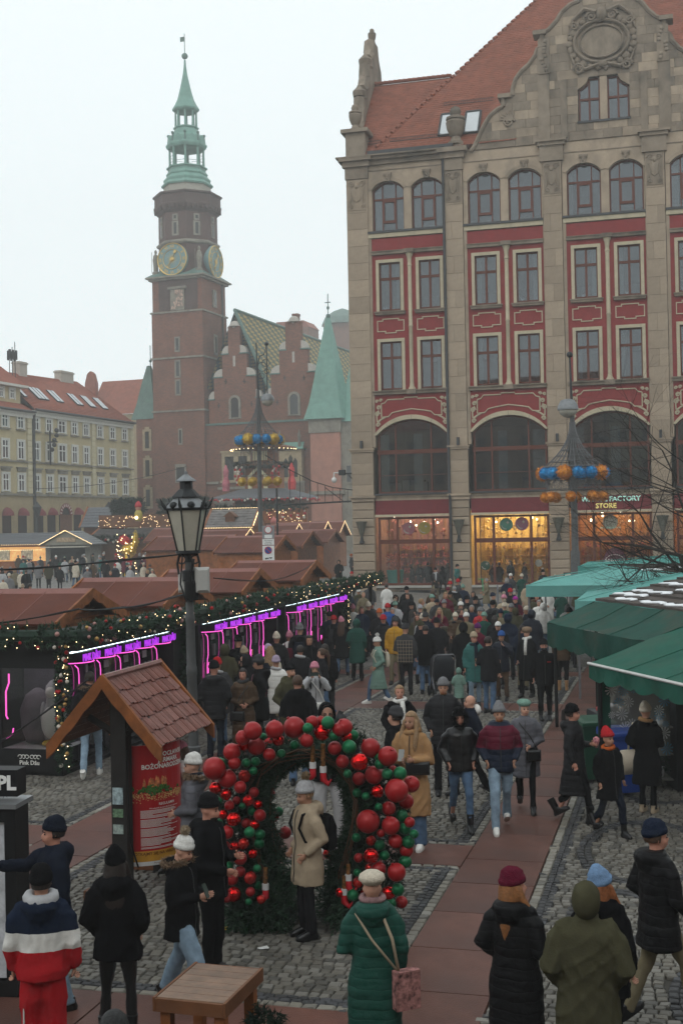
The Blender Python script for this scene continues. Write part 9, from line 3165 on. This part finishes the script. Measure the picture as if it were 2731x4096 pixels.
# ---- queue along the pink-lit kiosk
c(855,2641,172,'m','coal','beanie','black',kind='puff',quilt=.14,bulk=1.15,h=1.82,trou='dnavy',hood='down',label='person in black puffer and beanie right of the lantern post')
c(869,2628,175,'m','dgrey','beanie','red',label='person with red hat hidden behind the black puffer')
c(899,2573,170,'m','olive',hood='up',h=1.78,label='person in dark olive hood facing the kiosk')
c(952,2540,175,'m','black','beanie','black',h=1.84,label='tall person in black hat facing the neon')
c(978,2583,160,'f','coal','slouch','beige',label='person with beige hood at the kiosk')
c(974,2615,-80,'m','coal',hood='up',label='person in black hood in profile facing left')
o,*_=c(972,2673,2,'f','brown',hair='short',hairc='dark',al='belly',ar='belly',zh=.28,kind='puff',quilt=.13,bulk=1.2,gloves=True,vox=.022,label='short-haired woman in long brown puffer facing the viewer')
scarf(o,'dgrey',ends=False)
crossbag(o,'black',-1,.74)
c(1037,2618,-95,'m','black','beanie','dgrey',zh=.6,h=1.84,hood='down',hair='short',label='man in long black coat and grey beanie in profile')
c(1072,2575,175,'f','coal','beanie','lilac',label='child-like lilac hat among the kiosk queue')
c(1080,2583,170,'f','cream',hair='long',hairc='blond',label='blonde woman in cream scarf facing the kiosk')
c(1104,2621,172,'f','white','beanie','lilac',kind='puff',quilt=.12,zh=.55,bulk=1.15,label='woman in white puffer and lavender beanie from behind')
c(1163,2651,35,'m','olive','beanie','black',hair='beardhat',hairc='brown',hood='down',zh=.62,h=1.78,vox=.022,label='bearded man in olive parka and black beanie')
c(1189,2700,178,'m','black',hair='short',hairc='brown',hood='down',h=1.82,vox=.022,zh=.66,label='brown-haired man in black hooded coat from behind')
o,EL,WR=c(1258,2647,4,'f','lgrey','beanie','pink',al='photo',ar='photo',zh=.62,vox=.022,hair='longhat',hairc='black',trou='dgrey',label='woman in pale coat and pink beanie taking a photo')
phone_in(o,WR,0,land=True)
crossbag(o,'white',1,.78,kind='leather',w=.28,h=.2)
c(1286,2593,-70,'f','coal',hair='pony',hairc='brown',trou='denim',tk='denim',legs='walk',boots=True,label='woman with long ponytail in dark coat walking left')
c(1300,2575,160,'m','black',hair='short',hairc='dark',label='dark-haired man in black beside the ponytail')
c(1237,2539,25,'m','black',hair='short',hairc='dark',zh=.55,h=1.84,label='man with glasses in long black overcoat')
c(1199,2490,172,'m','coal','slouch','grey',h=1.86,hood='down',label='tall man in charcoal jacket and grey beanie from behind')
c(1106,2526,175,'m','black','slouch','cream',kind='puff',quilt=.13,label='person in black puffer and cream beanie facing the kiosk')
c(1158,2522,172,'f','white','slouch','pink',kind='puff',quilt=.12,zh=.6,label='woman in white puffer and pale pink beanie at the kiosk')
c(1312,2498,150,'c','dred','pom','grey',h=1.25,label='child in red jacket and knitted hat at the kiosk')
c(1334,2461,170,'f','coal','beanie','red',label='person in red novelty hat at the end of the kiosk')
c(1318,2445,175,'m','navy','beanie','black',label='person in navy with black hat at the kiosk end')
c(1365,2465,165,'f','black','slouch','pink',hair='longhat',hairc='brown',zh=.55,trou='denim',tk='denim',label='woman in black with dusty pink hat and blue jeans')
c(1200,2580,175,'m','coal',hair='short',label='person in charcoal between the queue and the overcoat')
o,*_=c(723,2959,-80,'f','white','cap','pink',kind='puff',quilt=.14,hair='longhat',hairc='brown',zh=.62,bulk=1.18,vox=.022,label='woman in white puffer and pink trapper hat behind the notice column')
c(769,3011,-100,'f','greyb','beanie','white',kind='puff',quilt=.13,al='belly',ar='belly',hood='furdown',bulk=1.12,vox=.022,label='woman in grey puffer and white beanie behind the lantern post')
c(365,2690,172,'m','coal',hood='furdown',hair='short',trou='ldenim',tk='denim',shoe='white',h=1.72,pos=tuple(gnd(367,3108)),label='person in light jeans and white trainers at the kiosk')
c(600,2640,175,'m','dgrey',hood='up',label='person in grey hood above the notice column roof')
c(640,2655,170,'f','dnavy','slouch','cream',label='person with pale hat beside the lantern at the kiosk')
# ---- the packed part of the crowd, nearer the shop windows
rc_=random.Random(31)
lanes=[]
cw=dict(black='black',coal='charcoal',navy='navy',dnavy='dark navy',dgrey='dark grey',brown='brown',olive='olive',lgrey='pale grey',white='white',wine='wine red',teal='teal',beige='beige',khaki='khaki',dgreen='bottle green')
lab_used=set()
k=0
while k<46:
 a,b=rc_.uniform(-9.2,-2.9),rc_.uniform(33,61)
 p=g2w(a,b)
 if any(math.hypot(p.x-q[0],p.y-q[1])<.75 for q in lanes):continue
 lanes.append((p.x,p.y))
 k+=1
 g=rc_.choice('mf')
 coat=rc_.choice(['black','black','coal','coal','navy','dnavy','dgrey','brown','olive','lgrey','white','wine','teal','beige','khaki','dgreen'])
 hat=rc_.choice(['none','beanie','beanie','slouch','pom'])
 hc=rc_.choice(['black','grey','cream','red','navy','white','wine','mint','pink'])
 yw=rc_.choice([0,10,-15,170,175,165,180,90,-90,30])
 where=('under the first shop window' if a<-6.8 else 'before the middle shop window' if a<-4.6 else 'near the bike hoops')if b>47 else('beside the kiosk end' if a<-6.8 else 'in mid-lane' if a<-4.6 else 'near the green awnings')
 lab='person in '+cw[coat]+(' and '+hc+(' bobble hat ' if hat=='pom' else ' hat ')if hat!='none' else ' bareheaded ')+('facing us ' if abs(yw)<40 else 'sideways ' if abs(yw)==90 else 'from behind ')+where
 if lab in lab_used:continue
 lab_used.add(lab)
 c(0,0,yw,g,coat,hat,hc,label=lab,pos=tuple(p),h=rc_.uniform(1.5,1.7),seed=rc_.randint(0,2),legs=rc_.choice(['stand','step','walk']),al=rc_.choice(['down','pocket']),ar=rc_.choice(['down','belly']),zh=rc_.choice([.75,.5]),bulk=1.06,hy=(0,0),trou=rc_.choice(['coal','denim','black']),hairc=rc_.choice(['dark','brown','blond','grey']),vox=.042)
# ---- silhouettes inside the shop
for k,(b,u,yaw,col,hh)in enumerate(((0,.52,20,'black',1.7),(0,.62,160,'coal',1.75),(0,.38,100,'dgrey',1.66),(1,.3,150,'black',1.72),(1,.44,-40,'coal',1.78),(1,.62,60,'dgrey',1.68),(1,.22,30,'black',1.64),(2,.2,170,'coal',1.7),(0,.88,150,'black',1.7))):
 xx=bays[b]+BAYW*u
 w=Matrix.Translation((0.665,70.43,0))@Matrix.Rotation(-GA,4,'Z')@Vector((xx,1.0+.35*(k%3),.1))
 person(0,0,hh,yaw,'m' if k%2 else 'f','stand','down','belly',.75,'wool',0,1.0,col,'black',hat='none',hair='short' if k%2 else 'bob',seed=k%3,pos=tuple(w),gz=.1,vox=.035,label=['dark-haired customer','short-haired customer','grey-coated customer','black-coated customer','tall customer','customer in grey','small customer','customer in charcoal','customer in black'][k]+' inside the lit shop, '+['centre of the left window','right of centre in the left window','left of centre in the left window','left of centre in the middle window','centre of the middle window','right part of the middle window','leftmost in the middle window','behind the right window','rightmost in the left window'][k],group='customers inside the sweet shop')
# ---- far crowd in the left market
named=[(195,2251,3,'m','olive','none','man in olive jacket walking in front of the far market crowd'),(240,2262,-4,'f','black','none','blonde woman in black beside the olive-jacketed man'),(470,2236,175,'f','white','beanie','person in white jacket in the far market'),(517,2223,170,'m','red','none','person in red jacket by the golden figure'),(521,2262,5,'f','lgrey','beanie','person in pale grey coat right of the red jacket'),(443,2283,10,'m','black','none','short-haired man in black above the second stall roof'),(392,2292,160,'f','coal','none','long-haired person in dark coat above the second stall roof'),(105,2278,170,'m','black','none','person in black from behind at far left'),(60,2275,175,'f','khaki','none','person in khaki from behind at far left'),(14,2306,170,'f','cream','slouch','person in cream hooded coat at the left edge'),(38,2292,165,'m','grey','beanie','person in grey beside the cream hood at the left edge'),(92,2335,175,'f','wine','slouch','person with beige hat and red scarf above the first stall roof'),(122,2332,170,'m','navy','none','brown-haired person in navy above the first stall roof'),(310,2345,150,'f','white','beanie','person in white hat behind the ridge of the second stall'),(610,2275,5,'f','cream','beanie','person in cream hood beside the lantern in the far market'),(350,2254,172,'m','navy','none','dark-haired person in navy in the far market middle'),(420,2236,170,'m','black','none','person in black left of the white jacket'),(290,2225,165,'m','beige','none','person in beige coat in the far market'),(282,2192,170,'m','grey','beanie','person in grey before the dark booth'),(600,2255,160,'m','dgrey','none','person in grey near the brown stall corner'),(840,2222,5,'m','black','none','man in black seen right of the lantern'),(890,2222,10,'m','coal','none','man in dark jacket behind the stall roof right of the lantern')]
for k,(x,y,yaw,g,coat,hat,lab)in enumerate(named):
 person(x,y,1.78 if g=='m' else 1.68,yaw,g,('step','stand')[k%2],'down','down',.7,'wool',0,1.05,coat,'coal',hat=hat,hatc=('lgrey','cream','beige')[k%3],hair='none' if hat!='none' else('short' if g=='m' else 'bob'),hairc=('dark','brown','blond')[k%3],seed=k%3,vox=.047,label=lab,group='people in the far market')
rf_=random.Random(77)
used_=set()
cols=['black','black','coal','navy','dnavy','dgrey','brown','olive','grey','cream','wine','teal','lgrey','beige','dgreen']
words_=dict(black='black',coal='charcoal',navy='navy',dnavy='dark navy',dgrey='dark grey',brown='brown',olive='olive',grey='grey',cream='cream',wine='wine red',teal='teal',lgrey='pale grey',beige='beige',dgreen='bottle green')
for k in range(78):
 for _ in range(30):
  x,y=rf_.uniform(-20,640),rf_.choice([rf_.uniform(2185,2225),rf_.uniform(2195,2250),rf_.uniform(2215,2280)])
  if y>2245 and 130<x<330:continue
  break
 g=rf_.choice('mf')
 coat=rf_.choice(cols)
 hat=rf_.choice(['none','none','beanie','beanie','slouch','pom'])
 hc=rf_.choice(['black','grey','cream','red','navy','white','lgrey','teal'])
 yw=rf_.choice([0,20,-30,90,-90,170,175,165,180,150])
 tr=rf_.choice(['black','denim','coal'])
 zone_='left of the grey booth' if x<150 else 'before the grey booth' if x<370 else 'between booth and golden figure' if x<500 else 'right of the golden figure'
 lab='person in '+words_[coat]+' coat'+(' and '+dict(lgrey='pale grey').get(hc,hc)+(' bobble hat' if hat=='pom' else ' hat')if hat!='none' else ', bareheaded')+', '+('facing us' if abs(yw)<40 else 'sideways' if abs(yw)==90 else 'from behind')+', '+zone_
 if lab in used_:lab=lab.replace(', ',' with '+{'black':'black','denim':'blue','coal':'charcoal'}[tr]+' trousers, ',1)
 used_.add(lab)
 person(x,y,rf_.uniform(1.62,1.82),yw,g,rf_.choice(['stand','walk']),'down','down',.65,'wool',0,1.05,coat,tr,hat=hat,hatc=hc,hair='none' if hat!='none' else('short' if g=='m' else 'bob'),hairc=rf_.choice(['dark','brown','blond','grey']),seed=0,vox=.047,label=lab,group='far market crowd')
# the misty air
hz=bpy.data.materials.new('misty air')
hz.use_nodes=True
hz.node_tree.nodes.clear()
_o=hz.node_tree.nodes.new('ShaderNodeOutputMaterial')
_p=hz.node_tree.nodes.new('ShaderNodeVolumePrincipled')
_p.inputs['Color'].default_value=(0.98,1.0,1.0,1)
_p.inputs['Density'].default_value=0.0013
_p.inputs['Anisotropy'].default_value=0.2
hz.node_tree.links.new(_p.outputs[0],_o.inputs['Volume'])
MB().box(-170,170,-30,330,-1.5,90).build('haze',hz,label='pale winter mist hanging over the square',cat='mist',kind='stuff')
bpy.data.scenes.remove(WB)
